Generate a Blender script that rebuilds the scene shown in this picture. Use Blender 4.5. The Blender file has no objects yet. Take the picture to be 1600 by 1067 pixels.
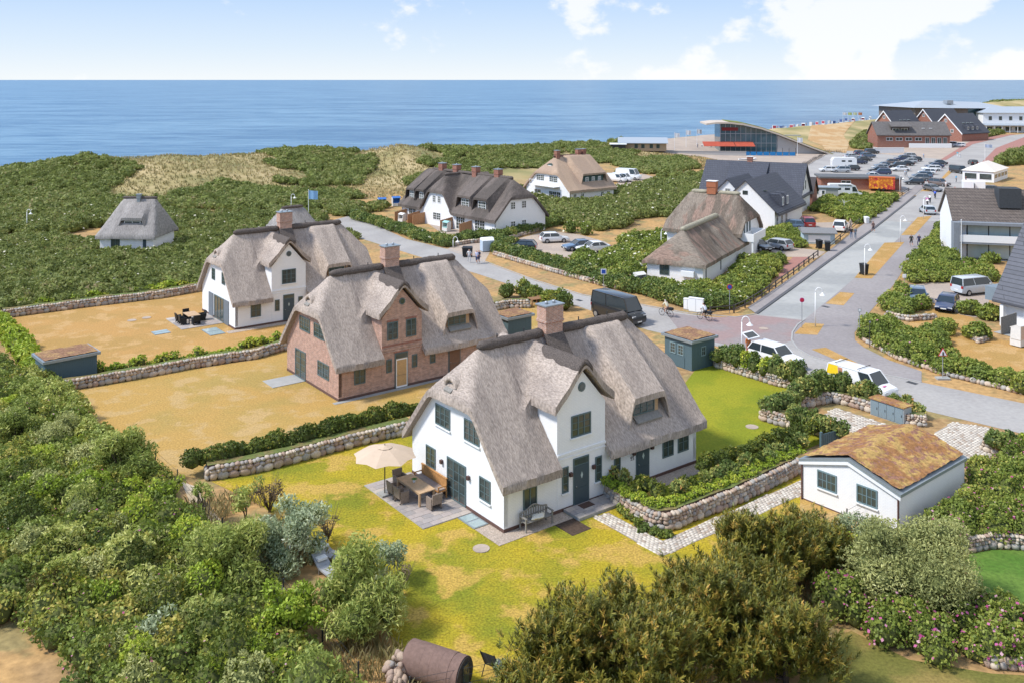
import bpy, bmesh, math, random
import numpy as np
from mathutils import Vector, Matrix
from mathutils.geometry import tessellate_polygon
# ---------------------------------------------------------------- camera, world, sun, exposure
SC = bpy.context.scene
COL = SC.collection
F, EYE, HOR = 1450.0, 23.0, 125.0          # focal length in photo pixels, eye height, horizon row
cam = bpy.data.cameras.new('camera'); camo = bpy.data.objects.new('camera', cam); COL.objects.link(camo)
camo.location = (0, 0, EYE); camo.rotation_euler = (math.radians(90), 0, 0)
cam.sensor_width = 36; cam.lens = F / 1600 * 36; cam.shift_y = -(533.5 - HOR) / 1600
cam.clip_start = 0.5; cam.clip_end = 120000
SC.camera = camo
SUN_AZ, SUN_EL = math.radians(-102), math.radians(50)     # azimuth measured from +Y towards +X
w = bpy.data.worlds.new('World'); SC.world = w; w.use_nodes = True
nt = w.node_tree; nt.nodes.clear()
wo = nt.nodes.new('ShaderNodeOutputWorld'); bg = nt.nodes.new('ShaderNodeBackground')
sky = nt.nodes.new('ShaderNodeTexSky'); sky.sky_type = 'NISHITA'; sky.sun_disc = False
sky.sun_elevation = SUN_EL; sky.sun_rotation = SUN_AZ; sky.altitude = 0; sky.air_density = 1.0; sky.dust_density = 0.0; sky.ozone_density = 3.0
bg.inputs['Strength'].default_value = 0.15
# clouds: white cumulus low in the west, thin veils higher up
tc = nt.nodes.new('ShaderNodeTexCoord')
sep = nt.nodes.new('ShaderNodeSeparateXYZ'); nt.links.new(tc.outputs['Generated'], sep.inputs[0])
def wmath(op, a, b=None, clamp=False):
    n = nt.nodes.new('ShaderNodeMath'); n.operation = op; n.use_clamp = clamp
    for i, v in enumerate((a, b)):
        if v is None: continue
        if isinstance(v, (int, float)): n.inputs[i].default_value = v
        else: nt.links.new(v, n.inputs[i])
    return n.outputs[0]
mp = nt.nodes.new('ShaderNodeMapping'); mp.inputs['Scale'].default_value = (10, 10, 15); mp.inputs['Location'].default_value = (5.6, 2.2, 0.8)
nt.links.new(tc.outputs['Generated'], mp.inputs[0])
n1 = nt.nodes.new('ShaderNodeTexNoise'); n1.inputs['Scale'].default_value = 1.0; n1.inputs['Detail'].default_value = 9; n1.inputs['Roughness'].default_value = 0.55
nt.links.new(mp.outputs[0], n1.inputs['Vector'])
n2 = nt.nodes.new('ShaderNodeTexNoise'); n2.inputs['Scale'].default_value = 2.2; n2.inputs['Detail'].default_value = 2
nt.links.new(tc.outputs['Generated'], n2.inputs['Vector'])
cov = wmath('ADD', n1.outputs['Fac'], wmath('MULTIPLY', wmath('SUBTRACT', n2.outputs['Fac'], 0.5), 0.55))
cov = wmath('ADD', cov, wmath('MULTIPLY', sep.outputs[0], .2)); cr = nt.nodes.new('ShaderNodeMapRange'); cr.inputs['From Min'].default_value = 0.50; cr.inputs['From Max'].default_value = 0.585; cr.interpolation_type = 'SMOOTHSTEP'
nt.links.new(cov, cr.inputs['Value'])
mx = nt.nodes.new('ShaderNodeMixRGB'); mx.inputs['Color2'].default_value = (3.55, 3.57, 3.6, 1)
nt.links.new(wmath('MULTIPLY', cr.outputs[0], 0.8), mx.inputs['Fac'])
hr = nt.nodes.new('ShaderNodeValToRGB'); e_ = hr.color_ramp.elements            # pale sea haze: white at the horizon, light blue above
e_[0].position, e_[0].color = 0.0, (.86, .915, .96, 1); e_[1].position, e_[1].color = .09, (.50, .68, .96, 1); e_.new(.035).color = (.70, .82, .96, 1)
nt.links.new(sep.outputs[2], hr.inputs[0])
hs = nt.nodes.new('ShaderNodeMixRGB'); hs.blend_type = 'MULTIPLY'; hs.inputs['Fac'].default_value = 1; hs.inputs['Color2'].default_value = (3.5, 3.5, 3.5, 1); nt.links.new(hr.outputs[0], hs.inputs['Color1'])
hz = nt.nodes.new('ShaderNodeMapRange'); hz.interpolation_type = 'SMOOTHSTEP'; hz.inputs['From Min'].default_value = .08; hz.inputs['From Max'].default_value = .40; hz.inputs['To Min'].default_value = .97; hz.inputs['To Max'].default_value = 0.0
nt.links.new(sep.outputs[2], hz.inputs['Value'])
hm = nt.nodes.new('ShaderNodeMixRGB'); nt.links.new(hs.outputs[0], hm.inputs['Color2'])
nt.links.new(hz.outputs[0], hm.inputs['Fac']); nt.links.new(sky.outputs[0], hm.inputs['Color1']); nt.links.new(hm.outputs[0], mx.inputs['Color1']); nt.links.new(mx.outputs[0], bg.inputs['Color']); nt.links.new(bg.outputs[0], wo.inputs['Surface'])
sun = bpy.data.lights.new('sun', 'SUN'); suno = bpy.data.objects.new('sun', sun); COL.objects.link(suno)
sun.energy = 2.4; sun.angle = math.radians(9); sun.color = (1.0, 0.95, 0.87)
sd = Vector((math.sin(SUN_AZ) * math.cos(SUN_EL), math.cos(SUN_AZ) * math.cos(SUN_EL), math.sin(SUN_EL)))
suno.rotation_euler = sd.to_track_quat('Z', 'Y').to_euler()
SC.view_settings.view_transform = 'Standard'; SC.view_settings.look = 'None'; SC.view_settings.gamma = 1.0
SC.view_settings.exposure = 0.95; SC.view_settings.use_curve_mapping = False
SC.render.engine = 'CYCLES'
cy = SC.cycles
cy.use_denoising = True; cy.max_bounces = 5; cy.diffuse_bounces = 3; cy.glossy_bounces = 2; cy.transmission_bounces = 2; cy.transparent_max_bounces = 4
try: cy.denoiser = 'OPENIMAGEDENOISE'; cy.denoising_input_passes = 'RGB_ALBEDO_NORMAL'
except Exception: pass
cy.caustics_reflective = cy.caustics_refractive = False
# ---------------------------------------------------------------- helpers
RNG = np.random.default_rng(7); random.seed(7)
def vnoise(x, y, s, seed=0):
    x = np.asarray(x, float) / s; y = np.asarray(y, float) / s
    xi = np.floor(x).astype(np.int64); yi = np.floor(y).astype(np.int64); fx = x - xi; fy = y - yi
    fx = fx * fx * (3 - 2 * fx); fy = fy * fy * (3 - 2 * fy)
    def h(a, b):
        n = (a * 374761393 + b * 668265263 + seed * 982451653) & 0x7fffffff
        n = ((n ^ (n >> 13)) * 1274126177) & 0x7fffffff
        return ((n ^ (n >> 16)) & 0xffff) / 65535.0
    return (h(xi, yi) * (1 - fx) + h(xi + 1, yi) * fx) * (1 - fy) + (h(xi, yi + 1) * (1 - fx) + h(xi + 1, yi + 1) * fx) * fy
# the coast: crest of dunes and bluff as world points (x, y, height)
CR = np.array([(px, d, EYE - (py - HOR) * d / F) for px, d, py in [(-900, 150, 300), (-100, 190, 270), (0, 195, 266), (70, 195, 260), (130, 200, 247), (220, 205, 249), (260, 205, 243), (320, 215, 247), (380, 220, 242), (480, 230, 235), (550, 235, 239), (620, 235, 227), (680, 240, 238), (740, 255, 236), (800, 270, 235), (850, 280, 228), (950, 300, 224), (1050, 325, 216), (1150, 350, 207), (1240, 370, 198), (1300, 385, 194), (1360, 410, 187), (1450, 450, 174), (1530, 500, 161), (1600, 520, 156), (1750, 545, 154), (2400, 600, 154)]])
CRX = (CR[:, 0] - 800) * CR[:, 1] / F; CRY = CR[:, 1]; CRZ = CR[:, 2]
def zt(X, Y):
    X = np.asarray(X, float); Y = np.asarray(Y, float); sh = X.shape; X = X.ravel(); Y = Y.ravel()
    best = np.full(X.shape, 1e9); zc = np.zeros(X.shape)
    for i in range(len(CRX) - 1):
        ax, ay, bx, by = CRX[i], CRY[i], CRX[i + 1], CRY[i + 1]; dx, dy = bx - ax, by - ay
        t = np.clip(((X - ax) * dx + (Y - ay) * dy) / (dx * dx + dy * dy), 0, 1)
        d = np.hypot(X - ax - t * dx, Y - ay - t * dy); m = d < best
        best[m] = d[m]; zc[m] = (CRZ[i] + t * (CRZ[i + 1] - CRZ[i]))[m]
    sea = Y > np.interp(X, CRX, CRY)
    wd = np.where(X < 10, 30.0, 24.0)
    fall = np.exp(-(best / wd) ** 2)
    hum = (vnoise(X, Y, 13, 3) - .5) * 2.4 + (vnoise(X, Y, 6, 4) - .5) * 1.0
    h = zc * fall + hum * fall * np.clip((60 - X) / 60, 0.15, 1) * np.clip(best / 8, 0, 1)
    h = np.where(fall < 0.02, h * (fall / 0.02) ** 2, h)
    h = np.where(fall < 0.004, 0.0, h)
    h = np.where(sea, np.maximum(zc - best * 0.75, -14), h)
    return h.reshape(sh)
def G(px, py, z=0.0):
    """photo pixel -> world ground point (x, y) at height z"""
    d = F * (EYE - z) / (py - HOR); return ((px - 800) * d / F, d)
def GT(px, py):
    """photo pixel -> point on the terrain"""
    z = 0.0
    for _ in range(25):
        x, y = G(px, py, z); z2 = float(zt(np.array([x]), np.array([y]))[0]); z += (max(z2, 0) - z) * 0.5
    x, y = G(px, py, z); return (x, y, z)
def GP(pts): return [G(*p) for p in pts]
def inpoly(X, Y, poly):
    r = np.zeros(X.shape, bool); n = len(poly)
    for i in range(n):
        x1, y1 = poly[i][:2]; x2, y2 = poly[(i + 1) % n][:2]
        c = ((y1 > Y) != (y2 > Y)); r ^= c & (X < (x2 - x1) * (Y - y1) / ((y2 - y1) if y2 != y1 else 1e-9) + x1)
    return r
class MB:
    def __init__(s): s.v = []; s.f = []; s.m = []; s.cur = 0; s.sm = []
    def add(s, vs, fs, smooth=False):
        o = len(s.v); s.v += [tuple(v) for v in vs]
        for f in fs: s.f.append([i + o for i in f]); s.m.append(s.cur); s.sm.append(smooth)
        return s
    def box(s, x0, x1, y0, y1, z0, z1, rot=0, piv=(0, 0)):
        vs = [(x, y, z) for z in (z0, z1) for y in (y0, y1) for x in (x0, x1)]
        if rot:
            c, n = math.cos(rot), math.sin(rot)
            vs = [(piv[0] + (x - piv[0]) * c - (y - piv[1]) * n, piv[1] + (x - piv[0]) * n + (y - piv[1]) * c, z) for x, y, z in vs]
        return s.add(vs, [(0, 2, 3, 1), (4, 5, 7, 6), (0, 1, 5, 4), (2, 6, 7, 3), (0, 4, 6, 2), (1, 3, 7, 5)])
    def bar(s, a, b, r, n=6, r2=None, cap=True):
        a, b = Vector(a), Vector(b); d = (b - a).normalized(); u = d.orthogonal().normalized(); v = d.cross(u); r2 = r if r2 is None else r2
        vs = []
        for p, rr in ((a, r), (b, r2)):
            for i in range(n):
                t = 2 * math.pi * i / n; vs.append(p + u * math.cos(t) * rr + v * math.sin(t) * rr)
        fs = [(i, (i + 1) % n, n + (i + 1) % n, n + i) for i in range(n)]
        if cap: fs += [tuple(range(n - 1, -1, -1)), tuple(range(n, 2 * n))]
        return s.add(vs, fs, n > 6)
    def tube(s, pts, r, n=6, rs=None):
        P = [Vector(p) for p in pts]; vs = []; u = None
        for i, p in enumerate(P):
            d = (P[min(i + 1, len(P) - 1)] - P[max(i - 1, 0)]).normalized()
            u = d.orthogonal().normalized() if u is None else (u - d * u.dot(d)).normalized()
            v = d.cross(u); rr = rs[i] if rs else r
            for k in range(n):
                t = 2 * math.pi * k / n; vs.append(p + u * math.cos(t) * rr + v * math.sin(t) * rr)
        fs = [(i * n + k, i * n + (k + 1) % n, (i + 1) * n + (k + 1) % n, (i + 1) * n + k) for i in range(len(P) - 1) for k in range(n)]
        fs += [tuple(range(n - 1, -1, -1)), tuple(range((len(P) - 1) * n, len(P) * n))]
        return s.add(vs, fs, True)
    def prism(s, poly, z0, z1):
        n = len(poly); a = sum(poly[i][0] * poly[(i + 1) % n][1] - poly[(i + 1) % n][0] * poly[i][1] for i in range(n))
        if a < 0: poly = poly[::-1]
        vs = [(p[0], p[1], z0) for p in poly] + [(p[0], p[1], z1) for p in poly]
        tri = tessellate_polygon([[Vector((p[0], p[1], 0)) for p in poly]])
        fs = [(i, (i + 1) % n, n + (i + 1) % n, n + i) for i in range(n)]
        for t in tri:
            q = [poly[i] for i in t]; ar = (q[1][0] - q[0][0]) * (q[2][1] - q[0][1]) - (q[2][0] - q[0][0]) * (q[1][1] - q[0][1])
            t = tuple(t) if ar > 0 else tuple(t)[::-1]
            fs.append(tuple(i + n for i in t)); fs.append(t[::-1])
        return s.add(vs, fs)
    def prof(s, pts, a0, a1, axis='y'):
        """extrude a closed outline (u,z) along an axis"""
        n = len(pts); T = (lambda u, a, z: (u, a, z)) if axis == 'y' else (lambda u, a, z: (a, u, z))
        vs = [T(u, a0, z) for u, z in pts] + [T(u, a1, z) for u, z in pts]
        return s.add(vs, [(i, (i + 1) % n, n + (i + 1) % n, n + i) for i in range(n)] + [tuple(range(n)), tuple(range(2 * n - 1, n - 1, -1))])
    def blob(s, c, r, seg=8, ring=5):
        vs = [(c[0], c[1], c[2] + r[2])]; fs = []
        for i in range(1, ring):
            p = math.pi * i / ring
            for k in range(seg):
                t = 2 * math.pi * k / seg; vs.append((c[0] + r[0] * math.sin(p) * math.cos(t), c[1] + r[1] * math.sin(p) * math.sin(t), c[2] + r[2] * math.cos(p)))
        vs.append((c[0], c[1], c[2] - r[2])); L = len(vs) - 1
        for k in range(seg):
            fs.append((0, 1 + k, 1 + (k + 1) % seg)); fs.append((L, 1 + (ring - 2) * seg + (k + 1) % seg, 1 + (ring - 2) * seg + k))
            for i in range(ring - 2):
                a = 1 + i * seg; b = a + seg; fs.append((a + k, b + k, b + (k + 1) % seg, a + (k + 1) % seg))
        return s.add(vs, fs, True)
    def mesh(s, name, mats, fix=True):
        me = bpy.data.meshes.new(name); me.from_pydata(s.v, [], s.f)
        for m in (mats if isinstance(mats, (list, tuple)) else [mats]): me.materials.append(m)
        me.polygons.foreach_set('material_index', s.m); me.polygons.foreach_set('use_smooth', s.sm)
        if fix:
            b = bmesh.new(); b.from_mesh(me); bmesh.ops.recalc_face_normals(b, faces=b.faces); b.to_mesh(me); b.free()
        me.update(); return me
    def build(s, name, mats, parent=None, loc=None, rz=0, fix=True):
        return put(name, s.mesh(name, mats, fix), parent, loc, rz)
def put(name, me, parent=None, loc=None, rz=0):
    o = bpy.data.objects.new(name, me); COL.objects.link(o)
    if parent is not None: o.parent = parent
    if loc is not None: o.location = loc
    if rz: o.rotation_euler = (0, 0, rz)
    return o
def tag(o, label, cat, group=None, kind=None):
    o['label'] = label; o['category'] = cat
    if group: o['group'] = group
    if kind: o['kind'] = kind
    return o
def thing(name, label, cat, loc=(0, 0, 0), rz=0, group=None):
    o = bpy.data.objects.new(name, None); COL.objects.link(o); o.location = loc; o.rotation_euler = (0, 0, rz); o.empty_display_size = .3
    return tag(o, label, cat, group)
def struct(o): o['kind'] = 'structure'; return o
def copy_tree(o, parent=None, loc=None, rz=None, label=None, group=None):
    c = o.copy(); COL.objects.link(c); c.parent = parent
    if loc is not None: c.location = loc
    if rz is not None: c.rotation_euler = (0, 0, rz)
    if label: c['label'] = label
    if group: c['group'] = group
    for ch in o.children: copy_tree(ch, c)
    return c
# ---------------------------------------------------------------- materials
MATS = {}
def mat(name, col, rough=.8, var=.12, scale=6.0, col2=None, scale2=.5, mixw=(.42, .58), bump=0.0, bscale=None, stretch=(1, 1, 1), spec=.3, metal=0.0, detail=5.0, col3=None, coat=0):
    """noise-varied principled material: fine brightness variation, optional second/third colour in larger patches"""
    if name in MATS: return MATS[name]
    m = bpy.data.materials.new(name); m.use_nodes = True; t = m.node_tree; b = t.nodes['Principled BSDF']
    b.inputs['Roughness'].default_value = rough; b.inputs['Specular IOR Level'].default_value = spec; b.inputs['Metallic'].default_value = metal
    if coat: b.inputs['Coat Weight'].default_value = coat; b.inputs['Coat Roughness'].default_value = .05
    tc = t.nodes.new('ShaderNodeTexCoord'); mpn = t.nodes.new('ShaderNodeMapping'); mpn.inputs['Scale'].default_value = stretch
    t.links.new(tc.outputs['Object'], mpn.inputs[0])
    def noise(sc, det=detail):
        n = t.nodes.new('ShaderNodeTexNoise'); n.inputs['Scale'].default_value = sc; n.inputs['Detail'].default_value = det; n.inputs['Roughness'].default_value = .6
        t.links.new(mpn.outputs[0], n.inputs['Vector']); return n.outputs['Fac']
    def ramp(fac, lo, hi):
        r = t.nodes.new('ShaderNodeMapRange'); r.interpolation_type = 'SMOOTHSTEP'; r.inputs['From Min'].default_value = lo; r.inputs['From Max'].default_value = hi
        t.links.new(fac, r.inputs['Value']); return r.outputs[0]
    def mix(fac, a, b2):
        x = t.nodes.new('ShaderNodeMixRGB'); t.links.new(fac, x.inputs['Fac'])
        for i, c in ((1, a), (2, b2)):
            if isinstance(c, tuple): x.inputs[i].default_value = (*c[:3], 1)
            else: t.links.new(c, x.inputs[i])
        return x.outputs[0]
    base = col
    if col2: base = mix(ramp(noise(scale2, 4), *mixw), col, col2)
    if col3: base = mix(ramp(noise(scale2 * 2.7, 3), .5, .62), base, col3)
    fine = noise(scale)
    hv = t.nodes.new('ShaderNodeMapRange'); hv.inputs['From Min'].default_value = .25; hv.inputs['From Max'].default_value = .75
    hv.inputs['To Min'].default_value = 1 - var; hv.inputs['To Max'].default_value = 1 + var; t.links.new(fine, hv.inputs['Value'])
    x = t.nodes.new('ShaderNodeMixRGB'); x.blend_type = 'MULTIPLY'; x.inputs['Fac'].default_value = 1
    if isinstance(base, tuple): x.inputs[1].default_value = (*base[:3], 1)
    else: t.links.new(base, x.inputs[1])
    t.links.new(hv.outputs[0], x.inputs[2]); t.links.new(x.outputs[0], b.inputs['Base Color'])
    if bump:
        bn = t.nodes.new('ShaderNodeBump'); bn.inputs['Strength'].default_value = bump; bn.inputs['Distance'].default_value = .05
        t.links.new(noise(bscale) if bscale else fine, bn.inputs['Height']); t.links.new(bn.outputs[0], b.inputs['Normal'])
    MATS[name] = m; return m
def brickmat(name, c1, c2, mortar, bw=.25, bh=.075, mort=.012, bump=.3, var=.1, rough=.85, rot=None):
    """brick or tile courses; u runs along the wall whichever way it faces (x+y), v is height"""
    if name in MATS: return MATS[name]
    m = mat(name, c1, rough=rough, var=var, scale=3.0); t = m.node_tree; b = t.nodes['Principled BSDF']
    tc = t.nodes.new('ShaderNodeTexCoord'); sp = t.nodes.new('ShaderNodeSeparateXYZ'); t.links.new(tc.outputs['Object'], sp.inputs[0])
    ad = t.nodes.new('ShaderNodeMath'); ad.operation = 'ADD'; t.links.new(sp.outputs[0], ad.inputs[0]); t.links.new(sp.outputs[1], ad.inputs[1])
    cb = t.nodes.new('ShaderNodeCombineXYZ'); t.links.new(ad.outputs[0], cb.inputs[0]); t.links.new(sp.outputs[2], cb.inputs[1])
    br = t.nodes.new('ShaderNodeTexBrick'); br.inputs['Scale'].default_value = 1; br.inputs['Brick Width'].default_value = bw; br.inputs['Row Height'].default_value = bh
    br.inputs['Mortar Size'].default_value = mort; br.inputs['Color1'].default_value = (*c1, 1); br.inputs['Color2'].default_value = (*c2, 1); br.inputs['Mortar'].default_value = (*mortar, 1)
    t.links.new(cb.outputs[0], br.inputs['Vector'])
    mul = [n for n in t.nodes if n.type == 'MIX_RGB' and n.blend_type == 'MULTIPLY'][0]; t.links.new(br.outputs['Color'], mul.inputs[1])
    bn = t.nodes.new('ShaderNodeBump'); bn.inputs['Strength'].default_value = bump; bn.inputs['Distance'].default_value = .02; bn.invert = True
    t.links.new(br.outputs['Fac'], bn.inputs['Height']); t.links.new(bn.outputs[0], b.inputs['Normal'])
    return m
def leafmat(name, stops, trans=.25, rough=.55):
    if name in MATS: return MATS[name]
    m = bpy.data.materials.new(name); m.use_nodes = True; t = m.node_tree; b = t.nodes['Principled BSDF']; o = t.nodes['Material Output']
    at = t.nodes.new('ShaderNodeAttribute'); at.attribute_name = 'rnd'
    rp = t.nodes.new('ShaderNodeValToRGB'); e = rp.color_ramp.elements
    e[0].position, e[0].color = stops[0][0], (*stops[0][1], 1); e[1].position, e[1].color = stops[-1][0], (*stops[-1][1], 1)
    for p, c in stops[1:-1]: n = e.new(p); n.color = (*c, 1)
    t.links.new(at.outputs['Fac'], rp.inputs[0]); t.links.new(rp.outputs[0], b.inputs['Base Color'])
    b.inputs['Roughness'].default_value = rough; b.inputs['Specular IOR Level'].default_value = .25
    tr = t.nodes.new('ShaderNodeBsdfTranslucent'); t.links.new(rp.outputs[0], tr.inputs[0])
    mxs = t.nodes.new('ShaderNodeMixShader'); mxs.inputs[0].default_value = trans
    t.links.new(b.outputs[0], mxs.inputs[1]); t.links.new(tr.outputs[0], mxs.inputs[2]); t.links.new(mxs.outputs[0], o.inputs['Surface'])
    MATS[name] = m; return m
M = {}
M['white_wall'] = brickmat('painted_brick_white', (.82, .82, .81), (.79, .79, .79), (.74, .74, .74), bump=.25, var=.03)
M['white'] = mat('white_paint', (.8, .8, .79), rough=.5, var=.03)
M['plinth'] = mat('plinth_brown', (.13, .075, .06), var=.15)
M['brick'] = brickmat('house_brick', (.50, .27, .19), (.33, .17, .125), (.48, .40, .34), bump=.4, var=.3)
M['brick_red'] = brickmat('red_brick', (.33, .115, .07), (.25, .085, .055), (.3, .22, .18), bump=.3, var=.2)
M['chimney_brick'] = brickmat('chimney_brick', (.50, .25, .16), (.34, .16, .11), (.5, .44, .38), bump=.4, var=.25)
M['thatch'] = mat('thatch_reed', (.42, .35, .295), rough=.95, var=.5, scale=15, col2=(.33, .275, .235), scale2=.5, bump=.9, bscale=22, detail=7, spec=.1, stretch=(1.25, .34, .3))
M['thatch_grey'] = mat('thatch_grey', (.33, .305, .285), rough=.95, var=.4, scale=9, col2=(.27, .25, .235), scale2=.35, bump=.9, bscale=14, detail=7, spec=.1, stretch=(1.25, .34, .3))
M['thatch_dark'] = mat('thatch_weathered', (.15, .125, .11), rough=.95, var=.4, scale=9, col2=(.10, .085, .075), scale2=.35, bump=.9, bscale=14, detail=7, spec=.1, stretch=(1.25, .34, .3))
M['thatch_old'] = mat('thatch_old', (.24, .20, .16), rough=.95, var=.45, scale=8, col2=(.15, .12, .095), scale2=.3, col3=(.26, .18, .14), bump=.9, bscale=12, detail=7, spec=.1, stretch=(1.25, .34, .3))
M['thatch_beige'] = mat('thatch_beige', (.44, .32, .23), rough=.95, var=.2, scale=9, col2=(.37, .27, .20), scale2=.3, bump=.6, bscale=14, detail=7, spec=.1, stretch=(1.25, .34, .3))
M['heather'] = mat('ridge_heather', (.125, .105, .093), rough=1, var=.6, scale=14, bump=1.0, bscale=25, detail=7, spec=.05)
M['frame'] = mat('window_frame_slate', (.10, .145, .15), rough=.45, var=.05)
M['door'] = mat('door_slate', (.06, .085, .10), rough=.4, var=.05)
M['slate_paint'] = mat('shed_slate_blue', (.085, .135, .155), rough=.55, var=.08, scale=8)
M['glass'] = mat('window_glass', (.06, .075, .07), rough=.06, var=.6, scale=1.2, spec=.7)
M['glass_pale'] = mat('window_glass_blinds', (.42, .50, .49), rough=.1, var=.12, scale=1.0, spec=.6)
M['glass_blue'] = mat('sea_glass', (.06, .12, .14), rough=.06, var=.3, scale=.4, spec=.8)
M['wood'] = mat('oak_wood', (.50, .335, .195), rough=.7, var=.2, scale=5, stretch=(1, 1, 6))
M['teak'] = mat('teak_honey', (.47, .235, .085), rough=.6, var=.2, scale=6)
M['wood_grey'] = mat('weathered_wood', (.25, .235, .21), rough=.85, var=.25, scale=9)
M['wood_dark'] = mat('dark_timber', (.07, .06, .055), rough=.8, var=.25, scale=6)
M['fence_tan'] = mat('tan_board', (.40, .22, .115), rough=.8, var=.2, scale=5)
M['zinc'] = mat('zinc_cap', (.30, .34, .36), rough=.45, var=.1, metal=.4)
M['metal_dark'] = mat('dark_metal', (.03, .033, .036), rough=.45, var=.1)
M['metal_grey'] = mat('galvanised', (.36, .38, .40), rough=.45, var=.08, metal=.5)
M['black'] = mat('black_plastic', (.018, .019, .02), rough=.5, var=.1)
M['soil'] = mat('soil', (.075, .05, .035), rough=1, var=.4, scale=7)
M['turf'] = mat('wall_turf', (.12, .15, .04), rough=1, var=.4, scale=5, col2=(.19, .15, .06), scale2=.8)
M['slate_tile'] = brickmat('slate_tiles', (.075, .08, .10), (.062, .067, .085), (.04, .043, .053), bw=.45, bh=.33, mort=.025, bump=.6, var=.12, rough=.6)
M['slate_tile2'] = brickmat('grey_tiles', (.105, .108, .125), (.09, .093, .108), (.05, .052, .06), bw=6.0, bh=.36, mort=.03, bump=.8, var=.12, rough=.55)
M['brown_tile'] = brickmat('brown_tiles', (.165, .135, .115), (.13, .105, .09), (.075, .062, .055), bw=.35, bh=.34, mort=.03, bump=.8, var=.25, rough=.75)
M['sedum'] = mat('sedum_roof', (.30, .145, .055), rough=1, var=.5, scale=5, col2=(.42, .27, .09), scale2=.9, col3=(.26, .13, .085), bump=1, bscale=9, detail=8)
M['stone'] = [mat('boulder_%d' % i, c, rough=.9, var=.3, scale=5, bump=.3, bscale=14) for i, c in enumerate([(.43, .32, .235), (.50, .405, .31), (.36, .26, .20), (.38, .355, .315), (.55, .46, .36), (.33, .295, .265)])]
# ---------------------------------------------------------------- terrain, sea, ground sheets
def gridmesh(name, xs, ys, zf, m, off=0):
    X, Y = np.meshgrid(xs, ys); Z = zf(X, Y) + off; nx, ny = len(xs), len(ys)
    co = np.stack([X.ravel(), Y.ravel(), Z.ravel()], 1)
    i = np.arange(nx * ny).reshape(ny, nx)
    q = np.stack([i[:-1, :-1].ravel(), i[:-1, 1:].ravel(), i[1:, 1:].ravel(), i[1:, :-1].ravel()], 1)
    me = fastmesh(name, co, q, [m]); me.polygons.foreach_set('use_smooth', np.ones(len(q), bool)); return put(name, me)
def fastmesh(name, co, quads, mats, mi=None, rnd=None):
    me = bpy.data.meshes.new(name); nf, k = quads.shape
    me.vertices.add(len(co)); me.vertices.foreach_set('co', np.ascontiguousarray(co, np.float32).ravel())
    me.loops.add(nf * k); me.loops.foreach_set('vertex_index', np.ascontiguousarray(quads, np.int32).ravel())
    me.polygons.add(nf); me.polygons.foreach_set('loop_start', np.arange(0, nf * k, k, dtype=np.int32))
    for m in mats: me.materials.append(m)
    if mi is not None: me.polygons.foreach_set('material_index', np.ascontiguousarray(mi, np.int32))
    if rnd is not None:
        a = me.attributes.new('rnd', 'FLOAT', 'FACE'); a.data.foreach_set('value', np.ascontiguousarray(rnd, np.float32))
    me.update(calc_edges=True); return me
M['ground'] = mat('dry_verge_grass', (.46, .275, .105), rough=1, var=.4, scale=2.2, col2=(.36, .225, .10), scale2=.12, col3=(.25, .20, .085), bump=.5, detail=8)
M['dune'] = mat('dune_grass', (.36, .285, .135), rough=1, var=.4, scale=.9, col2=(.20, .20, .085), scale2=.06, bump=.8, detail=8)
# terrain material: dry verge inland, marram dune where the ground rises
tm = mat('terrain', (.44, .265, .105), rough=1, var=.4, scale=2.0, col2=(.35, .22, .10), scale2=.12, col3=(.28, .215, .09), bump=.5, detail=8)
t_ = tm.node_tree; tb = t_.nodes['Principled BSDF']
ge = t_.nodes.new('ShaderNodeNewGeometry'); gs = t_.nodes.new('ShaderNodeSeparateXYZ'); t_.links.new(ge.outputs['Position'], gs.inputs[0])
gr = t_.nodes.new('ShaderNodeMapRange'); gr.inputs['From Min'].default_value = .15; gr.inputs['From Max'].default_value = 1.2; t_.links.new(gs.outputs[2], gr.inputs['Value'])
gn = t_.nodes.new('ShaderNodeTexNoise'); gn.inputs['Scale'].default_value = .09; gn.inputs['Detail'].default_value = 9; t_.links.new(ge.outputs['Position'], gn.inputs['Vector'])
grm = t_.nodes.new('ShaderNodeValToRGB'); e_ = grm.color_ramp.elements
e_[0].position, e_[0].color = .36, (.22, .21, .085, 1); e_[1].position, e_[1].color = .62, (.46, .36, .19, 1); en = e_.new(.48); en.color = (.33, .27, .12, 1)
t_.links.new(gn.outputs['Fac'], grm.inputs[0])
gm = t_.nodes.new('ShaderNodeMixRGB'); t_.links.new(gr.outputs[0], gm.inputs['Fac'])
src = tb.inputs['Base Color'].links[0].from_socket; t_.links.new(src, gm.inputs[1]); t_.links.new(grm.outputs[0], gm.inputs[2]); t_.links.new(gm.outputs[0], tb.inputs['Base Color'])
terr = struct(gridmesh('terrain', np.arange(-420, 760, 4.0), np.arange(8, 680, 4.0), zt, tm)); terr['label'] = 'dry grass ground rising to marram dunes along the coast'
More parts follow.
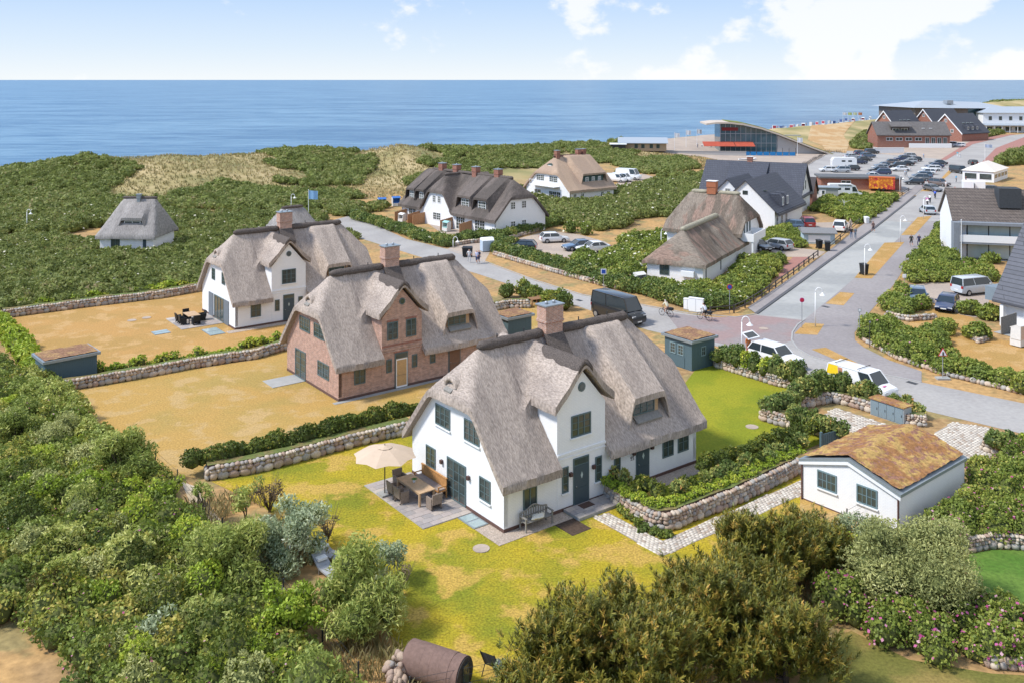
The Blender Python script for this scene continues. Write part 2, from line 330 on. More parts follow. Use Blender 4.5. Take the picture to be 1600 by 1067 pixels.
# sea
sm = bpy.data.materials.new('sea_water'); sm.use_nodes = True; st = sm.node_tree; sb = st.nodes['Principled BSDF']
sb.inputs['Roughness'].default_value = .3; sb.inputs['Specular IOR Level'].default_value = .12
stc = st.nodes.new('ShaderNodeNewGeometry'); smp = st.nodes.new('ShaderNodeMapping'); smp.inputs['Scale'].default_value = (.3, 1, 1); st.links.new(stc.outputs['Position'], smp.inputs[0])
def snoise(sc, det):
    n = st.nodes.new('ShaderNodeTexNoise'); n.inputs['Scale'].default_value = sc; n.inputs['Detail'].default_value = det; n.inputs['Roughness'].default_value = .62
    st.links.new(smp.outputs[0], n.inputs['Vector']); return n.outputs['Fac']
scr = st.nodes.new('ShaderNodeValToRGB'); e_ = scr.color_ramp.elements
e_[0].position, e_[0].color = .43, (.035, .115, .215, 1); e_[1].position, e_[1].color = .575, (.135, .25, .345, 1)
sadd = st.nodes.new('ShaderNodeMath'); sadd.operation = 'ADD'; sm1 = st.nodes.new('ShaderNodeMath'); sm1.operation = 'MULTIPLY'; sm1.inputs[1].default_value = .5
sm2 = st.nodes.new('ShaderNodeMath'); sm2.operation = 'MULTIPLY'; sm2.inputs[1].default_value = .5
st.links.new(snoise(.02, 7), sm1.inputs[0]); st.links.new(snoise(.13, 9), sm2.inputs[0]); st.links.new(sm1.outputs[0], sadd.inputs[0]); st.links.new(sm2.outputs[0], sadd.inputs[1])
st.links.new(sadd.outputs[0], scr.inputs[0]); st.links.new(scr.outputs[0], sb.inputs['Base Color'])
sbm = st.nodes.new('ShaderNodeBump'); sbm.inputs['Strength'].default_value = 1.0; sbm.inputs['Distance'].default_value = .9
st.links.new(snoise(.22, 8), sbm.inputs['Height']); st.links.new(sbm.outputs[0], sb.inputs['Normal'])
sea = MB(); sea.add([(-90000, 120, -9), (90000, 120, -9), (90000, 95000, -9), (-90000, 95000, -9)], [(0, 1, 2, 3)])
o = struct(sea.build('sea', sm)); o['label'] = 'blue North Sea water reaching the horizon'
# flat sheets
M['asphalt'] = mat('asphalt', (.325, .305, .285), rough=.9, var=.14, scale=3, col2=(.365, .345, .32), scale2=.12, detail=7)
M['lilac'] = mat('paved_lilac', (.265, .238, .23), rough=.9, var=.16, scale=3, col2=(.30, .272, .26), scale2=.1, detail=7)
M['concrete'] = mat('concrete_road', (.38, .375, .35), rough=.9, var=.10, scale=2, col2=(.30, .30, .285), scale2=.1, detail=7)
M['red_pave'] = mat('red_brick_paving', (.30, .21, .195), rough=.9, var=.15, scale=3, col2=(.27, .23, .22), scale2=.16, detail=7)
M['redder'] = mat('clinker_red', (.34, .165, .135), rough=.9, var=.15, scale=3)
M['gravel_lot'] = mat('pale_gravel', (.42, .34, .27), rough=.95, var=.18, scale=4, col2=(.37, .30, .245), scale2=.2, detail=8)
M['lawn'] = mat('lawn_yellow_green', (.38, .285, .018), rough=1, var=.6, scale=9, col2=(.19, .20, .014), scale2=.16, mixw=(.40, .66), col3=(.44, .29, .06), bump=.7, bscale=9, detail=8)
M['lawn_green'] = mat('lawn_green', (.20, .225, .012), rough=1, var=.3, scale=7, col2=(.265, .26, .015), scale2=.18, bump=.7, bscale=9, detail=8, stretch=(1, 1, 1))
M['lawn_dry'] = mat('lawn_dry', (.43, .265, .075), rough=1, var=.34, scale=8, col2=(.365, .25, .07), scale2=.16, mixw=(.42, .62), col3=(.45, .30, .12), bump=.6, bscale=8, detail=8)
M['lawn_orange'] = mat('lawn_orange', (.44, .25, .08), rough=1, var=.34, scale=8, col2=(.38, .23, .07), scale2=.18, col3=(.47, .29, .115), bump=.6, bscale=8, detail=8)
M['lawn_deep'] = mat('lawn_deep_green', (.075, .16, .02), rough=1, var=.3, scale=5, col2=(.11, .19, .03), scale2=.3, bump=.6, bscale=9)
M['sand'] = mat('pale_sand', (.52, .44, .33), rough=1, var=.2, scale=2, col2=(.42, .33, .21), scale2=.15)
M['sandy_path'] = mat('sandy_path', (.44, .27, .12), rough=1, var=.2, scale=2, col2=(.5, .36, .2), scale2=.15)
M['gravel'] = mat('pebble_strip', (.42, .34, .27), rough=.95, var=.5, scale=16, bump=.8, bscale=18)
ROADS = []
def sheet(name, pts, m, z, label=None, px=True, drape=False, block=True):
    P = GP(pts) if px else pts
    if drape: P = [GT(*p)[:2] for p in pts]
    if block: ROADS.append(P)
    tri = tessellate_polygon([[Vector((p[0], p[1], 0)) for p in P]])
    b = MB(); b.add([(p[0], p[1], z) for p in P], [tuple(t) for t in tri])
    me = b.mesh(name, m)
    if drape:
        bm = bmesh.new(); bm.from_mesh(me)
        for _ in range(4): bmesh.ops.subdivide_edges(bm, edges=[e for e in bm.edges if e.calc_length() > 4], cuts=1, use_grid_fill=True)
        bmesh.ops.triangulate(bm, faces=bm.faces)
        for v in bm.verts: v.co.z = float(zt(np.array([v.co.x]), np.array([v.co.y]))[0]) + z
        bm.to_mesh(me); bm.free()
    if sum(p.normal.z for p in me.polygons) < 0: me.flip_normals()
    o = struct(put(name, me))
    if label: o['label'] = label
    return o
ROAD_A = [(545, 338), (600, 358), (635, 374), (700, 390), (755, 409), (835, 439), (910, 462), (1000, 477), (1075, 491), (1112, 496), (1150, 497), (1182, 492), (1257, 500), (1246, 508), (1238, 520), (1237, 532), (1246, 545), (1265, 556), (1330, 575), (1440, 597), (1600, 630), (1760, 662), (1760, 715), (1600, 678), (1440, 640), (1300, 597), (1120, 541), (1012, 516), (900, 478), (790, 443), (745, 428), (650, 400), (560, 372), (500, 350)]
sheet('road', ROAD_A, M['asphalt'], .012, 'grey asphalt lane running past the thatched houses')
sheet('junction_paving', [(1040, 489), (1112, 497), (1182, 493), (1256, 501), (1245, 509), (1237, 521), (1236, 533), (1180, 548), (1100, 531), (1060, 515)], M['red_pave'], .017, 'reddish block paving at the road junction', block=False)
sheet('concrete_road', [(1182, 492), (1250, 443), (1300, 406), (1360, 363), (1383, 346), (1424, 347), (1405, 372), (1362, 412), (1312, 455), (1257, 500)], M['concrete'], .016, 'pale concrete slab road leading to the car park')
sheet('pavement', [(1257, 500), (1312, 455), (1362, 412), (1405, 372), (1424, 347), (1474, 347), (1470, 357), (1440, 385), (1422, 407), (1395, 447), (1360, 487), (1335, 520), (1336, 532), (1350, 543), (1390, 563), (1440, 580), (1440, 597), (1330, 575), (1265, 556), (1246, 545), (1237, 532), (1238, 520), (1246, 508)], M['lilac'], .018, 'lilac grey block paved footway with dry grass islands')
sheet('upper_road', [(1383, 346), (1420, 315), (1440, 300), (1487, 262), (1478, 251), (1520, 226), (1600, 207), (1680, 195), (1680, 204), (1600, 215), (1556, 232), (1528, 260), (1503, 290), (1494, 325), (1474, 347)], M['asphalt'], .014, 'asphalt road climbing past the car park towards the hotel')
sheet('footpath', [(1478, 251), (1520, 226), (1600, 207), (1680, 195), (1680, 191), (1600, 202), (1515, 222), (1470, 250)], M['redder'], .05, 'pinkish brick footpath along the upper road')
sheet('plaza', [(1503, 290), (1528, 260), (1556, 232), (1600, 215), (1640, 210), (1640, 222), (1560, 256), (1530, 290), (1515, 320), (1497, 318)], M['redder'], .018, 'pinkish paved forecourt beside the marquee')
sheet('sidewalk', [(1182, 492), (1250, 443), (1300, 406), (1360, 363), (1420, 313), (1450, 288), (1437, 286), (1395, 318), (1340, 358), (1283, 402), (1240, 432), (1168, 482)], M['lilac'], .075, 'grey block footpath with a kerb beside the concrete road')
sheet('car_park', [(1222, 286), (1255, 262), (1290, 240), (1310, 236), (1375, 238), (1480, 250), (1489, 262), (1440, 299), (1432, 306), (1398, 298), (1352, 278), (1300, 283)], M['asphalt'], .013, 'grey asphalt car park full of parked cars')
sheet('small_car_park', [(790, 385), (815, 372), (858, 361), (905, 367), (945, 378), (968, 392), (930, 402), (888, 404), (835, 391), (800, 389)], M['gravel_lot'], .013, 'pale gravel car park behind the hedge')
sheet('driveway', [(700, 391), (706, 383), (735, 379), (790, 379), (792, 386), (768, 390), (757, 410)], M['gravel_lot'], .015, 'paved entrance between hedges off the lane')
sheet('van_yard', [(960, 290), (985, 272), (1005, 272), (1030, 280), (997, 292), (976, 298)], M['gravel_lot'], .013, 'brown gravel yard with white vans')
sheet('front_yard', [(1178, 398), (1184, 388), (1233, 386), (1272, 391), (1290, 394), (1276, 404), (1236, 402), (1200, 402)], M['gravel_lot'], .013, 'pale gravel drive with the estate car')
sheet('red_path', [(1205, 432), (1229, 412), (1239, 402), (1266, 402), (1254, 413), (1230, 428), (1215, 438)], M['redder'], .014, 'red clinker path by the wooden fence')
sheet('side_yard', [(1232, 366), (1248, 349), (1332, 347), (1330, 362), (1300, 365)], M['gravel_lot'], .013, 'gravel yard with the red car')
sheet('guest_car_park', [(1405, 455), (1417, 447), (1465, 441), (1548, 448), (1545, 475), (1525, 497), (1500, 492), (1450, 470)], M['gravel_lot'], .013, 'pale paved guest car park in front of the white building')
sheet('hotel_forecourt', [(1360, 240), (1362, 214), (1420, 212), (1536, 205), (1520, 226), (1478, 250)], M['gravel_lot'], .02, 'forecourt in front of the brick hotel', drape=True)
sheet('promenade', [(985, 236), (1050, 222), (1160, 216), (1245, 232), (1295, 240), (1262, 258), (1225, 282), (1180, 262), (1100, 246), (1040, 240)], M['gravel_lot'], .08, 'paved promenade around the beach restaurant', drape=True)
sheet('sandy_track', [(1290, 236), (1322, 240), (1327, 225), (1318, 212), (1350, 200), (1300, 199), (1270, 210), (1262, 219), (1285, 228)], M['sandy_path'], .08, 'orange sandy track leading to the beach', drape=True)
sheet('dune_sand', [(810, 236), (850, 232), (880, 234), (860, 238), (825, 240)], M['sand'], .1, 'bare pale sand patch on the dune', drape=True, block=False)
LAWN = [(330, 752), (401, 739), (525, 706), (645, 676), (760, 650), (1010, 700), (1250, 741), (1262, 790), (1345, 816), (1330, 830), (1110, 900), (960, 960), (850, 1067), (800, 1120), (640, 1120), (610, 990), (560, 900), (480, 850), (410, 790)]
sheet('garden_lawn', LAWN, M['lawn'], .010, 'mottled yellow green lawn around the near white house')
sheet('side_lawn', [(1000, 690), (1100, 560), (1118, 572), (1175, 592), (1258, 607), (1240, 632), (1190, 655), (1225, 667), (1297, 686), (1180, 736), (1080, 800), (1030, 770), (990, 740)], M['lawn_green'], .016, 'bright green mown lawn beside the white house')
sheet('brick_house_lawn', [(105, 612), (200, 595), (295, 577), (400, 562), (450, 546), (520, 500), (760, 540), (780, 470), (860, 480), (850, 560), (700, 640), (655, 672), (525, 703), (401, 735), (330, 748), (240, 740), (170, 700), (130, 650)], M['lawn_dry'], .010, 'dry straw coloured lawn around the brick house')
sheet('orange_lawn', [(5, 498), (140, 480), (250, 467), (320, 454), (470, 440), (600, 420), (620, 450), (530, 500), (450, 544), (400, 559), (295, 574), (111, 606), (60, 580)], M['lawn_orange'], .010, 'parched orange lawn of the far white thatched house')
sheet('garage_lawn', [(1250, 772), (1258, 778), (1350, 818), (1400, 845), (1360, 860), (1250, 815)], M['lawn_dry'], .018, 'dry grass strip beside the garage', block=False)
sheet('corner_lawn', [(1375, 566), (1400, 520), (1470, 470), (1510, 490), (1560, 530), (1640, 545), (1700, 600), (1600, 590), (1490, 560)], M['lawn_orange'], .011, 'orange dry lawn behind the corner hedge')
sheet('neighbour_lawn', [(1500, 868), (1550, 858), (1680, 862), (1720, 980), (1600, 970), (1540, 940)], M['lawn_deep'], .011, 'deep green lawn corner beyond the stone wall')
sheet('lower_lawn', [(1290, 1000), (1330, 985), (1420, 1030), (1550, 1052), (1700, 1060), (1700, 1180), (1180, 1180), (1250, 1060)], mat('lawn_olive_shade', (.25, .185, .055), rough=1, var=.35, scale=7, col2=(.145, .14, .03), scale2=.2, bump=.6), .011, 'shaded yellow green lawn at the lower corner')  # shade on this lawn is put into its duller olive-brown colour
sheet('sandy_path', [(283, 752), (306, 760), (330, 795), (372, 845), (430, 900), (480, 960), (462, 968), (400, 905), (345, 852), (305, 805)], M['sand'], .02, 'pale sandy path behind the post and wire fence', block=False)
sheet('terrace_yard', [(640, 330), (700, 372), (745, 378), (800, 368), (775, 355), (690, 325)], M['gravel_lot'], .012, 'paved terraces of the row house', block=False)
for i, q in enumerate([[(1380, 346 + 22), (1424 - 18, 368), (1428, 352), (1452, 337), (1456, 341), (1415, 369)]]): pass
M['island'] = M['lawn_orange']
for q, l in [([(1408, 368), (1434, 340), (1456, 338), (1429, 368)], 'dry grass strip near the car with bicycles'), ([(1335, 435), (1382, 380), (1413, 379), (1362, 436)], 'long dry grass island with a bin'), ([(1290, 475), (1313, 457), (1335, 459), (1318, 478)], 'small square dry grass island'), ([(1241, 522), (1258, 505), (1288, 507), (1277, 524)], 'dry grass island at the junction corner'), ([(1268, 546), (1290, 543), (1345, 570), (1330, 573)], 'tapering dry grass patch on the curve'), ([(1487, 262), (1470, 280), (1438, 299), (1452, 300), (1492, 266)], 'narrow dry strip by the car park')]:
    o = sheet('grass_island', q, M['island'], .026, l, block=False)
# kerb along the concrete road and around the junction
def kerb(name, pts, wdt=.14, h=.11, m=None, label=None, z0=0):
    P = [Vector((*G(*p), 0)) for p in pts]; b = MB(); vs = []; n = len(P)
    for i, p in enumerate(P):
        d = (P[min(i + 1, n - 1)] - P[max(i - 1, 0)]).normalized(); s = Vector((-d.y, d.x, 0)) * wdt / 2
        vs += [(*(p + s)[:2], z0), (*(p + s)[:2], h), (*(p - s)[:2], h), (*(p - s)[:2], z0)]
    fs = [(i * 4 + k, i * 4 + k + 1, i * 4 + 5 + k, i * 4 + 4 + k) for i in range(n - 1) for k in range(3)] + [(0, 1, 2, 3), tuple(4 * n - 4 + k for k in (3, 2, 1, 0))]
    b.add(vs, fs); o = struct(b.build(name, m)); o['label'] = label or 'stone kerb'; return o
M['kerb_dark'] = mat('gutter_dark', (.10, .10, .105), var=.15); M['kerb'] = mat('kerb_stone', (.36, .35, .33), var=.12)
kerb('kerb', [(1182, 491), (1250, 442), (1300, 405), (1360, 362), (1430, 307)], .35, .10, M['kerb_dark'], 'dark kerb and gutter of the concrete road')
kerb('kerb', [(1257, 500), (1246, 508), (1238, 520), (1237, 532), (1246, 545), (1265, 556), (1330, 575), (1440, 597)], .14, .06, M['kerb'], 'pale kerb round the junction curve')
kerb('kerb', [(700, 389), (755, 408), (835, 438), (910, 461), (1000, 476), (1075, 490), (1150, 496), (1182, 491)], .14, .05, M['kerb'], 'pale kerb on the far side of the lane')

for p, l in (((905, 470), 'dark road drain in the lane near the black van'), ((1425, 598), 'dark road drain beside the corner verge'), ((820, 444), 'dark road drain near the yard hedge'), ((1290, 480), 'dark road drain on the footway')):
    T = thing('road_drain', l, 'drain', (*G(*p), .02), math.radians(-54)); MB().box(-.4, .4, -.22, .22, 0, .012).build('frame', M['kerb_dark'], T)
    for k in range(5): MB().box(-.34 + k * .145, -.25 + k * .145, -.18, .18, .012, .02).build('grate_bar', M['metal_dark'], T)
# ---------------------------------------------------------------- building helpers
WIN = {}
FOOT = []     # footprints kept free of planting
def window(parent, x, y, z, w, h, rz=0, nx=2, nz=3, fm=None, gm=None, cas=2, name='window', sill=None, fw=.07, mw=.028):
    """casement window standing 3 cm proud of a wall; faces local -y; nx x nz panes in each of cas casements"""
    fm = fm or M['frame']; gm = gm or M['glass']; key = (round(w, 2), round(h, 2), nx, nz, cas, fm.name, gm.name, fw, sill.name if sill else 0)
    if key not in WIN:
        b = MB(); d0, d1 = -.05, .02
        b.box(-w / 2, w / 2, d0, d1, 0, fw); b.box(-w / 2, w / 2, d0, d1, h - fw, h)
        b.box(-w / 2, -w / 2 + fw, d0, d1, fw, h - fw); b.box(w / 2 - fw, w / 2, d0, d1, fw, h - fw)
        cw = (w - 2 * fw) / cas
        for c in range(cas):
            x0 = -w / 2 + fw + c * cw
            if c: b.box(x0 - fw * .45, x0 + fw * .45, d0 + .004, d1, fw, h - fw)
            for i in range(1, nx): b.box(x0 + cw * i / nx - mw / 2, x0 + cw * i / nx + mw / 2, d0 + .012, d1, fw, h - fw)
            for k in range(1, nz): b.box(x0, x0 + cw, d0 + .014, d1, fw + (h - 2 * fw) * k / nz - mw / 2, fw + (h - 2 * fw) * k / nz + mw / 2)
        if sill:
            b.cur = 1; b.box(-w / 2 - .06, w / 2 + .06, -.11, .02, -.07, -.004)
        p = [MB().box(-w / 2 + fw + c * cw, -w / 2 + fw + (c + 1) * cw, -.018, .018, fw, h - fw).mesh('pane', gm) for c in range(cas)]
        WIN[key] = (b.mesh(name, [fm] + ([sill] if sill else [])), p)
    f, p = WIN[key]; o = put(name, f, parent, (x, y, z), rz)
    for q in p: put('pane', q, o)
    return o
GL, FR, RG, BK = -math.pi / 2, 0, math.pi / 2, math.pi      # wall facings: left gable, front, right gable, back
def sstep(a, b, x): t = np.clip((x - a) / (b - a), 0, 1); return t * t * (3 - 2 * t)
def smin(a, b, k): h = np.clip(.5 + .5 * (b - a) / k, 0, 1); return b * (1 - h) + a * h - k * h * (1 - h)
def smax(a, b, k): return -smin(-a, -b, k)
def shell(X, Y, Z, keep, th, seed=0):
    """closed thatch slab from a height field on a cell mask; returns verts, quads"""
    ny, nx = X.shape; idx = -np.ones((ny, nx), int); used = np.zeros((ny, nx), bool)
    for dy in (0, 1):
        for dx in (0, 1): used[dy:ny - 1 + dy, dx:nx - 1 + dx] |= keep
    idx[used] = np.arange(used.sum()); n = used.sum()
    top = np.stack([X[used], Y[used], Z[used]], 1); bot = top.copy(); bot[:, 2] -= th
    j, i = np.nonzero(keep); q = np.stack([idx[j, i], idx[j, i + 1], idx[j + 1, i + 1], idx[j + 1, i]], 1)
    kp = np.pad(keep, 1); Q = [q, q[:, ::-1] + n]
    for (dj, di, a, b) in ((-1, 0, (0, 0), (0, 1)), (1, 0, (1, 1), (1, 0)), (0, -1, (1, 0), (0, 0)), (0, 1, (0, 1), (1, 1))):
        m = ~kp[j + 1 + dj, i + 1 + di]; A = idx[j[m] + a[0], i[m] + a[1]]; B = idx[j[m] + b[0], i[m] + b[1]]
        Q.append(np.stack([B, A, A + n, B + n], 1))
    return np.concatenate([top, bot]), np.concatenate(Q)
def thatch_roof(parent, L, W, eave, ridge, m, hipl=(5.75, 1.9), hipr=(5.75, 1.9), ov=.5, ovx=.42, th=.42, cross=None, dormers=(), step=.16, k=.36, seed=1, eyes=()):
    """thatched roof over the plan rectangle; hip = (height of the hip eave, run from verge to ridge end)
    cross = (centre x, half width, apex, slope, front overhang, flare, hip or None); dormers = (x0, x1, y front, z front, slope)"""
    nx = int((L + 2 * ovx) / step) + 1; ny = int((W + 2 * ov) / step) + 1
    xs = np.linspace(-ovx, L + ovx, nx); ys = np.linspace(-ov, W + ov, ny)
    if cross: xs = np.unique(np.concatenate([xs, cross[0] + np.array([-1, 1]) * cross[1], cross[0] + np.array([-1, 1]) * (cross[1] - .38)]))
    X, Y = np.meshgrid(xs, ys); sl = (ridge - eave) / (W / 2 + ov)
    bell = lambda d: .16 * np.exp(-d / .55)                       # slight lift at the eave
    front = eave + sl * (Y + ov) + bell(Y + ov); back = eave + sl * (W + ov - Y)
    Z = smin(front, back, k)
    if hipl: Z = smin(Z, hipl[0] + (ridge - hipl[0]) / hipl[1] * (X + ovx), k)
    if hipr: Z = smin(Z, hipr[0] + (ridge - hipr[0]) / hipr[1] * (L + ovx - X), k)
    wob = (vnoise(X * 3 + seed * 9, Y * 3, 1.1, seed) - .5) * .06 + (vnoise(X + seed * 5, Y, 1.7, seed + 2) - .5) * .08
    main = Z.copy(); cx = (X[:-1, :-1] + X[1:, 1:]) / 2; cyy = (Y[:-1, :-1] + Y[1:, 1:]) / 2
    keep = np.ones(cx.shape, bool); co = []; qu = []; off = 0
    def push(c, q):
        nonlocal off; co.append(c); qu.append(q + off); off += len(c)
    if cross:
        xc, hw, apex, cs, cov, flare, chip = cross
        xs2 = np.linspace(xc - hw, xc + hw, int(2 * hw / step) + 2); ys2 = np.linspace(-cov, W / 2, int((W / 2 + cov) / step) + 2)
        def zc_(X, Y):
            d = np.abs(X - xc); z = apex - cs * (np.sqrt(d * d + .18 ** 2) - .18)
            z = z + flare * sstep(hw - .9, hw, d) * .6
            if chip: z = smin(z, chip[0] + chip[1] * (Y + cov), .4)
            return z
        X2, Y2 = np.meshgrid(xs2, ys2); Zc = zc_(X2, Y2)
        m2 = smin(smin(eave + sl * (Y2 + ov) + bell(Y2 + ov), eave + sl * (W + ov - Y2), k), 1e3, .01)
        kk = .03 + .55 * sstep(.2, 1.2, m2 - (apex - cs * hw - .3))
        Zs = smax(Zc, m2 - .04, kk) + (vnoise(X2 * 3, Y2 * 3, 1.1, seed + 5) - .5) * .06
        c2x = (X2[:-1, :-1] + X2[1:, 1:]) / 2; c2y = (Y2[:-1, :-1] + Y2[1:, 1:]) / 2
        push(*shell(X2, Y2, Zs, np.ones(c2x.shape, bool), th))
        # the main slope stops against the cross gable wall and blends into the valley higher up
        zcm = zc_(X, Y); inside = np.abs(X - xc) <= hw + 1.2
        kk = .03 + .55 * sstep(.2, 1.2, main - (apex - cs * hw - .3))
        bl = np.where(inside & (main > apex - cs * hw - .5), smax(main, np.where(np.abs(X - xc) < hw + .6, zcm, -9) - .06, kk) - .05 * (np.abs(X - xc) < hw), main)
        Z = bl
        cz = (main[:-1, :-1] + main[1:, 1:]) / 2
        keep &= ~((np.abs(cx - xc) < hw - .38) & (cz < apex - .5) & (cyy < W / 2))
    for ex, eyy, er, eh in eyes:       # eyebrow vents: soft bumps
        d = np.hypot((X - ex), (Y - eyy) / 1.0); Z = Z + eh * np.exp(-(d / er) ** 2)
    push(*shell(X, Y, Z + wob, keep, th))
    for (x0, x1, yf, zf, ds) in dormers:
        xs3 = np.linspace(x0 - .75, x1 + .75, int((x1 - x0 + 1.5) / step) + 2); ys3 = np.linspace(yf, W / 2 + .3, int((W / 2 - yf) / step) + 2)
        X3, Y3 = np.meshgrid(xs3, ys3); mz = smin(eave + sl * (Y3 + ov), eave + sl * (W + ov - Y3), k)
        S = sstep(x0 - .72, x0 - .12, X3) * (1 - sstep(x1 + .12, x1 + .72, X3)); pl = zf + ds * (Y3 - yf)
        low = mz - .12; Zd = low + (np.maximum(pl, low) - low) * S
        Zd = smin(Zd, np.full_like(Zd, ridge - .02), .3) + (vnoise(X3 * 3, Y3 * 3, 1.1, seed + 7) - .5) * .04
        push(*shell(X3, Y3, Zd, np.ones((len(ys3) - 1, len(xs3) - 1), bool), .34))
    me = fastmesh('roof', np.concatenate(co), np.concatenate(qu), [m]); me.polygons.foreach_set('use_smooth', np.ones(len(me.polygons), bool))
    me.set_sharp_from_angle(angle=math.radians(48))
    return put('roof', me, parent)
def ridge_roll(parent, a, b, r=.27, m=None, pins=0, name='ridge_cap', sag=0, flat=.8):
    a, b = Vector(a), Vector(b); n = max(6, int((b - a).length / .22)); P = []; rs = []; d = (b - a).normalized()
    for i in range(n + 1):
        t = i / n; e = min(t, 1 - t) * n
        P.append(a + (b - a) * t + Vector((0, 0, sag * math.sin(t * math.pi) + random.uniform(-.012, .012)))); rs.append(r * (1 if e > 1 else (.45 if e < .5 else .88)) * random.uniform(.96, 1.04))
    bd = MB().tube(P, r, 10, rs); bd.v = [(x + random.uniform(-.025, .025), y * 1.0 + random.uniform(-.03, .03), a.z + (z - a.z) * .86 + random.uniform(-.03, .03)) for x, y, z in bd.v]
    o = bd.build(name, m or M['heather'], parent)
    for k in range(pins):
        p = a + (b - a) * ((k + .7) / (pins + .4)); put_pin(o, p, r)
    return o
def put_pin(o, p, r):
    MB().bar((p.x, p.y, p.z + r * .8), (p.x, p.y, p.z + r + .16), .035, 5).build('vent_pin', M['metal_dark'], o)
def chimney(parent, x, y, z0, z1, wx=1.1, wy=.62, m=None, cap=None, pots=2):
    b = MB(); m = m or M['chimney_brick']; h = z1 - z0
    b.box(x - wx / 2, x + wx / 2, y - wy / 2, y + wy / 2, z0, z0 + h * .55); b.box(x - wx / 2 - .06, x + wx / 2 + .06, y - wy / 2 - .06, y + wy / 2 + .06, z0 + h * .55, z0 + h * .62); b.box(x - wx / 2 - .03, x + wx / 2 + .03, y - wy / 2 - .03, y + wy / 2 + .03, z0 + h * .62, z1)
    o = b.build('chimney', m, parent)
    c = MB().box(x - wx / 2 - .1, x + wx / 2 + .1, y - wy / 2 - .1, y + wy / 2 + .1, z1, z1 + .07).build('chimney_cap', cap or M['zinc'], o)
    for k in range(pots): MB().bar((x + (k - (pots - 1) / 2) * wx * .45, y, z1 + .07), (x + (k - (pots - 1) / 2) * wx * .45, y, z1 + .22), .1, 8).build('chimney_pot', M['metal_grey'], o)
    return o
def gable_poly(W, eave, ridge, ov, y0, hip=None):
    """outline (y,z) of a gable wall under the roof"""
    sl = (ridge - eave) / (W / 2 + ov); ze = eave + sl * ov - .25; P = [(0, y0), (0, ze)]
    if hip: yy = (hip - .25 - ze) / sl; P += [(yy, hip - .25), (W - yy, hip - .25)]
    else: P += [(W / 2, ze + sl * W / 2)]
    return P + [(W, ze), (W, y0)]
def lamp_box(parent, x, y, z, rz):
    return MB().box(-.09, .09, -.16, -.005, -.1, .1).build('wall_lamp', mat('lamp_brown', (.09, .05, .045), rough=.5), parent, (x, y, z), rz)
def door(parent, x, y, z, w, h, rz=0, m=None, fm=None, transom=True, diamond=True, board=None):
    b = MB(); b.box(-w / 2, w / 2, -.05, .02, 0, h); o = b.build('door', fm or M['frame'], parent, (x, y, z), rz)
    lh = h - (.42 if transom else .08)
    MB().box(-w / 2 + .07, w / 2 - .07, -.075, -.05, .03, lh * .42).build('door_leaf', board or m or M['door'], o)
    MB().box(-w / 2 + .07, w / 2 - .07, -.075, -.05, lh * .42 + .025, lh).build('door_leaf', board or m or M['door'], o)
    if transom: MB().box(-w / 2 + .07, w / 2 - .07, -.062, -.05, lh + .06, h - .06).build('transom', M['glass'], o)
    if diamond:
        d = MB(); zc = lh * .74; d.add([(-.09, -.082, zc), (0, -.082, zc - .2), (.09, -.082, zc), (0, -.082, zc + .2)], [(0, 1, 2, 3)]); d.build('diamond_pane', M['glass_pale'], o, fix=False)
    MB().bar((-w / 2 + .16, -.075, 1.0), (-w / 2 + .16, -.13, 1.0), .03, 6).build('handle', M['metal_grey'], o)
    return o
C37 = math.radians(37)
def local(o, x, y): c, s = math.cos(o[2]), math.sin(o[2]); return (o[0] + c * x - s * y, o[1] + s * x + c * y)
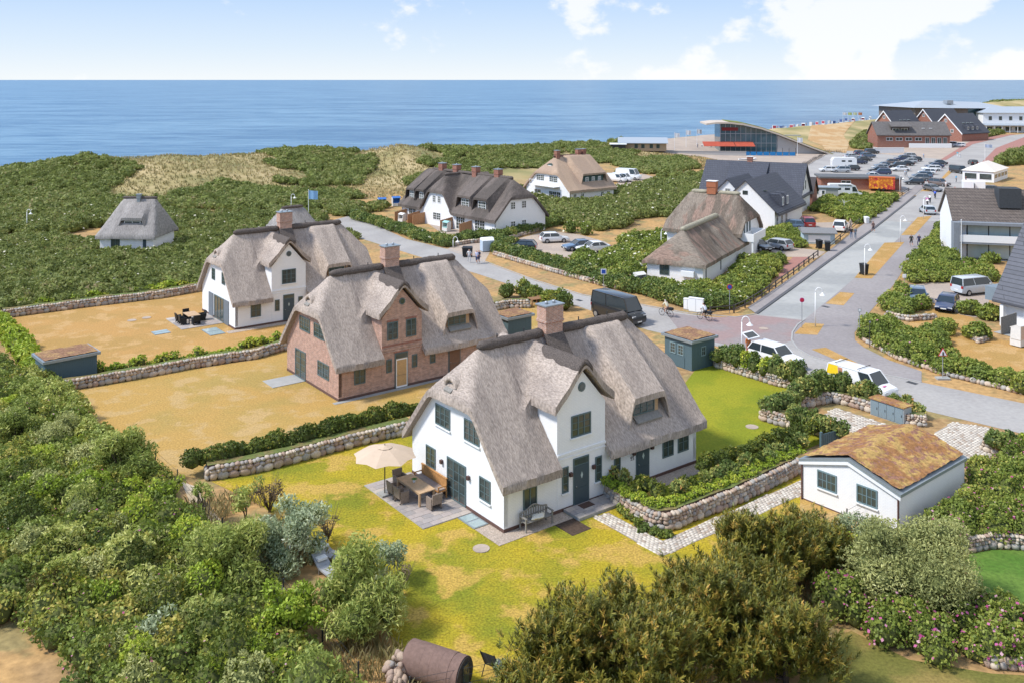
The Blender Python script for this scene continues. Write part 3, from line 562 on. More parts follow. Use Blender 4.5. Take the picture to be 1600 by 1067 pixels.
def friesenhaus(loc, wall, label, name, kind):
    """half-hipped thatched house with cross gable, shed dormer, ridge rolls and chimney"""
    L, W, eave, ridge = 14.35, 9.0, 2.42, 8.15
    T = thing(name, label, 'house', (*loc, 0), C37); FOOT.append([local((*loc, C37), *p) for p in ((-.6, -.7), (L + .6, -.7), (L + .6, W + .7), (-.6, W + .7))])
    wm = {'white': M['white_wall'], 'brick': M['brick']}[wall]; xc = 5.22
    b = MB(); ov = .5; sl = (ridge - eave) / (W / 2 + ov); ze = eave + sl * ov - .25
    b.box(0, L, 0, W, .18, ze); gp = gable_poly(W, eave, ridge, ov, .3, 5.62)
    b.prof(gp, -.003, .25, 'x'); b.prof(gp, L - .25, L + .003, 'x')
    b.prof([(xc - 1.72, .25), (xc - 1.72, 5.35), (xc, 7.32), (xc + 1.72, 5.35), (xc + 1.72, .25)], -.012, 3.4)   # cross gable with its cheeks
    b.box(xc - 1.74, xc + 1.74, -.07, -.012, 2.98, 3.1); b.box(xc - 1.74, xc + 1.74, -.05, -.012, 2.78, 2.86)
    o = b.build('wall', wm, T)
    MB().box(-.02, L + .02, -.022, W + .02, 0, .2).build('plinth', M['plinth'], T)
    r = thatch_roof(T, L, W, eave, ridge, M['thatch'], cross=(xc, 2.12, 7.92, 1.2, .36, .35, None), dormers=[(9.55, 11.65, .12, 4.86, .86)], seed=hash(name) % 50)
    zr = ridge + .02
    ridge_roll(r, (1.5, W / 2, zr), (6.1, W / 2, zr + .05), .33, pins=2); ridge_roll(r, (7.3, W / 2, zr + .05), (12.9, W / 2, zr), .33, pins=2)
    chimney(T, 6.72, W / 2, 7.6, 9.75, 1.25, .8)
    ap = MB(); ap.add([(6.0, W / 2 - .35, ridge + .06), (7.4, W / 2 - .35, ridge + .06), (7.3, W / 2 - 1.45, ridge - 1.1), (6.1, W / 2 - 1.45, ridge - 1.1)], [(0, 1, 2, 3)])
    ap.add([(6.0, W / 2 - .35, ridge - .2), (7.4, W / 2 - .35, ridge - .2), (7.3, W / 2 - 1.45, ridge - 1.4), (6.1, W / 2 - 1.45, ridge - 1.4)], [(0, 3, 2, 1)]); ap.f += [[0, 1, 5, 4], [1, 2, 6, 5], [2, 3, 7, 6], [3, 0, 4, 7]]; ap.m += [0] * 4; ap.sm += [False] * 4
    ap.build('heather_apron', M['heather'], r)
    # heather saddle on the cross gable
    dxs = np.linspace(-1, 1, 9); ysd = [-.37, -.2, .3, 1.2, 2.2, 2.9, 3.15]; wf = [.5, .58, .62, .6, .55, .45, .25]; b = MB(); vs = []
    for y, wd in zip(ysd, wf):
        for k_, dz in ((1, .07), (-1, -.25)):
            for d in (dxs if k_ > 0 else dxs[::-1]): u = d * wd; vs.append((xc + u + random.uniform(-.015, .015), y, 7.92 - 1.2 * (math.sqrt(u * u + .0324) - .18) + (dz if abs(d) < .99 or k_ < 0 else -.02) + random.uniform(-.012, .012)))
    m_ = 18; b.add(vs, [(i * m_ + k, i * m_ + (k + 1) % m_, (i + 1) * m_ + (k + 1) % m_, (i + 1) * m_ + k) for i in range(len(ysd) - 1) for k in range(m_)] + [tuple(range(m_)), tuple(len(vs) - m_ + k for k in range(m_ - 1, -1, -1))], True); b.build('ridge_cap', M['heather'], r)
    # eyebrow vent in the left hip
    n = 9; arc = [(4.85 + .62 * math.cos(math.pi * i / n), .50 * math.sin(math.pi * i / n)) for i in range(n + 1)]; arn = [(4.85 + .40 * math.cos(math.pi * i / n), .30 * math.sin(math.pi * i / n)) for i in range(n + 1)]
    b = MB(); b.add([(-.12, y, 6.22 + z) for y, z in arc] + [(1.3, y, 6.75 + z * .9) for y, z in arc] + [(-.12, y, 6.2 + z) for y, z in arn] + [(.5, y, 6.3 + z) for y, z in arn], [(i, i + 1, n + 2 + i, n + 1 + i) for i in range(n)] + [(i, 2 * (n + 1) + i, 2 * (n + 1) + i + 1, i + 1) for i in range(n)] + [(2 * (n + 1) + i, 3 * (n + 1) + i, 3 * (n + 1) + i + 1, 2 * (n + 1) + i + 1) for i in range(n)], True)
    b.build('eyebrow_vent', M['thatch'], r); MB().add([(.1, y, 6.22 + z) for y, z in arn], [tuple(range(n + 1))]).build('vent_shade_face', M['glass'], r, fix=False)  # flat dark face paints the shade of the vent recess
    MB().add([(-.30, 4.5, 6.02), (-.30, 5.2, 6.02), (.12, 5.2, 6.3), (.12, 4.5, 6.3), (-.30, 4.5, 5.94), (-.30, 5.2, 5.94), (.12, 5.2, 6.2), (.12, 4.5, 6.2)], [(0, 1, 2, 3), (4, 7, 6, 5), (0, 4, 5, 1), (1, 5, 6, 2), (2, 6, 7, 3), (3, 7, 4, 0)]).build('vent_sill', M['wood_grey'], r)
    # dormer window, cheeks and sill board
    d = MB(); d.box(9.55, 11.65, .52, 2.2, 3.55, 4.62); d.build('dormer_wall', M['wood'] if wall == 'brick' else M['wood'], T)
    window(T, 10.45, .50, 3.72, 1.7, .72, FR, 1, 2, cas=3)
    MB().add([(9.6, .08, 3.42), (11.6, .08, 3.42), (11.6, .5, 3.68), (9.6, .5, 3.68), (9.6, .1, 3.34), (11.6, .1, 3.34), (11.6, .52, 3.58), (9.6, .52, 3.58)], [(0, 1, 2, 3), (4, 7, 6, 5), (0, 4, 5, 1), (1, 5, 6, 2), (3, 2, 6, 7), (0, 3, 7, 4)]).build('dormer_sill', M['wood_grey'], T)
    # round window
    ro = MB(); n = 14
    for r0, r1, y0, y1, mm in ((0, .26, -.055, 0, 0),):
        vs = [(xc + .26 * math.cos(2 * math.pi * i / n), yv, 6.42 + .26 * math.sin(2 * math.pi * i / n)) for yv in (-.05, .0) for i in range(n)]
        ro.add(vs, [(i, (i + 1) % n, n + (i + 1) % n, n + i) for i in range(n)] + [tuple(range(n))])
    rw = ro.build('round_window', M['frame'], T)
    rp = MB(); rp.add([(xc + .19 * math.cos(2 * math.pi * i / n), -.058, 6.42 + .19 * math.sin(2 * math.pi * i / n)) for i in range(n)], [tuple(range(n))]); rp.build('pane', M['glass'], rw, fix=False)
    return T, L, W
def win_g(T, y0, y1, z0, z1, **k): return window(T, 0, (y0 + y1) / 2, z0, abs(y1 - y0), z1 - z0, GL, **k)
def win_f(T, x0, x1, z0, z1, **k): return window(T, (x0 + x1) / 2, -.0, z0, x1 - x0, z1 - z0, FR, **k)
# ---------------------------------------------------------------- the three thatched houses
WS = M['white']
H1 = (*G(787.4, 833), C37); H2 = (*G(529, 627.5), C37); H3 = (*G(367.5, 516), C37)
T, L, W = friesenhaus(H1[:2], 'white', 'white painted thatched house with parasol terrace on the mottled lawn', 'thatched_house', 0)
for a in ((4.95, 6.45, 3.7, 4.85), (2.14, 3.57, 3.7, 4.85)): win_g(T, *a, nx=1, nz=3, cas=3, sill=WS)
win_g(T, 6.45, 7.45, 1.05, 2.22, nx=1, nz=3, sill=WS); win_g(T, 1.15, 2.14, 1.05, 2.22, nx=1, nz=3, sill=WS)
win_g(T, 3.4, 5.25, .06, 2.25, nx=1, nz=4, cas=3, name='terrace_door', fw=.09)
for y in (5.75, 3.1): lamp_box(T, -.003, y, 1.78, GL)
win_f(T, 1.22, 2.12, .85, 1.93, nx=1, nz=1, sill=None)
for x0, x1 in ((3.83, 4.27), (6.2, 6.67)): window(T, (x0 + x1) / 2, -.012, 1.0, x1 - x0, 1.37, FR, 1, 3, cas=1, sill=WS)
door(T, 5.17, -.012, .16, 1.12, 2.5)
win_f(T, 7.62, 8.1, 1.0, 2.05, nx=1, nz=2, cas=1); door(T, 9.84, 0, .16, 1.04, 2.0, transom=False)
for x0, x1 in ((11.47, 12.38), (12.76, 13.67)): win_f(T, x0, x1, 1.0, 2.13, nx=1, nz=2)
window(T, 5.17, -.012, 3.8, 1.4, 1.17, FR, 1, 3, cas=3, sill=WS)
for x in (4.4, 6.05, 9.1, 10.55): lamp_box(T, x, -.012, 1.9, FR)
# house number beside the second door
nb = MB()
for s in range(2):
    u = 8.9 + s * .16
    for seg in ((0, .1, .2, .22), (0, .1, .1, .12), (0, .1, 0, .02), (.08, .1, 0, .22), (0, .02, .1, .22)): nb.box(u + seg[0], u + seg[1], -.02, -.002, 1.5 + seg[2], 1.5 + seg[3])
nb.build('house_number', M['black'], T)
T, L, W = friesenhaus(H2[:2], 'brick', 'red brick thatched house standing on the straw coloured lawn', 'thatched_house', 1)
for a in ((4.75, 6.6, 3.8, 4.84), (2.2, 4.05, 3.8, 4.84)): win_g(T, *a, nx=2, nz=3)
win_g(T, 5.5, 7.4, .05, 2.2, nx=1, nz=4, name='terrace_door', fw=.09); win_g(T, 1.5, 3.4, 1.1, 2.2, nx=2, nz=3)
win_f(T, 1.23, 2.14, .95, 2.03, nx=1, nz=2); [window(T, x, -.012, 1.32, .46, .97, FR, 1, 2, cas=1) for x in (4.1, 6.3)]
door(T, 5.14, -.012, .05, 1.12, 2.6, transom=True, diamond=False, board=mat('chipboard', (.50, .32, .15), var=.2, scale=9), fm=M['frame'])
dw = MB()
for x0, x1, z0, z1 in ((4.66, 4.72, .08, 2.2), (5.56, 5.62, .08, 2.2), (4.72, 5.56, 2.12, 2.2), (4.72, 5.56, .08, .2)): dw.box(x0, x1, -.105, -.09, z0, z1)
dw.build('white_door_frame', WS, T)
for x0, x1 in ((3.95, 4.85), (5.55, 6.43)): window(T, (x0 + x1) / 2, -.012, 3.68, x1 - x0, 1.32, FR, 1, 3)
win_f(T, 7.67, 8.15, 1.33, 2.17, nx=1, nz=2, cas=1); door(T, 9.9, 0, .1, 1.1, 2.1, transom=False, diamond=False, board=mat('door_brown', (.2, .11, .07), var=.2))
for x0, x1, z in ((3.5, 6.94, 3.2), (4.5, 5.8, 2.66), (3.9, 4.9, 5.02), (5.5, 6.48, 5.02)): MB().box(x0, x1, -.035, -.012, z, z + .14).build('brick_band', M['brick_red'], T)
T, L, W = friesenhaus(H3[:2], 'white', 'white painted thatched house on the parched orange lawn with grey shutters', 'thatched_house', 2)
for a in ((5.3, 6.2, 3.65, 4.75), (2.55, 3.45, 3.65, 4.75)): win_g(T, *a, nx=1, nz=3)
win_g(T, 2.9, 5.5, .05, 2.3, nx=1, nz=1, cas=3, name='terrace_door', fw=.1)
for y in (6.4, 2.2): MB().box(-.06, -.004, y - .62, y + .62, .05, 2.3).build('shutter', mat('shutter_grey', (.16, .18, .2), var=.1), T)
win_f(T, 1.47, 2.45, .9, 2.1, nx=1, nz=2, sill=WS); [window(T, x, -.012, 1.15, .46, 1.05, FR, 1, 2, cas=1) for x in (4.05, 6.4)]
door(T, 5.2, -.012, .16, 1.1, 2.4); window(T, 5.22, -.012, 3.6, 1.4, 1.35, FR, 1, 3, cas=3, sill=WS); win_f(T, 11.4, 12.4, 1.0, 2.1, nx=1, nz=2)
# ---------------------------------------------------------------- the other buildings
def base(name, label, loc, rz, L, W, pad=.6, z=0, cat='house'):
    FOOT.append([local((*loc, rz), *p) for p in ((-pad, -pad), (L + pad, -pad), (L + pad, W + pad), (-pad, W + pad))])
    return thing(name, label, cat, (*loc, z), rz)
def gable_house(name, label, loc, rot, L, W, eave, ridge, wm, rm, ov=.4, ovx=.3, th=.2, cat='house', z=0, ridge_at=.5):
    rz = math.radians(rot); T = base(name, label, loc, rz, L, W, z=z, cat=cat); yr = W * ridge_at
    s1 = (ridge - eave) / (yr + ov); s2 = (ridge - eave) / (W - yr + ov); dz = th + .02
    MB().prof([(0, 0), (0, eave + s1 * ov - dz), (yr, ridge - dz), (W, eave + s2 * ov - dz), (W, 0)], 0, L, 'x').build('wall', wm, T)
    r = MB().prof([(-ov, eave), (yr, ridge), (W + ov, eave), (W + ov, eave - th), (yr, ridge - th), (-ov, eave - th)], -ovx, L + ovx, 'x').build('roof', rm, T)
    return T, r
def cheap_win(T, x, y, z, w, h, rz, white=True, gm=None, **k): return window(T, x, y, z, w, h, rz, fm=M['white'] if white else M['frame'], gm=gm, fw=.09, mw=.04, **k)
def thatched(name, label, loc, rot, L, W, eave, ridge, wm, rm, hipl, hipr, gw=None, **k):
    rz = math.radians(rot); T = base(name, label, loc, rz, L, W); ov = .5; sl = (ridge - eave) / (W / 2 + ov); ze = eave + sl * ov - .25
    b = MB(); b.box(0, L, 0, W, 0, ze)
    for h, a0, a1 in ((hipl, -.003, .25), (hipr, L - .25, L + .003)):
        if h is None or h[0] > eave + 1.2: b.prof(gable_poly(W, eave, ridge, ov, .2, None if h is None else h[0] - .12), a0, a1, 'x')
    if gw: b.prof(gw[0], gw[1], gw[2])
    b.build('wall', wm, T); r = thatch_roof(T, L, W, eave, ridge, rm, hipl=hipl, hipr=hipr, step=.3, **k)
    return T, r
def dormer_front(T, x0, x1, y, z0, z1, back=1.6, m=None): return MB().box(x0, x1, y, y + back, z0, z1).build('dormer_wall', m or M['wood_dark'], T)
# little cottage among the dune scrub
T, r = thatched('thatched_cottage', 'little white thatched cottage alone in the dune scrub', (-54.4, 122.5), -3, 7.2, 6.6, 2.3, 7.1, M['white_wall'], M['thatch_grey'], (2.6, 2.1), (2.6, 1.5), dormers=[(2.8, 5.2, .5, 4.7, .78)], seed=3)
ridge_roll(r, (1.5, 3.3, 7.05), (6.3, 3.3, 7.05), .22); dormer_front(T, 2.8, 5.2, .85, 3.2, 4.4); cheap_win(T, 4.0, .85, 3.6, 2.2, .68, FR, nx=1, nz=1)
chimney(T, 3.9, 3.0, 6.5, 7.5, .45, .45, M['zinc'], pots=0)
window(T, 2.1, 0, .8, 1.2, 1.2, FR, 1, 1, gm=M['glass']); MB().box(5.8, 6.25, -.03, .01, 0, 2.0).build('door', M['door'], T); window(T, 0, 2.5, .8, 1, 1.1, GL, 1, 2)
# roof peeping up behind the far white house
T, r = thatched('thatched_cottage', 'thatched roof peeping out behind the far white house', (-28.6, 115), 40, 6, 6, 2.2, 6.7, M['white_wall'], M['thatch_grey'], (3.2, 1.8), (3.2, 1.8), seed=4)
ridge_roll(r, (1.5, 3, 6.65), (4.5, 3, 6.65), .25); window(T, 0, 3, .9, 1.2, 1.2, GL, 1, 2)
# row house with dark thatch
T, r = thatched('thatched_row_house', 'white row house with dark weathered thatch, four chimneys and dormers', (-18.2, 153.4), -48.4, 23.8, 10, 2.35, 8.1, M['white_wall'], M['thatch_dark'], (5.6, 2.3), (5.6, 2.3), gw=([(6.0, 0), (6.0, 2.6), (7.8, 5.2), (11.4, 5.2), (13.2, 2.6), (13.2, 0)], -.012, 3.5),
    cross=(9.6, 4.1, 8.0, 1.36, .42, 0, (5.6, 1.1)), dormers=[(.9, 2.7, .35, 5.25, .68), (3.5, 5.3, .35, 5.25, .68), (14.4, 17.2, .35, 5.25, .68), (18.4, 21.2, .35, 5.25, .68)], seed=5, eyes=[(23.2, 5, .6, .4)])
for a, b in ((1.8, 7.8), (8.6, 22)): ridge_roll(r, (a, 5, 8.1), (b, 5, 8.1), .3, pins=2)
ridge_roll(r, (9.6, 1.5, 7.95), (9.6, 4.6, 7.95), .28)
for x in (4.5, 8.3, 13.2, 18.6): chimney(T, x, 5, 7.6, 9.2, 1.0, .9, M['brick_red'], M['zinc'], 1)
for x in (1.8, 4.45, 15.8, 19.8):
    wd = 1.25 if x > 10 else .8; dormer_front(T, x - wd, x + wd, .78, 2.9, 4.95); cheap_win(T, x, .78, 3.4, wd * 1.45, 1.35, FR, nx=2, nz=3)
for x in (8.9, 10.2): cheap_win(T, x, -.012, 3.6, .85, 1.15, FR, nx=1, nz=3)
cheap_win(T, 9.6, -.012, .9, 2.0, 1.2, FR, nx=2, nz=3); cheap_win(T, 15.6, 0, .1, 2.2, 2.1, FR, nx=2, nz=4, name='terrace_door'); cheap_win(T, 20.2, 0, .1, 2.4, 2.1, FR, nx=2, nz=4, name='terrace_door'); cheap_win(T, 3, 0, .1, 2.0, 2.1, FR, nx=2, nz=4, name='terrace_door')
for y in (3.4, 5.6): cheap_win(T, 23.8, y, 3.7, .95, 1.15, RG, nx=1, nz=3); cheap_win(T, 23.8, y, .8, .95, 1.2, RG, nx=1, nz=3)
for x, l in ((1.4, 'tan wooden privacy screen at the far end of the row house'), (5.0, 'tan wooden privacy screen beside the far terrace'), (6.4, 'tan wooden privacy screen next to the white gable'), (13.6, 'tan wooden privacy screen beside the glass beach chair'), (18.3, 'tan wooden privacy screen between the two right terraces')):
    S = thing('privacy_screen', l, 'screen', (*local((-18.2, 153.4, math.radians(-48.4)), x, -2.4), 0), math.radians(-48.4), 'terrace privacy screens')
    for k in range(6): MB().box(-.04, .04, k * .4, k * .4 + .385, 0, 1.55 + .05 * k).build('board', M['fence_tan'], S)
# beige thatch
T, r = thatched('thatched_house', 'white house with fresh beige thatch and dark green dormer near the dunes', (10.6, 170.5), 38, 11.2, 12.6, 2.4, 8.5, M['white_wall'], M['thatch_beige'], (5.6, 2.4), (5.6, 2.2), dormers=[(4.2, 9.6, .7, 5.35, .72)], seed=6)
ridge_roll(r, (1.4, 6.3, 8.45), (9.2, 6.3, 8.45), .22, mat('ridge_tile_red', (.16, .09, .075), var=.2))
for x in (2.2, 7.6, 8.9): chimney(T, x, 6.1, 7.9, 9.5, .8, .8, M['brick_red'], M['zinc'], 0)
dormer_front(T, 4.3, 9.5, 1.1, 3.2, 5.0, 2.2, mat('green_dormer', (.05, .085, .08), var=.1))
for x in (5.3, 6.9, 8.5): cheap_win(T, x, 1.1, 3.65, .75, 1.0, FR, nx=1, nz=2)
for y in (4.6, 8.4): cheap_win(T, 0, y, 3.7, 2.4, 1.2, GL, nx=2, nz=3)
cheap_win(T, 0, 4.2, .8, 3.4, 1.3, GL, nx=2, nz=2, cas=3); cheap_win(T, 0, 9.2, .1, 2.0, 2.0, GL, nx=2, nz=3)
for x in (1.3, 3.2, 8.2, 9.8): cheap_win(T, x, 0, .7, .8, 1.2, FR, nx=1, nz=2)
bl = MB().box(-1.3, -.01, 2.8, 10.2, 2.95, 3.1).build('balcony', M['white'], T)
for k in range(11): MB().bar((-1.25, 2.9 + k * .72, 3.1), (-1.25, 2.9 + k * .72, 3.95), .03, 5).build('baluster', M['white'], bl)
MB().box(-1.3, -1.2, 2.8, 10.2, 3.95, 4.03).build('handrail', M['white'], bl)
eb = MB(); n = 10      # eyebrow window in the left hip
eb.add([(.55, 6.3 + 1.1 * math.cos(math.pi * i / n), 6.2 + .95 * math.sin(math.pi * i / n)) for i in range(n + 1)] + [(2.2, 6.3 + 1.1 * math.cos(math.pi * i / n), 6.2 + .95 * math.sin(math.pi * i / n)) for i in range(n + 1)], [(i, i + 1, n + 2 + i, n + 1 + i) for i in range(n)] + [tuple(range(n + 1))])
e_o = eb.build('eyebrow_dormer', mat('green_dormer', (.05, .085, .08)), T); cheap_win(e_o, .53, 6.3, 6.3, .9, .5, GL, nx=1, nz=1)
# low thatched house by the corner: wing and main block
T, r = thatched('thatched_bungalow', 'low white bungalow with shaggy old thatch behind the corner hedge', (21.3, 103.6), 60.5, 17, 6.6, 2.25, 5.7, M['white_wall'], M['thatch_old'], (2.4, 3.0), None, seed=8, eyes=[(7.2, 1.6, .55, .55), (11.2, 1.6, .55, .55)])
ridge_roll(r, (2.6, 3.3, 5.62), (15.8, 3.3, 5.62), .38, mat('ridge_pale', (.33, .30, .22), var=.35, scale=6))
window(T, 0, 4.5, .75, 1.15, 1.25, GL, 2, 2, cas=1); MB().box(-.55, -.01, .9, 2.4, .9, 1.5).build('awning_box', M['white'], T)
for x in (1.0, 6.6): MB().box(x, x + .3, -.03, .01, .6, 1.9).build('dark_shutter', M['door'], T)
for x in (7.1, 11.3): MB().box(x - .35, x + .35, .9, 1.6, 3.05, 3.6).build('gablet', M['wood_dark'], r)
T, r = thatched('thatched_house', 'tall old thatched block with pale ridge joined behind the white bungalow', (20.4, 122), -30.5, 9.6, 9, 3.4, 8.1, M['white_wall'], M['thatch_old'], (4.6, 2.0), (5.2, 1.9), seed=9)
ridge_roll(r, (1.8, 4.5, 8.05), (4.0, 4.5, 8.05), .33, mat('ridge_pale', (.33, .30, .22))); ridge_roll(r, (5.4, 4.5, 8.05), (8.4, 4.5, 8.05), .33, mat('ridge_pale', (.33, .30, .22)))
chimney(T, 4.6, 4.5, 7.8, 9.5, 1.2, .9, mat('chimney_orange', (.38, .14, .07), var=.2, scale=9), M['white'], 0)
for y in (2.2, 3.4, 4.6): window(T, 9.6, y, 3.3, .6, 1.7, RG, 1, 1, cas=1)
bl = MB().box(9.61, 11.4, .2, 5.6, 2.6, 2.75).build('balcony', M['white'], T)
for a in ((11.3, 11.4, .2, 5.6), (9.61, 11.3, .2, .3), (9.61, 11.3, 5.5, 5.6)): MB().box(*a, 2.75, 3.6).build('parapet', M['white'], bl)
MB().box(11.1, 11.3, .3, .5, 0, 2.6).build('post', M['white'], bl)
# red garden hut
T, r = gable_house('garden_hut', 'small red garden hut beside the tall thatched block', G(1046, 367), -30, 2.2, 1.8, 1.7, 2.2, mat('falu_red', (.28, .045, .03), var=.1), M['slate_tile'], .2, .2, .08, 'hut')
# slate roofed houses
SL = M['slate_tile']
T, r = gable_house('slate_house', 'large white house with slate roof and broad dormer beside the car park', (33.9, 166.3), -27.6, 17, 10.5, 2.7, 8.3, M['white_wall'], SL, .5, .5)
dm = MB().prof([(4.6, 4.4), (4.6, 5.2), (10.6, 5.2), (10.6, 4.4)], 1.2, 5); dm.build('dormer', mat('slate_cladding', (.07, .075, .09), var=.1), T)
MB().prof([(.6, 5.15), (5.0, 8.22), (5.0, 8.0), (.6, 4.95)], 4.2, 11.0, 'x').build('dormer_roof', SL, r)
chimney(T, 7.5, 5.2, 8.0, 9.1, .9, .6, M['brick_red'], M['white'], 0)
for y in (4.2, 6.2): window(T, 17, y, 3.7, .7, 1.5, RG, 1, 1, cas=1)
MB().box(17.0, 17.5, -.2, 10.7, 2.55, 2.85).build('canopy', M['slate_tile2'], T)
for y in (2.5, 6.0): MB().box(16.98, 17.04, y, y + 2.6, 0, 2.3).build('garage_door', M['white'], T)
T, r = gable_house('slate_gabled_house', 'white gabled house with two small dormers in its dark slate roof', (40, 141.3), 57.3, 15, 9, 2.75, 7.5, M['white_wall'], SL, .55, .3)
window(T, 0, 4.6, 5.2, .8, .6, GL, 2, 2, fm=M['black'], cas=1)
MB().box(-.1, 15, -.75, -.5, 2.25, 2.62).build('gutter_fascia', M['slate_tile2'], T)
for x in (3.2, 5.6):
    d = MB().prof([(-.15, 3.3), (-.15, 4.7), (.35, 5.2), (1.6, 5.2), (1.6, 3.4)], x, x + 1.1, 'x').build('dormer', SL, T); cheap_win(d, x + .55, -.15, 3.45, .85, 1.3, FR, nx=1, nz=1)
for x in (1.2, 3.6, 6.0): cheap_win(T, x, 0, .2, 1.1, 2.0, FR, nx=1, nz=2)
for x in (2.5, 3.2): MB().box(x, x + .5, 2.2, 2.9, 5.6, 5.72).build('roof_window', M['glass'], r)
T, r = gable_house('slate_gabled_house', 'narrower white gabled house with slate roof behind the chimney', (38.2, 149.4), 57.3, 10, 7.2, 2.75, 6.9, M['white_wall'], SL, .5, .3)
window(T, 0, 3.6, 4.8, .9, .5, GL, 2, 2, fm=M['white'], cas=1); d = MB().prof([(-.15, 3.2), (-.15, 4.5), (.35, 4.9), (1.4, 4.9), (1.4, 3.4)], 2.2, 3.3, 'x').build('dormer', SL, T); cheap_win(d, 2.75, -.15, 3.4, .8, 1.0, FR, nx=1, nz=1)
# brick gable behind, flat annexes
T, r = gable_house('brick_annex', 'low red brick annex with dark roof behind the slate house', (51.6, 171), -27.6, 3.6, 5, 2.3, 5.0, M['brick_red'], mat('dark_brown_tile', (.07, .06, .06), var=.2), .4, .3)
T = base('flat_roof_shed', 'grey flat roofed shed with white double door beside the camper van', G(1270, 313), math.radians(-12), 4.6, 3, cat='shed'); MB().box(0, 4.6, 0, 3, 0, 2.3).build('wall', mat('shed_render', (.36, .36, .33), var=.1), T); MB().box(-.2, 4.8, -.2, 3.2, 2.3, 2.48).build('roof', M['zinc'], T)
MB().box(.3, 2.4, -.05, .01, 0, 2.0).build('door', M['white'], T); [window(T, x, -.04, 1.1, .6, .8, FR, 1, 1, cas=1, fm=M['white']) for x in (.8, 1.9)]
T = base('flat_roof_building', 'long low flat roofed brick building behind the camper van', G(1283, 296), math.radians(-9), 16, 6, cat='building'); MB().box(0, 16, 0, 6, 0, 2.3).build('wall', M['brick_red'], T); MB().box(-.4, 16.4, -.5, 6.4, 2.3, 2.65).build('roof', mat('bitumen', (.12, .125, .13), var=.2, scale=2), T); cheap_win(T, 5, 0, .8, 2, 1.1, FR, nx=1, nz=1)
T = base('garden_shed', 'low grey roofed pale blue shed by the pavement hedge', G(1256, 381), math.radians(-8), 4.2, 2.6, cat='shed'); MB().box(0, 4.2, 0, 2.6, 0, 1.6).build('wall', mat('pale_blue_shed', (.42, .52, .56), var=.08), T); MB().prof([(-.35, 1.55), (1.3, 2.1), (2.95, 1.7), (2.95, 1.6), (-.35, 1.45)], -.3, 4.5, 'x').build('roof', mat('felt_grey', (.2, .2, .2), var=.15), T)
MB().box(.6, 3.6, -.03, .01, .2, 1.2).build('door', M['white'], T)
# beach restaurant with curved grass roof
zr0 = GT(1180, 243)[2]; rx, ry = G(1103, 240, zr0)
T = thing('beach_restaurant', 'glass beach restaurant under a sweeping curved grass roof', 'restaurant', (rx, ry, zr0), math.radians(-4)); FOOT.append([(rx - 3, ry - 3), (rx + 42, ry - 6), (rx + 42, ry + 18), (rx - 3, ry + 18)])
arc = [(0, 9.3), (3, 9.7), (7, 9.75), (12, 9.2), (17, 8.0), (22, 6.3), (27, 4.3), (32, 2.3), (37, .5), (40, -.6)]
b = MB().prof([(u, z) for u, z in arc] + [(u, z - .5) for u, z in arc[::-1]], -1.0, 14); b.build('roof', mat('roof_edge', (.52, .44, .36), var=.1), T)
b = MB().prof([(u, z + .22) for u, z in arc[2:]] + [(u, z + .02) for u, z in arc[2:][::-1]], .3, 13.7); b.build('grass_roof', mat('roof_grass', (.15, .19, .045), rough=1, var=.35, scale=1, col2=(.27, .25, .08), scale2=.2), T)
MB().box(20, 30, 4, 6, 5.3, 5.5).build('roof_walk', M['concrete'], T)
gw = MB().prof([(4.5, 0), (4.5, 9.0), (7, 9.15), (12, 8.6), (17, 7.4), (22, 5.7), (22, 0)], 1.0, 12.5); gl = gw.build('glazing', M['glass_blue'], T)
for k in range(12): x = 4.6 + k * 1.56; MB().box(x - .06, x + .06, .9, 1.0, 0, min(9, 10 - .22 * max(0, x - 4))).build('mullion', M['metal_grey'], T)
for z in (3.1, 6.0): MB().box(4.5, 22, .88, 1.0, z, z + .14).build('transom', M['metal_grey'], T)
MB().prof([(22, 0), (22, 5.6), (27, 3.6), (32, 1.6), (36, .2), (36, 0)], .6, 12).build('side_wall', mat('concrete_wall', (.42, .40, .38), var=.1), T)
for x0, x1, n_ in ((-1, 8.5, 'awning'), (8.7, 14.5, 'awning')): MB().prof([(-3.4, 2.5), (.8, 3.6), (.8, 3.5), (-3.4, 2.38)], x0, x1, 'x').build(n_, mat('awning_red', (.42, .085, .05), var=.15, scale=1), T)
MB().box(5, 10, .8, .95, 7.0, 8.0).build('restaurant_sign', mat('sign_red', (.2, .03, .03)), T)
pw = thing('plaza_wall', 'long pale wall below the restaurant plaza', 'wall', (rx - 22, ry - 7, zr0), math.radians(-7)); MB().box(0, 32, 0, .4, -.4, 1.3).build('wall', mat('concrete_wall', (.42, .40, .38)), pw); MB().box(-.1, 32.1, -.1, .5, 1.3, 1.4).build('coping', M['kerb'], pw)
bf = thing('glass_windbreak', 'blue glass windbreak with steel posts in front of the restaurant', 'windbreak', (rx + 9.5, ry - 9, zr0), math.radians(-7))
for k in range(9): MB().bar((k * 1.9, 0, 0), (k * 1.9, 0, 2.4), .06, 5).build('post', M['metal_dark'], bf)
for k in range(8): MB().box(k * 1.9 + .1, k * 1.9 + 1.8, -.02, .02, .1, 1.2).build('glass_panel', mat('blue_panel', (.02, .18, .42), rough=.15, var=.15), bf)
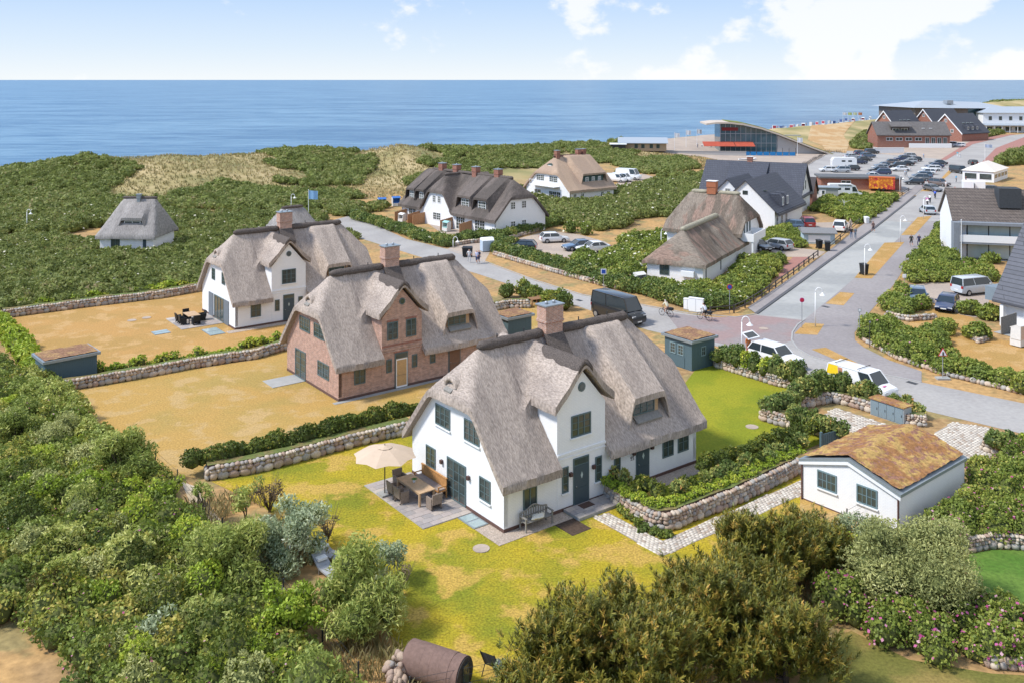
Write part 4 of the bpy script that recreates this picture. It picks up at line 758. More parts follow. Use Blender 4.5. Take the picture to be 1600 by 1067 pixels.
# low pavilion
zp = GT(990, 236)[2]; T, r = gable_house('beach_pavilion', 'low wooden beach pavilion with pale metal roof', G(968, 236, zp), -6, 14, 7, 2.4, 3.9, mat('pavilion_wood', (.40, .29, .19), var=.2), mat('pale_metal_roof', (.34, .38, .42), rough=.5, var=.08), .7, .5, .15, 'pavilion', z=zp)
for x in (5, 7, 9.5, 11.5): window(T, x, 0, .8, 1.0, 1.2, FR, 1, 1, cas=1)
T2 = base('pavilion_annex', 'small white roofed lean-to next to the beach pavilion', G(954, 237, zp), math.radians(-6), 4.5, 4, z=zp, cat='shed'); MB().box(0, 4.5, 0, 4, 0, 2).build('wall', M['wood_dark'], T2); MB().box(-.3, 4.8, -.4, 4.3, 2, 2.25).build('roof', M['white'], T2)
# brick hotel
rb = M['brick_red']; dk = mat('hotel_tiles', (.06, .065, .08), rough=.6, var=.2, scale=2)
def hotel_gable(label, loc, rot, L, W, eave, ridge, z=0):
    T, r = gable_house('hotel_wing', label, loc, rot, L, W, eave, ridge, rb, dk, .4, .5, .3, 'hotel', z)
    s = (ridge - eave) / (W / 2 + .4)
    for sg in (0, 1):
        P = [(-.45, eave + .02), (W / 2, ridge + .02)] if sg == 0 else [(W + .45, eave + .02), (W / 2, ridge + .02)]
        MB().add([(-.56, P[0][0], P[0][1]), (-.56, P[1][0], P[1][1]), (-.56, P[1][0], P[1][1] - .5), (-.56, P[0][0], P[0][1] - .5), (-.48, P[0][0], P[0][1]), (-.48, P[1][0], P[1][1]), (-.48, P[1][0], P[1][1] - .5), (-.48, P[0][0], P[0][1] - .5)], [(0, 1, 2, 3), (4, 7, 6, 5), (0, 4, 5, 1), (2, 6, 7, 3), (1, 5, 6, 2), (0, 3, 7, 4)]).build('bargeboard', M['white'], T)
    cheap_win(T, 0, W / 2, ridge - 3.2, 1.1, 1.2, GL, nx=1, nz=1)
    for y in (W * .3, W * .5, W * .7): cheap_win(T, 0, y, 3.2, 1.2, 1.2, GL, nx=1, nz=1)
    for k in range(3): MB().box(L * .3 + k * 2.6, L * .3 + k * 2.6 + 1.2, W * .2, W * .2 + .9, eave + s * (W * .2 + .8) + .1, eave + s * (W * .2 + .8) + .22).build('skylight', M['glass_pale'], r)
    return T
hotel_gable('leftmost gabled wing of the brick hotel', G(1403, 216), 32, 17, 12.5, 2.8, 10.6)
hotel_gable('middle gabled wing of the brick hotel', G(1466, 214), 32, 20, 13, 2.8, 11)
T = hotel_gable('right gabled wing of the brick hotel with dormers', G(1503, 222), 32, 17, 13, 3.0, 10.2)
for x in (4, 7, 10): d = MB().prof([(.6, 4.0), (.6, 5.6), (1.2, 6.0), (3.2, 6.0), (2.6, 4.4)], x, x + 1.6, 'x').build('dormer', dk, T); cheap_win(d, x + .8, .6, 4.2, 1.2, 1.2, FR, nx=1, nz=1)
gt = mat('hotel_grey_tiles', (.13, .12, .115), rough=.8, var=.25, scale=1.5)
T, r = gable_house('hotel_front_block', 'long brick front block of the hotel with grey roof and balcony dormer', G(1371, 231), -3, 24, 10, 4.3, 8.6, rb, gt, .5, .4, .3, 'hotel')
MB().prof([(-.2, 7.2), (3.6, 8.5), (3.6, 8.3), (-.2, 6.9)], 4.6, 11.4, 'x').build('dormer_roof', gt, T); MB().box(5, 11, 1.4, 3, 4.8, 6.9).build('dormer_wall', M['wood_dark'], T); [cheap_win(T, x, 1.4, 5.3, 2.2, 1.2, FR, nx=1, nz=1) for x in (6.6, 9.4)]
for x in (4, 7.2, 10.4, 13.6): cheap_win(T, x, 0, 2.3, 2.2, 1.1, FR, nx=1, nz=1)
for x in (16.5, 18.5, 20.5, 22.4): window(T, x, 0, 1.2, 1.3, 2.2, FR, 1, 1, cas=2, fm=M['white'])
for x in (15.5, 18.0): MB().box(x, x + .9, 1.8, 2.6, 6.35, 6.5).build('skylight', M['white'], r)
pw = thing('parapet_wall', 'white terrace wall in front of the brick hotel', 'wall', (*G(1418, 231), 0), math.radians(-3)); MB().box(0, 14, -1.6, -1.3, 0, 1.5).build('wall', M['white'], pw); MB().box(13.7, 14, -1.3, 2, 0, 1.5).build('return_wall', M['white'], pw)
pw = thing('parapet_wall', 'lower white garden wall at the hotel corner above the car park', 'wall', (*G(1366, 240), 0), math.radians(8)); MB().box(0, 10, 0, .4, 0, 1.6).build('wall', M['white'], pw); MB().box(-.1, 10.1, -.08, .48, 1.6, 1.7).build('coping', M['white'], pw)
# timber and glass hall, white hotel
zh = GT(1490, 205)[2]; hx, hy = G(1430, 203, zh)
T = thing('timber_hall', 'tall timber clad hall with pale metal roof behind the hotel', 'hall', (hx, hy, zh), math.radians(8)); FOOT.append([(hx, hy), (hx + 38, hy + 5), (hx + 30, hy + 40), (hx, hy + 38)])
MB().box(0, 25, 0, 30, -3, 9.6).build('wall', mat('timber_cladding', (.17, .14, .125), var=.3, scale=.7, stretch=(4, 4, .2)), T); MB().box(25, 31, 1, 28, -3, 9.0).build('glazing', M['glass_blue'], T)
for z in (2.5, 5, 7.5): MB().box(25, 31.05, .9, 1.0, z, z + .12).build('transom', M['metal_dark'], T)
MB().add([(-2, -2, 9.6), (46, -2, 9.0), (46, 34, 9.6), (-2, 34, 9.6), (12, 13, 12.4), (40, 14, 11.6)], [(0, 1, 5, 4), (1, 2, 5), (2, 3, 4, 5), (3, 0, 4), (0, 3, 2, 1)]).build('roof', mat('pale_metal_roof', (.34, .38, .42)), T)
MB().box(30, 46, 10, 30, -3, 9.0).build('rear_block', M['wood_grey'], T); MB().box(19, 22, 6, 9, 11, 12.6).build('roof_vent', M['metal_grey'], T)
zw = GT(1570, 208)[2]; wx, wy = G(1536, 207, zw)
T = thing('white_hotel', 'white two storey hotel with pale roof and long veranda', 'hotel', (wx, wy, zw), math.radians(-6)); FOOT.append([(wx - 2, wy - 6), (wx + 50, wy - 12), (wx + 50, wy + 20), (wx - 2, wy + 20)])
MB().box(0, 50, 0, 14, -2, 8.4).build('wall', M['white'], T); MB().add([(-.8, -.8, 8.4), (50.8, -.8, 8.4), (50.8, 14.8, 8.4), (-.8, 14.8, 8.4), (6, 7, 11), (45, 7, 11)], [(0, 1, 5, 4), (1, 2, 5), (2, 3, 4, 5), (3, 0, 4), (0, 3, 2, 1)]).build('roof', mat('pale_metal_roof', (.34, .38, .42)), T)
MB().prof([(-4, 3.2), (0, 3.9), (0, 3.7), (-4, 3.0)], -.5, 50, 'x').build('veranda_roof', mat('pale_metal_roof', (.34, .38, .42)), T)
for k in range(9): MB().box(k * 3.2 - .1, k * 3.2 + .1, -3.8, -3.6, 0, 3.05).build('veranda_post', M['white'], T)
for k in range(6): window(T, 3 + k * 4.2, 0, 5.2, 1.3, 1.7, FR, 1, 2, cas=1); window(T, 2.5 + k * 4.0, 0, .6, 2.4, 1.7, FR, 1, 1, cas=2)
# white building with brown tiles on the right, slate house at the edge
T, r = gable_house('apartment_house', 'white balconied house with mottled brown tiled roof behind a flagpole', (56.9, 119.4), -14.6, 26, 9.4, 4.95, 8.6, M['white_wall'], M['brown_tile'], .3, .25, .3)
gy = mat('grey_cladding', (.22, .24, .265), var=.12, scale=4)
MB().box(5.6, 8.2, 1.4, 4, 6.5, 9.0).build('chimney', mat('black_slate', (.05, .055, .06), var=.2), T)
for x in (0, 10.6, 19.5): MB().box(x - .35, x + .35, -1.6, .05, 0, 4.85).build('pier', gy, T)
for x0, x1 in ((.35, 10.25), (10.95, 19.1)):
    bl = MB().box(x0, x1, -1.35, -.02, 2.15, 2.4).build('balcony', gy, T); MB().box(x0, x1, -1.38, -1.28, 2.4, 3.3).build('parapet', M['white'], bl)
    MB().box(x0, x1, -1.4, .0, 4.55, 4.9).build('fascia', gy, T)
    window(T, x0 + 4.9, -.02, .1, 7.6, 2.0, FR, 1, 1, cas=3, fm=M['black'], gm=M['glass_pale'], fw=.12); window(T, x0 + 4.9, -.02, 2.75, 7.6, 1.7, FR, 1, 1, cas=3, fm=M['black'], gm=M['glass_pale'], fw=.12)
ld = MB(); [ld.bar((12 + dx, -.2 + 2.2, 5.0 + 1.9), (12 + dx, 3.6, 8.2), .03, 4) for dx in (0, .5)]; ld.build('roof_ladder', M['metal_grey'], r)
T, r = gable_house('slate_house', 'house with steep grey tiled roof and balcony at the right edge', (46.2, 87.5), -62.7, 14, 9, 2.35, 10.2, M['white_wall'], M['slate_tile2'], .9, .4, .25)
gb = mat('balcony_grey', (.20, .245, .28), var=.08); bl = MB().box(4.2, 12, -1.6, .9, 2.0, 3.35).build('balcony', gb, T)
MB().prof([(.6, 2.4), (.6, 5.2), (4, 8.3), (4, 2.4)], 4.4, 12, 'x').build('dormer', gb, T); window(T, 7.3, .6, 3.0, 1.6, 2.0, FR, 1, 1, cas=1, gm=M['glass_pale'])
MB().prof([(.3, 5.1), (4.1, 8.6), (4.1, 8.4), (.3, 4.9)], 4.1, 12.3, 'x').build('dormer_roof', M['slate_tile2'], r)
MB().box(-1.9, -.1, .2, 3.2, 1.9, 3.2).build('side_balcony', gb, T); MB().box(3.2, 12, -.03, .02, 0, 2.0).build('opening_shade_panel', M['black'], T)  # flat black panel, the dark of an opening put into its colour
for x in (.3, 2.7): MB().box(x, x + .35, -.75, -.4, 0, 2.0).build('post', M['white'], T)
sheet('patio', [local((46.2, 87.5, math.radians(-62.7)), *p) for p in ((1.5, -3.4), (14, -3.4), (14, 0), (1.5, 0))], M['concrete'], .03, 'grey patio under the balcony', px=False)
T = thing('plank_fence', 'weathered plank fence beside the patio', 'fence', (*local((46.2, 87.5, math.radians(-62.7)), 2.4, -1.4), 0), math.radians(-152))
for k in range(9): MB().box(k * .25, k * .25 + .23, -.03, .03, .05, 1.75 - .02 * k).build('plank', M['wood_grey'], T)
# marquee
mx0, my0 = G(1553, 286); T = base('marquee', 'white marquee tent with windows beside the upper road', (mx0, my0), math.radians(50), 13, 6.5, cat='tent')
MB().box(0, 13, 0, 6.5, 0, 2.4).build('wall', M['white'], T); MB().add([(-.3, -.3, 2.4), (13.3, -.3, 2.4), (13.3, 6.8, 2.4), (-.3, 6.8, 2.4), (4, 3.25, 4.2), (9, 3.25, 4.2)], [(0, 1, 5, 4), (1, 2, 5), (2, 3, 4, 5), (3, 0, 4), (0, 3, 2, 1)]).build('roof', mat('tent_cream', (.72, .66, .58), var=.05), T)
for k in range(4): window(T, 1.8 + k * 3.1, 0, .8, 2.6, 1.0, FR, 1, 1, cas=1, fm=M['white'])
for k in range(2): window(T, 0, 1.7 + k * 3.1, .5, 2.6, 1.4, GL, 1, 1, cas=1, fm=M['white'])
# garage with sedum roof
T, r = gable_house('garage', 'white garage with mossy brown sedum roof beside the cobbled path', (19.5, 46.7), 39.6, 7.1, 5.6, 2.2, 3.1, M['white_wall'], M['zinc'], .12, .1, .16, 'garage')
GAR = (19.5, 46.7, math.radians(39.6))
for y in (4.05, 1.75): window(T, 0, y, 1.0, 1.15, .95, GL, 2, 2, fm=mat('garage_frame', (.15, .22, .235), var=.05), sill=WS)
MB().box(-.01, 7.11, -.012, 5.612, 0, .08).build('plinth', M['plinth'], T)
fasc = MB().prof([(-.12, 2.04), (2.8, 2.94), (5.72, 2.04), (5.72, 1.9), (2.8, 2.78), (-.12, 1.9)], -.13, -.102, 'x').build('fascia', WS, T)
xs = np.linspace(.05, 7.1, 60); ys = np.linspace(.0, 5.6, 50); X, Y = np.meshgrid(xs, ys); Z = 3.1 - .308 * np.abs(Y - 2.8) + .07 + (vnoise(X, Y, .5, 1) * .08 + vnoise(X, Y, .17, 2) * .06)
q = gridmesh('sedum', xs, ys, lambda a, b: Z, M['sedum']); q.parent = T
MB().bar((-.06, 5.56, 0), (-.06, 5.56, 2.0), .045, 6).build('downpipe', mat('downpipe_brown', (.12, .06, .05)), T); MB().bar((-.06, .04, 0), (-.06, .04, 2.0), .045, 6).build('downpipe', mat('downpipe_brown', (.12, .06, .05)), T)
# sheds
def flat_shed(label, loc, rot, L, W, h, wins=True):
    T = base('garden_shed', label, loc, math.radians(rot), L, W, pad=.3, cat='shed'); n = 8
    MB().box(0, L, 0, W, 0, h - .2).build('wall', M['slate_paint'], T)
    for k in range(1, int(L / .16)): MB().box(k * .16 - .008, k * .16 + .008, -.012, 0, .05, h - .22).build('batten', M['slate_paint'], T)
    MB().box(-.22, L + .22, -.22, W + .22, h - .2, h).build('roof', M['zinc'], T)
    xs = np.linspace(-.08, L + .08, 24); ys = np.linspace(-.08, W + .08, 24); q = gridmesh('sedum', xs, ys, lambda a, b: h + .02 + vnoise(a, b, .3, 5) * .07, mat('sedum_brown', (.24, .13, .075), rough=1, var=.5, scale=7, col2=(.33, .2, .09), scale2=.9, bump=1)); q.parent = T
    return T
T = flat_shed('slate blue garden shed with brown green roof by the lane', (14.2, 73.3), 37, 2.7, 2.9, 2.4)
for y in (1.15, 2.0): window(T, 0, y, 1.0, .62, .85, GL, 2, 3, fm=mat('shed_frame', (.2, .28, .3)), cas=1)
MB().box(-.03, .0, .75, 2.4, .05, .95).build('door', M['slate_paint'], T); window(T, 1.35, 0, 1.0, .55, .75, FR, 2, 2, fm=mat('shed_frame', (.2, .28, .3)), cas=1)
flat_shed('low dark slate shed with brown roof in the orange lawn corner', (-34.8, 69.2), 42, 3.7, 2.6, 2.05)
flat_shed('small slate blue shed behind the brick house', local(H2, 18.5, 4.5), 37, 2.6, 2.2, 2.2)
# ---------------------------------------------------------------- boulder walls
def make_rocks():
    R = []
    for k in range(7):
        bm = bmesh.new(); bmesh.ops.create_icosphere(bm, subdivisions=2, radius=1)
        rs = random.Random(k + 3); ax = [Vector((rs.gauss(0, 1), rs.gauss(0, 1), rs.gauss(0, 1))).normalized() for _ in range(7)]
        for v in bm.verts:
            d = v.co.normalized(); r = 1.0
            for a in ax: r = min(r, .80 / max(.3, d.dot(a)))     # flattened facets
            v.co = d * r * (1 + rs.uniform(-.035, .035))
        for f in bm.faces: f.smooth = True
        R.append(bm)
    out = []
    for bm in R:
        row = []
        for m in M['stone']:
            me = bpy.data.meshes.new('stone'); bm.to_mesh(me); me.materials.append(m); row.append(me)
        out.append(row)
    return out
ROCK = make_rocks()
def polyline(P):
    P = [Vector((p[0], p[1])) for p in P]; seg = [(P[i + 1] - P[i]).length for i in range(len(P) - 1)]; tot = sum(seg)
    def at(s):
        for i, l in enumerate(seg):
            if s <= l or i == len(seg) - 1: d = (P[i + 1] - P[i]) / l; return P[i] + d * s, d
            s -= l
    return at, tot
def stone_wall(label, px, h=.8, thick=.9, big=.42, world=False, singles=True, both=False, rnd=0):
    P = px if world else GP(px); at, tot = polyline(P); r = random.Random(len(label) + rnd); p0 = Vector(P[0])
    T = thing('stone_wall', label, 'wall', (p0.x, p0.y, 0))
    ref = at(tot / 2); nrm = Vector((ref[1].y, -ref[1].x)); side = 1 if nrm.dot(-ref[0]) > 0 else -1
    def nr(d): return Vector((d.y, -d.x)) * side
    n = max(2, int(tot / .6)); C = [at(tot * i / n) for i in range(n + 1)]; vs = []
    for i, (p, d) in enumerate(C):
        d = ((C[min(i + 1, n)][0] - C[max(i - 1, 0)][0])).normalized(); q = nr(d); a = p - q * .14 - p0; b = p - q * .24 - p0; c = p - q * (thick - .1) - p0; e = p - q * thick - p0; zz = h + random.uniform(-.03, .05)
        vs += [(a.x, a.y, 0), (b.x, b.y, zz), (c.x, c.y, zz), (e.x, e.y, 0)]
    b = MB(); b.add(vs, [(i * 4 + k, i * 4 + 4 + k, i * 4 + 5 + k, i * 4 + k + 1) for i in range(n) for k in range(3)] + [(0, 1, 2, 3), tuple(4 * n + k for k in (3, 2, 1, 0))]); b.cur = 0
    core = b.mesh('earth_core', [M['soil'], M['turf']])
    for f in core.polygons:
        if f.normal.z > .8 and f.center.z > h * .7: f.material_index = 1
    put('earth_core', core, T); items = []
    def face(sgn):
        z = 0; row = 0
        while z < h - .08:
            sz = (big if row == 0 else big * (.62 if row == 1 else .5)); s = r.uniform(0, .1); rowh = sz * .8
            if z + rowh > h + .1: rowh = h - z + .06
            while s < tot - .05:
                wd = sz * r.uniform(.7, 1.35); p, d = at(min(tot, s + wd / 2)); q = nr(d); base_ = p if sgn > 0 else p - q * thick
                hh = rowh * r.uniform(.85, 1.15); off = q * sgn * r.uniform(-.12, -.02) - q * sgn * (z * .12)
                items.append(((base_ + off - p0), z + hh * .5, math.atan2(d.y, d.x), (wd * .62, .17 + sz * .12, hh * .68), r.randrange(7), r.randrange(6)))
                s += wd * .98
            z += rowh * .92; row += 1
    face(1)
    if both: face(-1)
    for p, d in (at(0), at(tot)):          # rounded ends
        s = -1 if p == at(0)[0] else 1
        for k in range(int(h / .3) * 3): q = nr(d); t = (k % 3 + .5) / 3 * thick; z = (k // 3) * .3 + .16; items.append((p - q * t + d * s * .02 - p0, z, math.atan2(d.y, d.x) + 1.57, (.19, .16, .19), r.randrange(7), r.randrange(6)))
    if singles:
        lim = 285
        for it in items[:lim]:
            o = bpy.data.objects.new('stone', ROCK[it[4]][it[5]]); COL.objects.link(o); o.parent = T
            o.location = (it[0].x, it[0].y, it[1]); o.rotation_euler = (r.uniform(-.2, .2), r.uniform(-.25, .25), it[2]); o.scale = it[3]
        items = items[lim:]
    if items:
        co = []; fa = []; mi = []; off = 0
        for it in items:
            me = ROCK[it[4]][0]; c = np.empty(len(me.vertices) * 3, np.float32); me.vertices.foreach_get('co', c); c = c.reshape(-1, 3) * np.array(it[3]); cs, sn = math.cos(it[2]), math.sin(it[2])
            c = np.stack([c[:, 0] * cs - c[:, 1] * sn + it[0].x, c[:, 0] * sn + c[:, 1] * cs + it[0].y, c[:, 2] + it[1]], 1)
            f = np.empty(len(me.polygons) * 3, np.int32); me.loops.foreach_get('vertex_index', f); co.append(c); fa.append(f.reshape(-1, 3) + off); mi.append(np.full(len(me.polygons), it[5])); off += len(c)
        me = fastmesh('stones', np.concatenate(co), np.concatenate(fa), M['stone'], np.concatenate(mi)); me.polygons.foreach_set('use_smooth', np.ones(len(me.polygons), bool)); o = put('stones', me, T); o['kind'] = 'stuff'
    return T
stone_wall('boulder wall curving from the front door along the cobbled path', [(940, 772), (959, 788), (986, 809), (1006, 821), (1022, 828), (1040, 830), (1055, 827), (1100, 809), (1160, 785), (1250, 741)], .92, 1.1, .44)
stone_wall('boulder wall behind the parasol terrace dividing green and straw lawns', [(325, 752), (401, 739), (457, 725), (525, 706), (592, 689), (645, 677)], .8, 1.0, .5)
stone_wall('boulder wall between the brick house lawn and the orange lawn', [(100, 612), (200, 595), (295, 577), (357, 567), (400, 561), (452, 546)], .72, 1.0, .5)
stone_wall('long boulder wall at the back of the orange lawn', [(5, 498), (140, 480), (250, 467), (318, 455)], .8, 1.0, .5)
stone_wall('boulder wall between the slate blue shed and the lane', [(1115, 573), (1175, 592), (1217, 605), (1262, 611)], .8, 1.1, .4)
stone_wall('short boulder wall with a rounded end on the green lawn', [(1187, 656), (1205, 662), (1225, 668), (1262, 677), (1300, 686)], .8, 1.0, .42)
stone_wall('angled boulder wall enclosing the cobbled bin yard', [(1238, 641), (1270, 635), (1299, 629), (1330, 636), (1359, 645)], .75, 1.0, .46)
stone_wall('stub of boulder wall beside the bin cabinet', [(1411, 663), (1445, 667)], .7, .9, .36)
stone_wall('short boulder wall across the drive from the bin cabinet', [(1533, 704), (1560, 712), (1592, 720)], .7, 1.2, .42)
stone_wall('boulder wall under the roses beside the deep green lawn', [(1512, 864), (1548, 857), (1580, 858), (1640, 866)], .7, .9, .36)
stone_wall('boulder edging at the bottom corner below the roses', [(1546, 1044), (1580, 1047), (1640, 1052)], .45, .7, .34)
stone_wall('curved boulder wall in the yard behind the brick house', [(775, 486), (795, 482), (826, 482)], .8, .9, .5)
stone_wall('white rubble edging along the hedge of the small car park', [(770, 399), (810, 411), (887, 433), (962, 453)], .5, .8, .5, singles=False)
stone_wall('low boulder wall in front of the row house hedge', [(705, 386), (735, 381), (790, 377), (842, 362)], .5, .8, .5, singles=False)
stone_wall('low boulder edging round the shrubs of the guest car park', [(1383, 495), (1420, 503), (1462, 500)], .5, .8, .45, singles=False)
stone_wall('boulder edging under the corner hedge by the warning sign', [(1345, 531), (1400, 562), (1480, 588), (1600, 617)], .3, .6, .4, singles=False)
stone_wall('ring of boulders round the shrub by the patio', [(1516, 530), (1530, 537), (1543, 533)], .35, .6, .34, singles=False)
# ---------------------------------------------------------------- paving
M['slab'] = [mat('slab_%d' % i, c, rough=.85, var=.12, scale=4) for i, c in enumerate([(.43, .37, .32), (.36, .32, .295), (.48, .42, .36), (.39, .335, .305), (.31, .28, .265)])]
def slabs(name, label, org, x0, x1, y0, y1, sx, sy, z, thick=.06):
    T = thing(name, label, 'paving', (org[0], org[1], 0), org[2]); T['kind'] = 'structure'; nx = round((x1 - x0) / sx); ny = round((y1 - y0) / sy); ms = []
    for m in M['slab']: ms.append(MB().box(-.5, .5, -.5, .5, 0, 1).mesh('slab', m))
    MB().box(x0, x1, y0, y1, 0, z - .02).build('bedding', M['concrete'], T)
    for j in range(ny):
        sh = (j % 2) * .5
        edges = [x0] + [x0 + (i + 1 - sh) * sx for i in range(nx + 1) if x0 + .1 < x0 + (i + 1 - sh) * sx < x1 - .1] + [x1]
        for i in range(len(edges) - 1):
            w_ = edges[i + 1] - edges[i]; o = put('slab', random.choice(ms), T, ((edges[i] + edges[i + 1]) / 2, y0 + (j + .5) * sy, z - thick + random.uniform(-.004, .004))); o.scale = (w_ - .022, sy - .022, thick)
    ROADS.append([local(org, *p) for p in ((x0, y0), (x1, y0), (x1, y1), (x0, y1))]); return T
slabs('terrace', 'square slab terrace under the parasol', H1, -3.05, -.03, 2.8, 9.2, .6, .42, .06)
slabs('entrance_step', 'raised slab platform at the front door', H1, 3.9, 6.85, -1.35, -.06, .6, .43, .17)
slabs('terrace', 'square grey terrace beside the far white house', H3, -3.9, -.03, 3.0, 7.6, .7, .7, .06)
MB().box(-3.1, -.03, 5.4, 7.6, 0, .05)
for H_, a, l in ((H2, (-2.6, -.03, 5.6, 7.6), 'plain grey concrete pad outside the brick house terrace door'),):
    o = MB().box(*a, .0, .05).build('concrete_pad', M['concrete'], None, (H_[0], H_[1], 0), H_[2]); tag(o, l, 'paving'); ROADS.append([local(H_, *p) for p in ((a[0], a[2]), (a[1], a[2]), (a[1], a[3]), (a[0], a[3]))])
def strip(name, org, x0, x1, y0, y1, z, m, label):
    o = struct(MB().box(x0, x1, y0, y1, 0, z).build(name, m, None, (org[0], org[1], 0), org[2])); o['label'] = label; return o
strip('gravel_strip', H1, -.95, -.03, -.9, 1.2, .03, M['gravel'], 'pebble strip at the house corner'); strip('gravel_strip', H1, -.02, 3.85, -.9, -.03, .034, M['gravel'], 'pebble strip under the garden bench'); strip('gravel_strip', H1, 9.9, 14.9, -1.1, -.03, .034, M['gravel'], 'pebble strip along the right wing')
strip('gravel_strip', H3, -.9, 9, -.9, -.03, .03, M['gravel'], 'pale strip along the far white house'); strip('gravel_strip', H2, -.5, 12, -.45, -.03, .03, M['concrete'], 'concrete strip along the brick house')
strip('soil_patch', H1, 2.6, 3.88, -2.3, -.9, .024, M['soil'], 'bare soil beside the entrance step')
for H_, a, l in ((H1, (-.98, -.06, 1.25, 2.75), 'turquoise glass light well beside the terrace'), (H3, (-6.4, -5.0, 2.6, 3.9), 'pale glass light well in the orange lawn'), (H3, (-2.5, -1.1, -.6, 1.9), 'long pale glass light well by the far white house')):
    T = thing('light_well', l, 'light well', (H_[0], H_[1], 0), H_[2]); MB().box(*a, 0, .05).build('frame', M['zinc'], T)
    for k in range(2): y = a[2] + (a[3] - a[2]) * (k * .5); MB().box(a[0] + .08, a[1] - .08, y + .06, y + (a[3] - a[2]) / 2 - .06, .05, .062).build('glass_panel', mat('light_well_glass', (.30, .37, .36), rough=.12, var=.1), T)
for p, l in (((206, 501), 'round manhole cover left of the other in the orange lawn'), ((229, 497), 'round manhole cover nearer the far dining set'), ((752, 857), 'round sandy manhole patch in the mottled lawn'), ((1175, 667), 'round manhole patch in the bright green lawn'), ((920, 438), 'round manhole cover in the lane'), ((1193, 514), 'round manhole cover in the junction paving')):
    x, y = G(*p); T = tag(MB().bar((0, 0, 0), (0, 0, .03), .42, 16).build('manhole_cover', M['gravel_lot'], None, (x, y, .012)), l, 'manhole cover'); T.data.set_sharp_from_angle(angle=.6)
# cobbled path and yards: setts as one joined part
def setts(name, label, px, sx, sy, ang, z=.05, cols=((.56, .50, .42), (.47, .42, .355), (.62, .565, .48), (.40, .32, .25))):
    P = GP(px); ROADS.append(P); cx = sum(p[0] for p in P) / len(P); cy_ = sum(p[1] for p in P) / len(P); R_ = max(math.hypot(p[0] - cx, p[1] - cy_) for p in P)
    us = np.arange(-R_, R_, sx); vs_ = np.arange(-R_, R_, sy); U, V = np.meshgrid(us, vs_); U = U + (np.arange(len(vs_)) % 2)[:, None] * sx / 2
    c, s = math.cos(ang), math.sin(ang); X = cx + c * U - s * V; Y = cy_ + s * U + c * V; k = inpoly(X.ravel(), Y.ravel(), P); X = X.ravel()[k]; Y = Y.ravel()[k]; n = len(X)
    hx, hy = sx * .45, sy * .43; loc8 = np.array([(-hx, -hy, 0), (hx, -hy, 0), (hx, hy, 0), (-hx, hy, 0), (-hx * .86, -hy * .8, 1), (hx * .86, -hy * .8, 1), (hx * .86, hy * .8, 1), (-hx * .86, hy * .8, 1)])
    J = RNG.uniform(.9, 1.05, (n, 1)); lx = loc8[None, :, 0] * J; ly = loc8[None, :, 1] * J; zz = loc8[None, :, 2] * (z + RNG.uniform(-.01, .01, (n, 1)))
    co = np.stack([X[:, None] + c * lx - s * ly, Y[:, None] + s * lx + c * ly, zz], 2).reshape(-1, 3)
    q = np.array([(4, 5, 6, 7), (0, 1, 5, 4), (1, 2, 6, 5), (2, 3, 7, 6), (3, 0, 4, 7)]); fa = (q[None] + (np.arange(n) * 8)[:, None, None]).reshape(-1, 4)
    ms = [mat('sett_%d' % i, cc, rough=.9, var=.15, scale=6) for i, cc in enumerate(cols)]
    T = thing(name, label, 'path', (0, 0, 0)); T['kind'] = 'structure'
    tri = tessellate_polygon([[Vector((p[0], p[1], 0)) for p in P]]); b = MB(); b.add([(p[0], p[1], .024) for p in P], [tuple(t) for t in tri]); me = b.mesh('joint_bed', mat('path_joint', (.33, .29, .245), var=.25, scale=8))
    if sum(p.normal.z for p in me.polygons) < 0: me.flip_normals()
    put('joint_bed', me, T); o = put('setts', fastmesh('setts', co, fa, ms, np.repeat(RNG.choice(len(ms), n, p=[.38, .25, .25, .12] if len(ms) == 4 else None), 5)), T); o['kind'] = 'stuff'
setts('cobbled_path', 'pale cobbled path leg running out from the front door', [(926, 808), (951, 801), (1033, 845), (1050, 858), (1033, 869)], .26, .17, C37 - math.pi / 2 + .03)
setts('cobbled_path', 'long pale cobbled path leg between boulder wall and dry lawn', [(1034, 845.5), (1250, 751), (1258, 771), (1034, 869.5), (1051, 858)], .26, .17, C37 + .05)
setts('bin_yard', 'pale cobbled yard enclosed by boulder walls', [(1288, 648), (1305, 637), (1400, 668), (1440, 690), (1370, 700)], .36, .24, math.radians(-20))
setts('cobbled_drive', 'pale cobbled drive joining the lane beside the garage', [(1460, 676), (1490, 660), (1545, 668), (1560, 690), (1550, 712), (1520, 735), (1495, 720)], .3, .2, math.radians(40))
# ---------------------------------------------------------------- garden furniture
OR = M['wood']; WK = mat('wicker_brown', (.25, .195, .155), rough=.85, var=.35, scale=14)
def hp(H_, x, y, z=0): return (*local(H_, x, y), z)
zT = .062
T = thing('dining_table', 'oak dining table on the slab terrace beside the wooden bench', 'table', hp(H1, -1.5, 6.15, zT), C37)
for k in range(5): MB().box(-.5 + k * .2, -.5 + k * .2 + .195, -1.25, 1.25, .70, .75).build('plank', OR, T)
for sx in (-1, 1):
    for sy in (-1, 1): MB().box(sx * .44 - .05, sx * .44 + .05, sy * 1.15 - .05, sy * 1.15 + .05, 0, .7).build('leg', OR, T)
    MB().box(sx * .44 - .02, sx * .44 + .02, -1.1, 1.1, .6, .7).build('apron', OR, T)
T = thing('potted_plant', 'small green plant in a pot on the oak table', 'plant', hp(H1, -1.5, 6.3, zT + .75), 0); MB().bar((0, 0, 0), (0, 0, .1), .06, 8, .08).build('pot', M['white'], T)
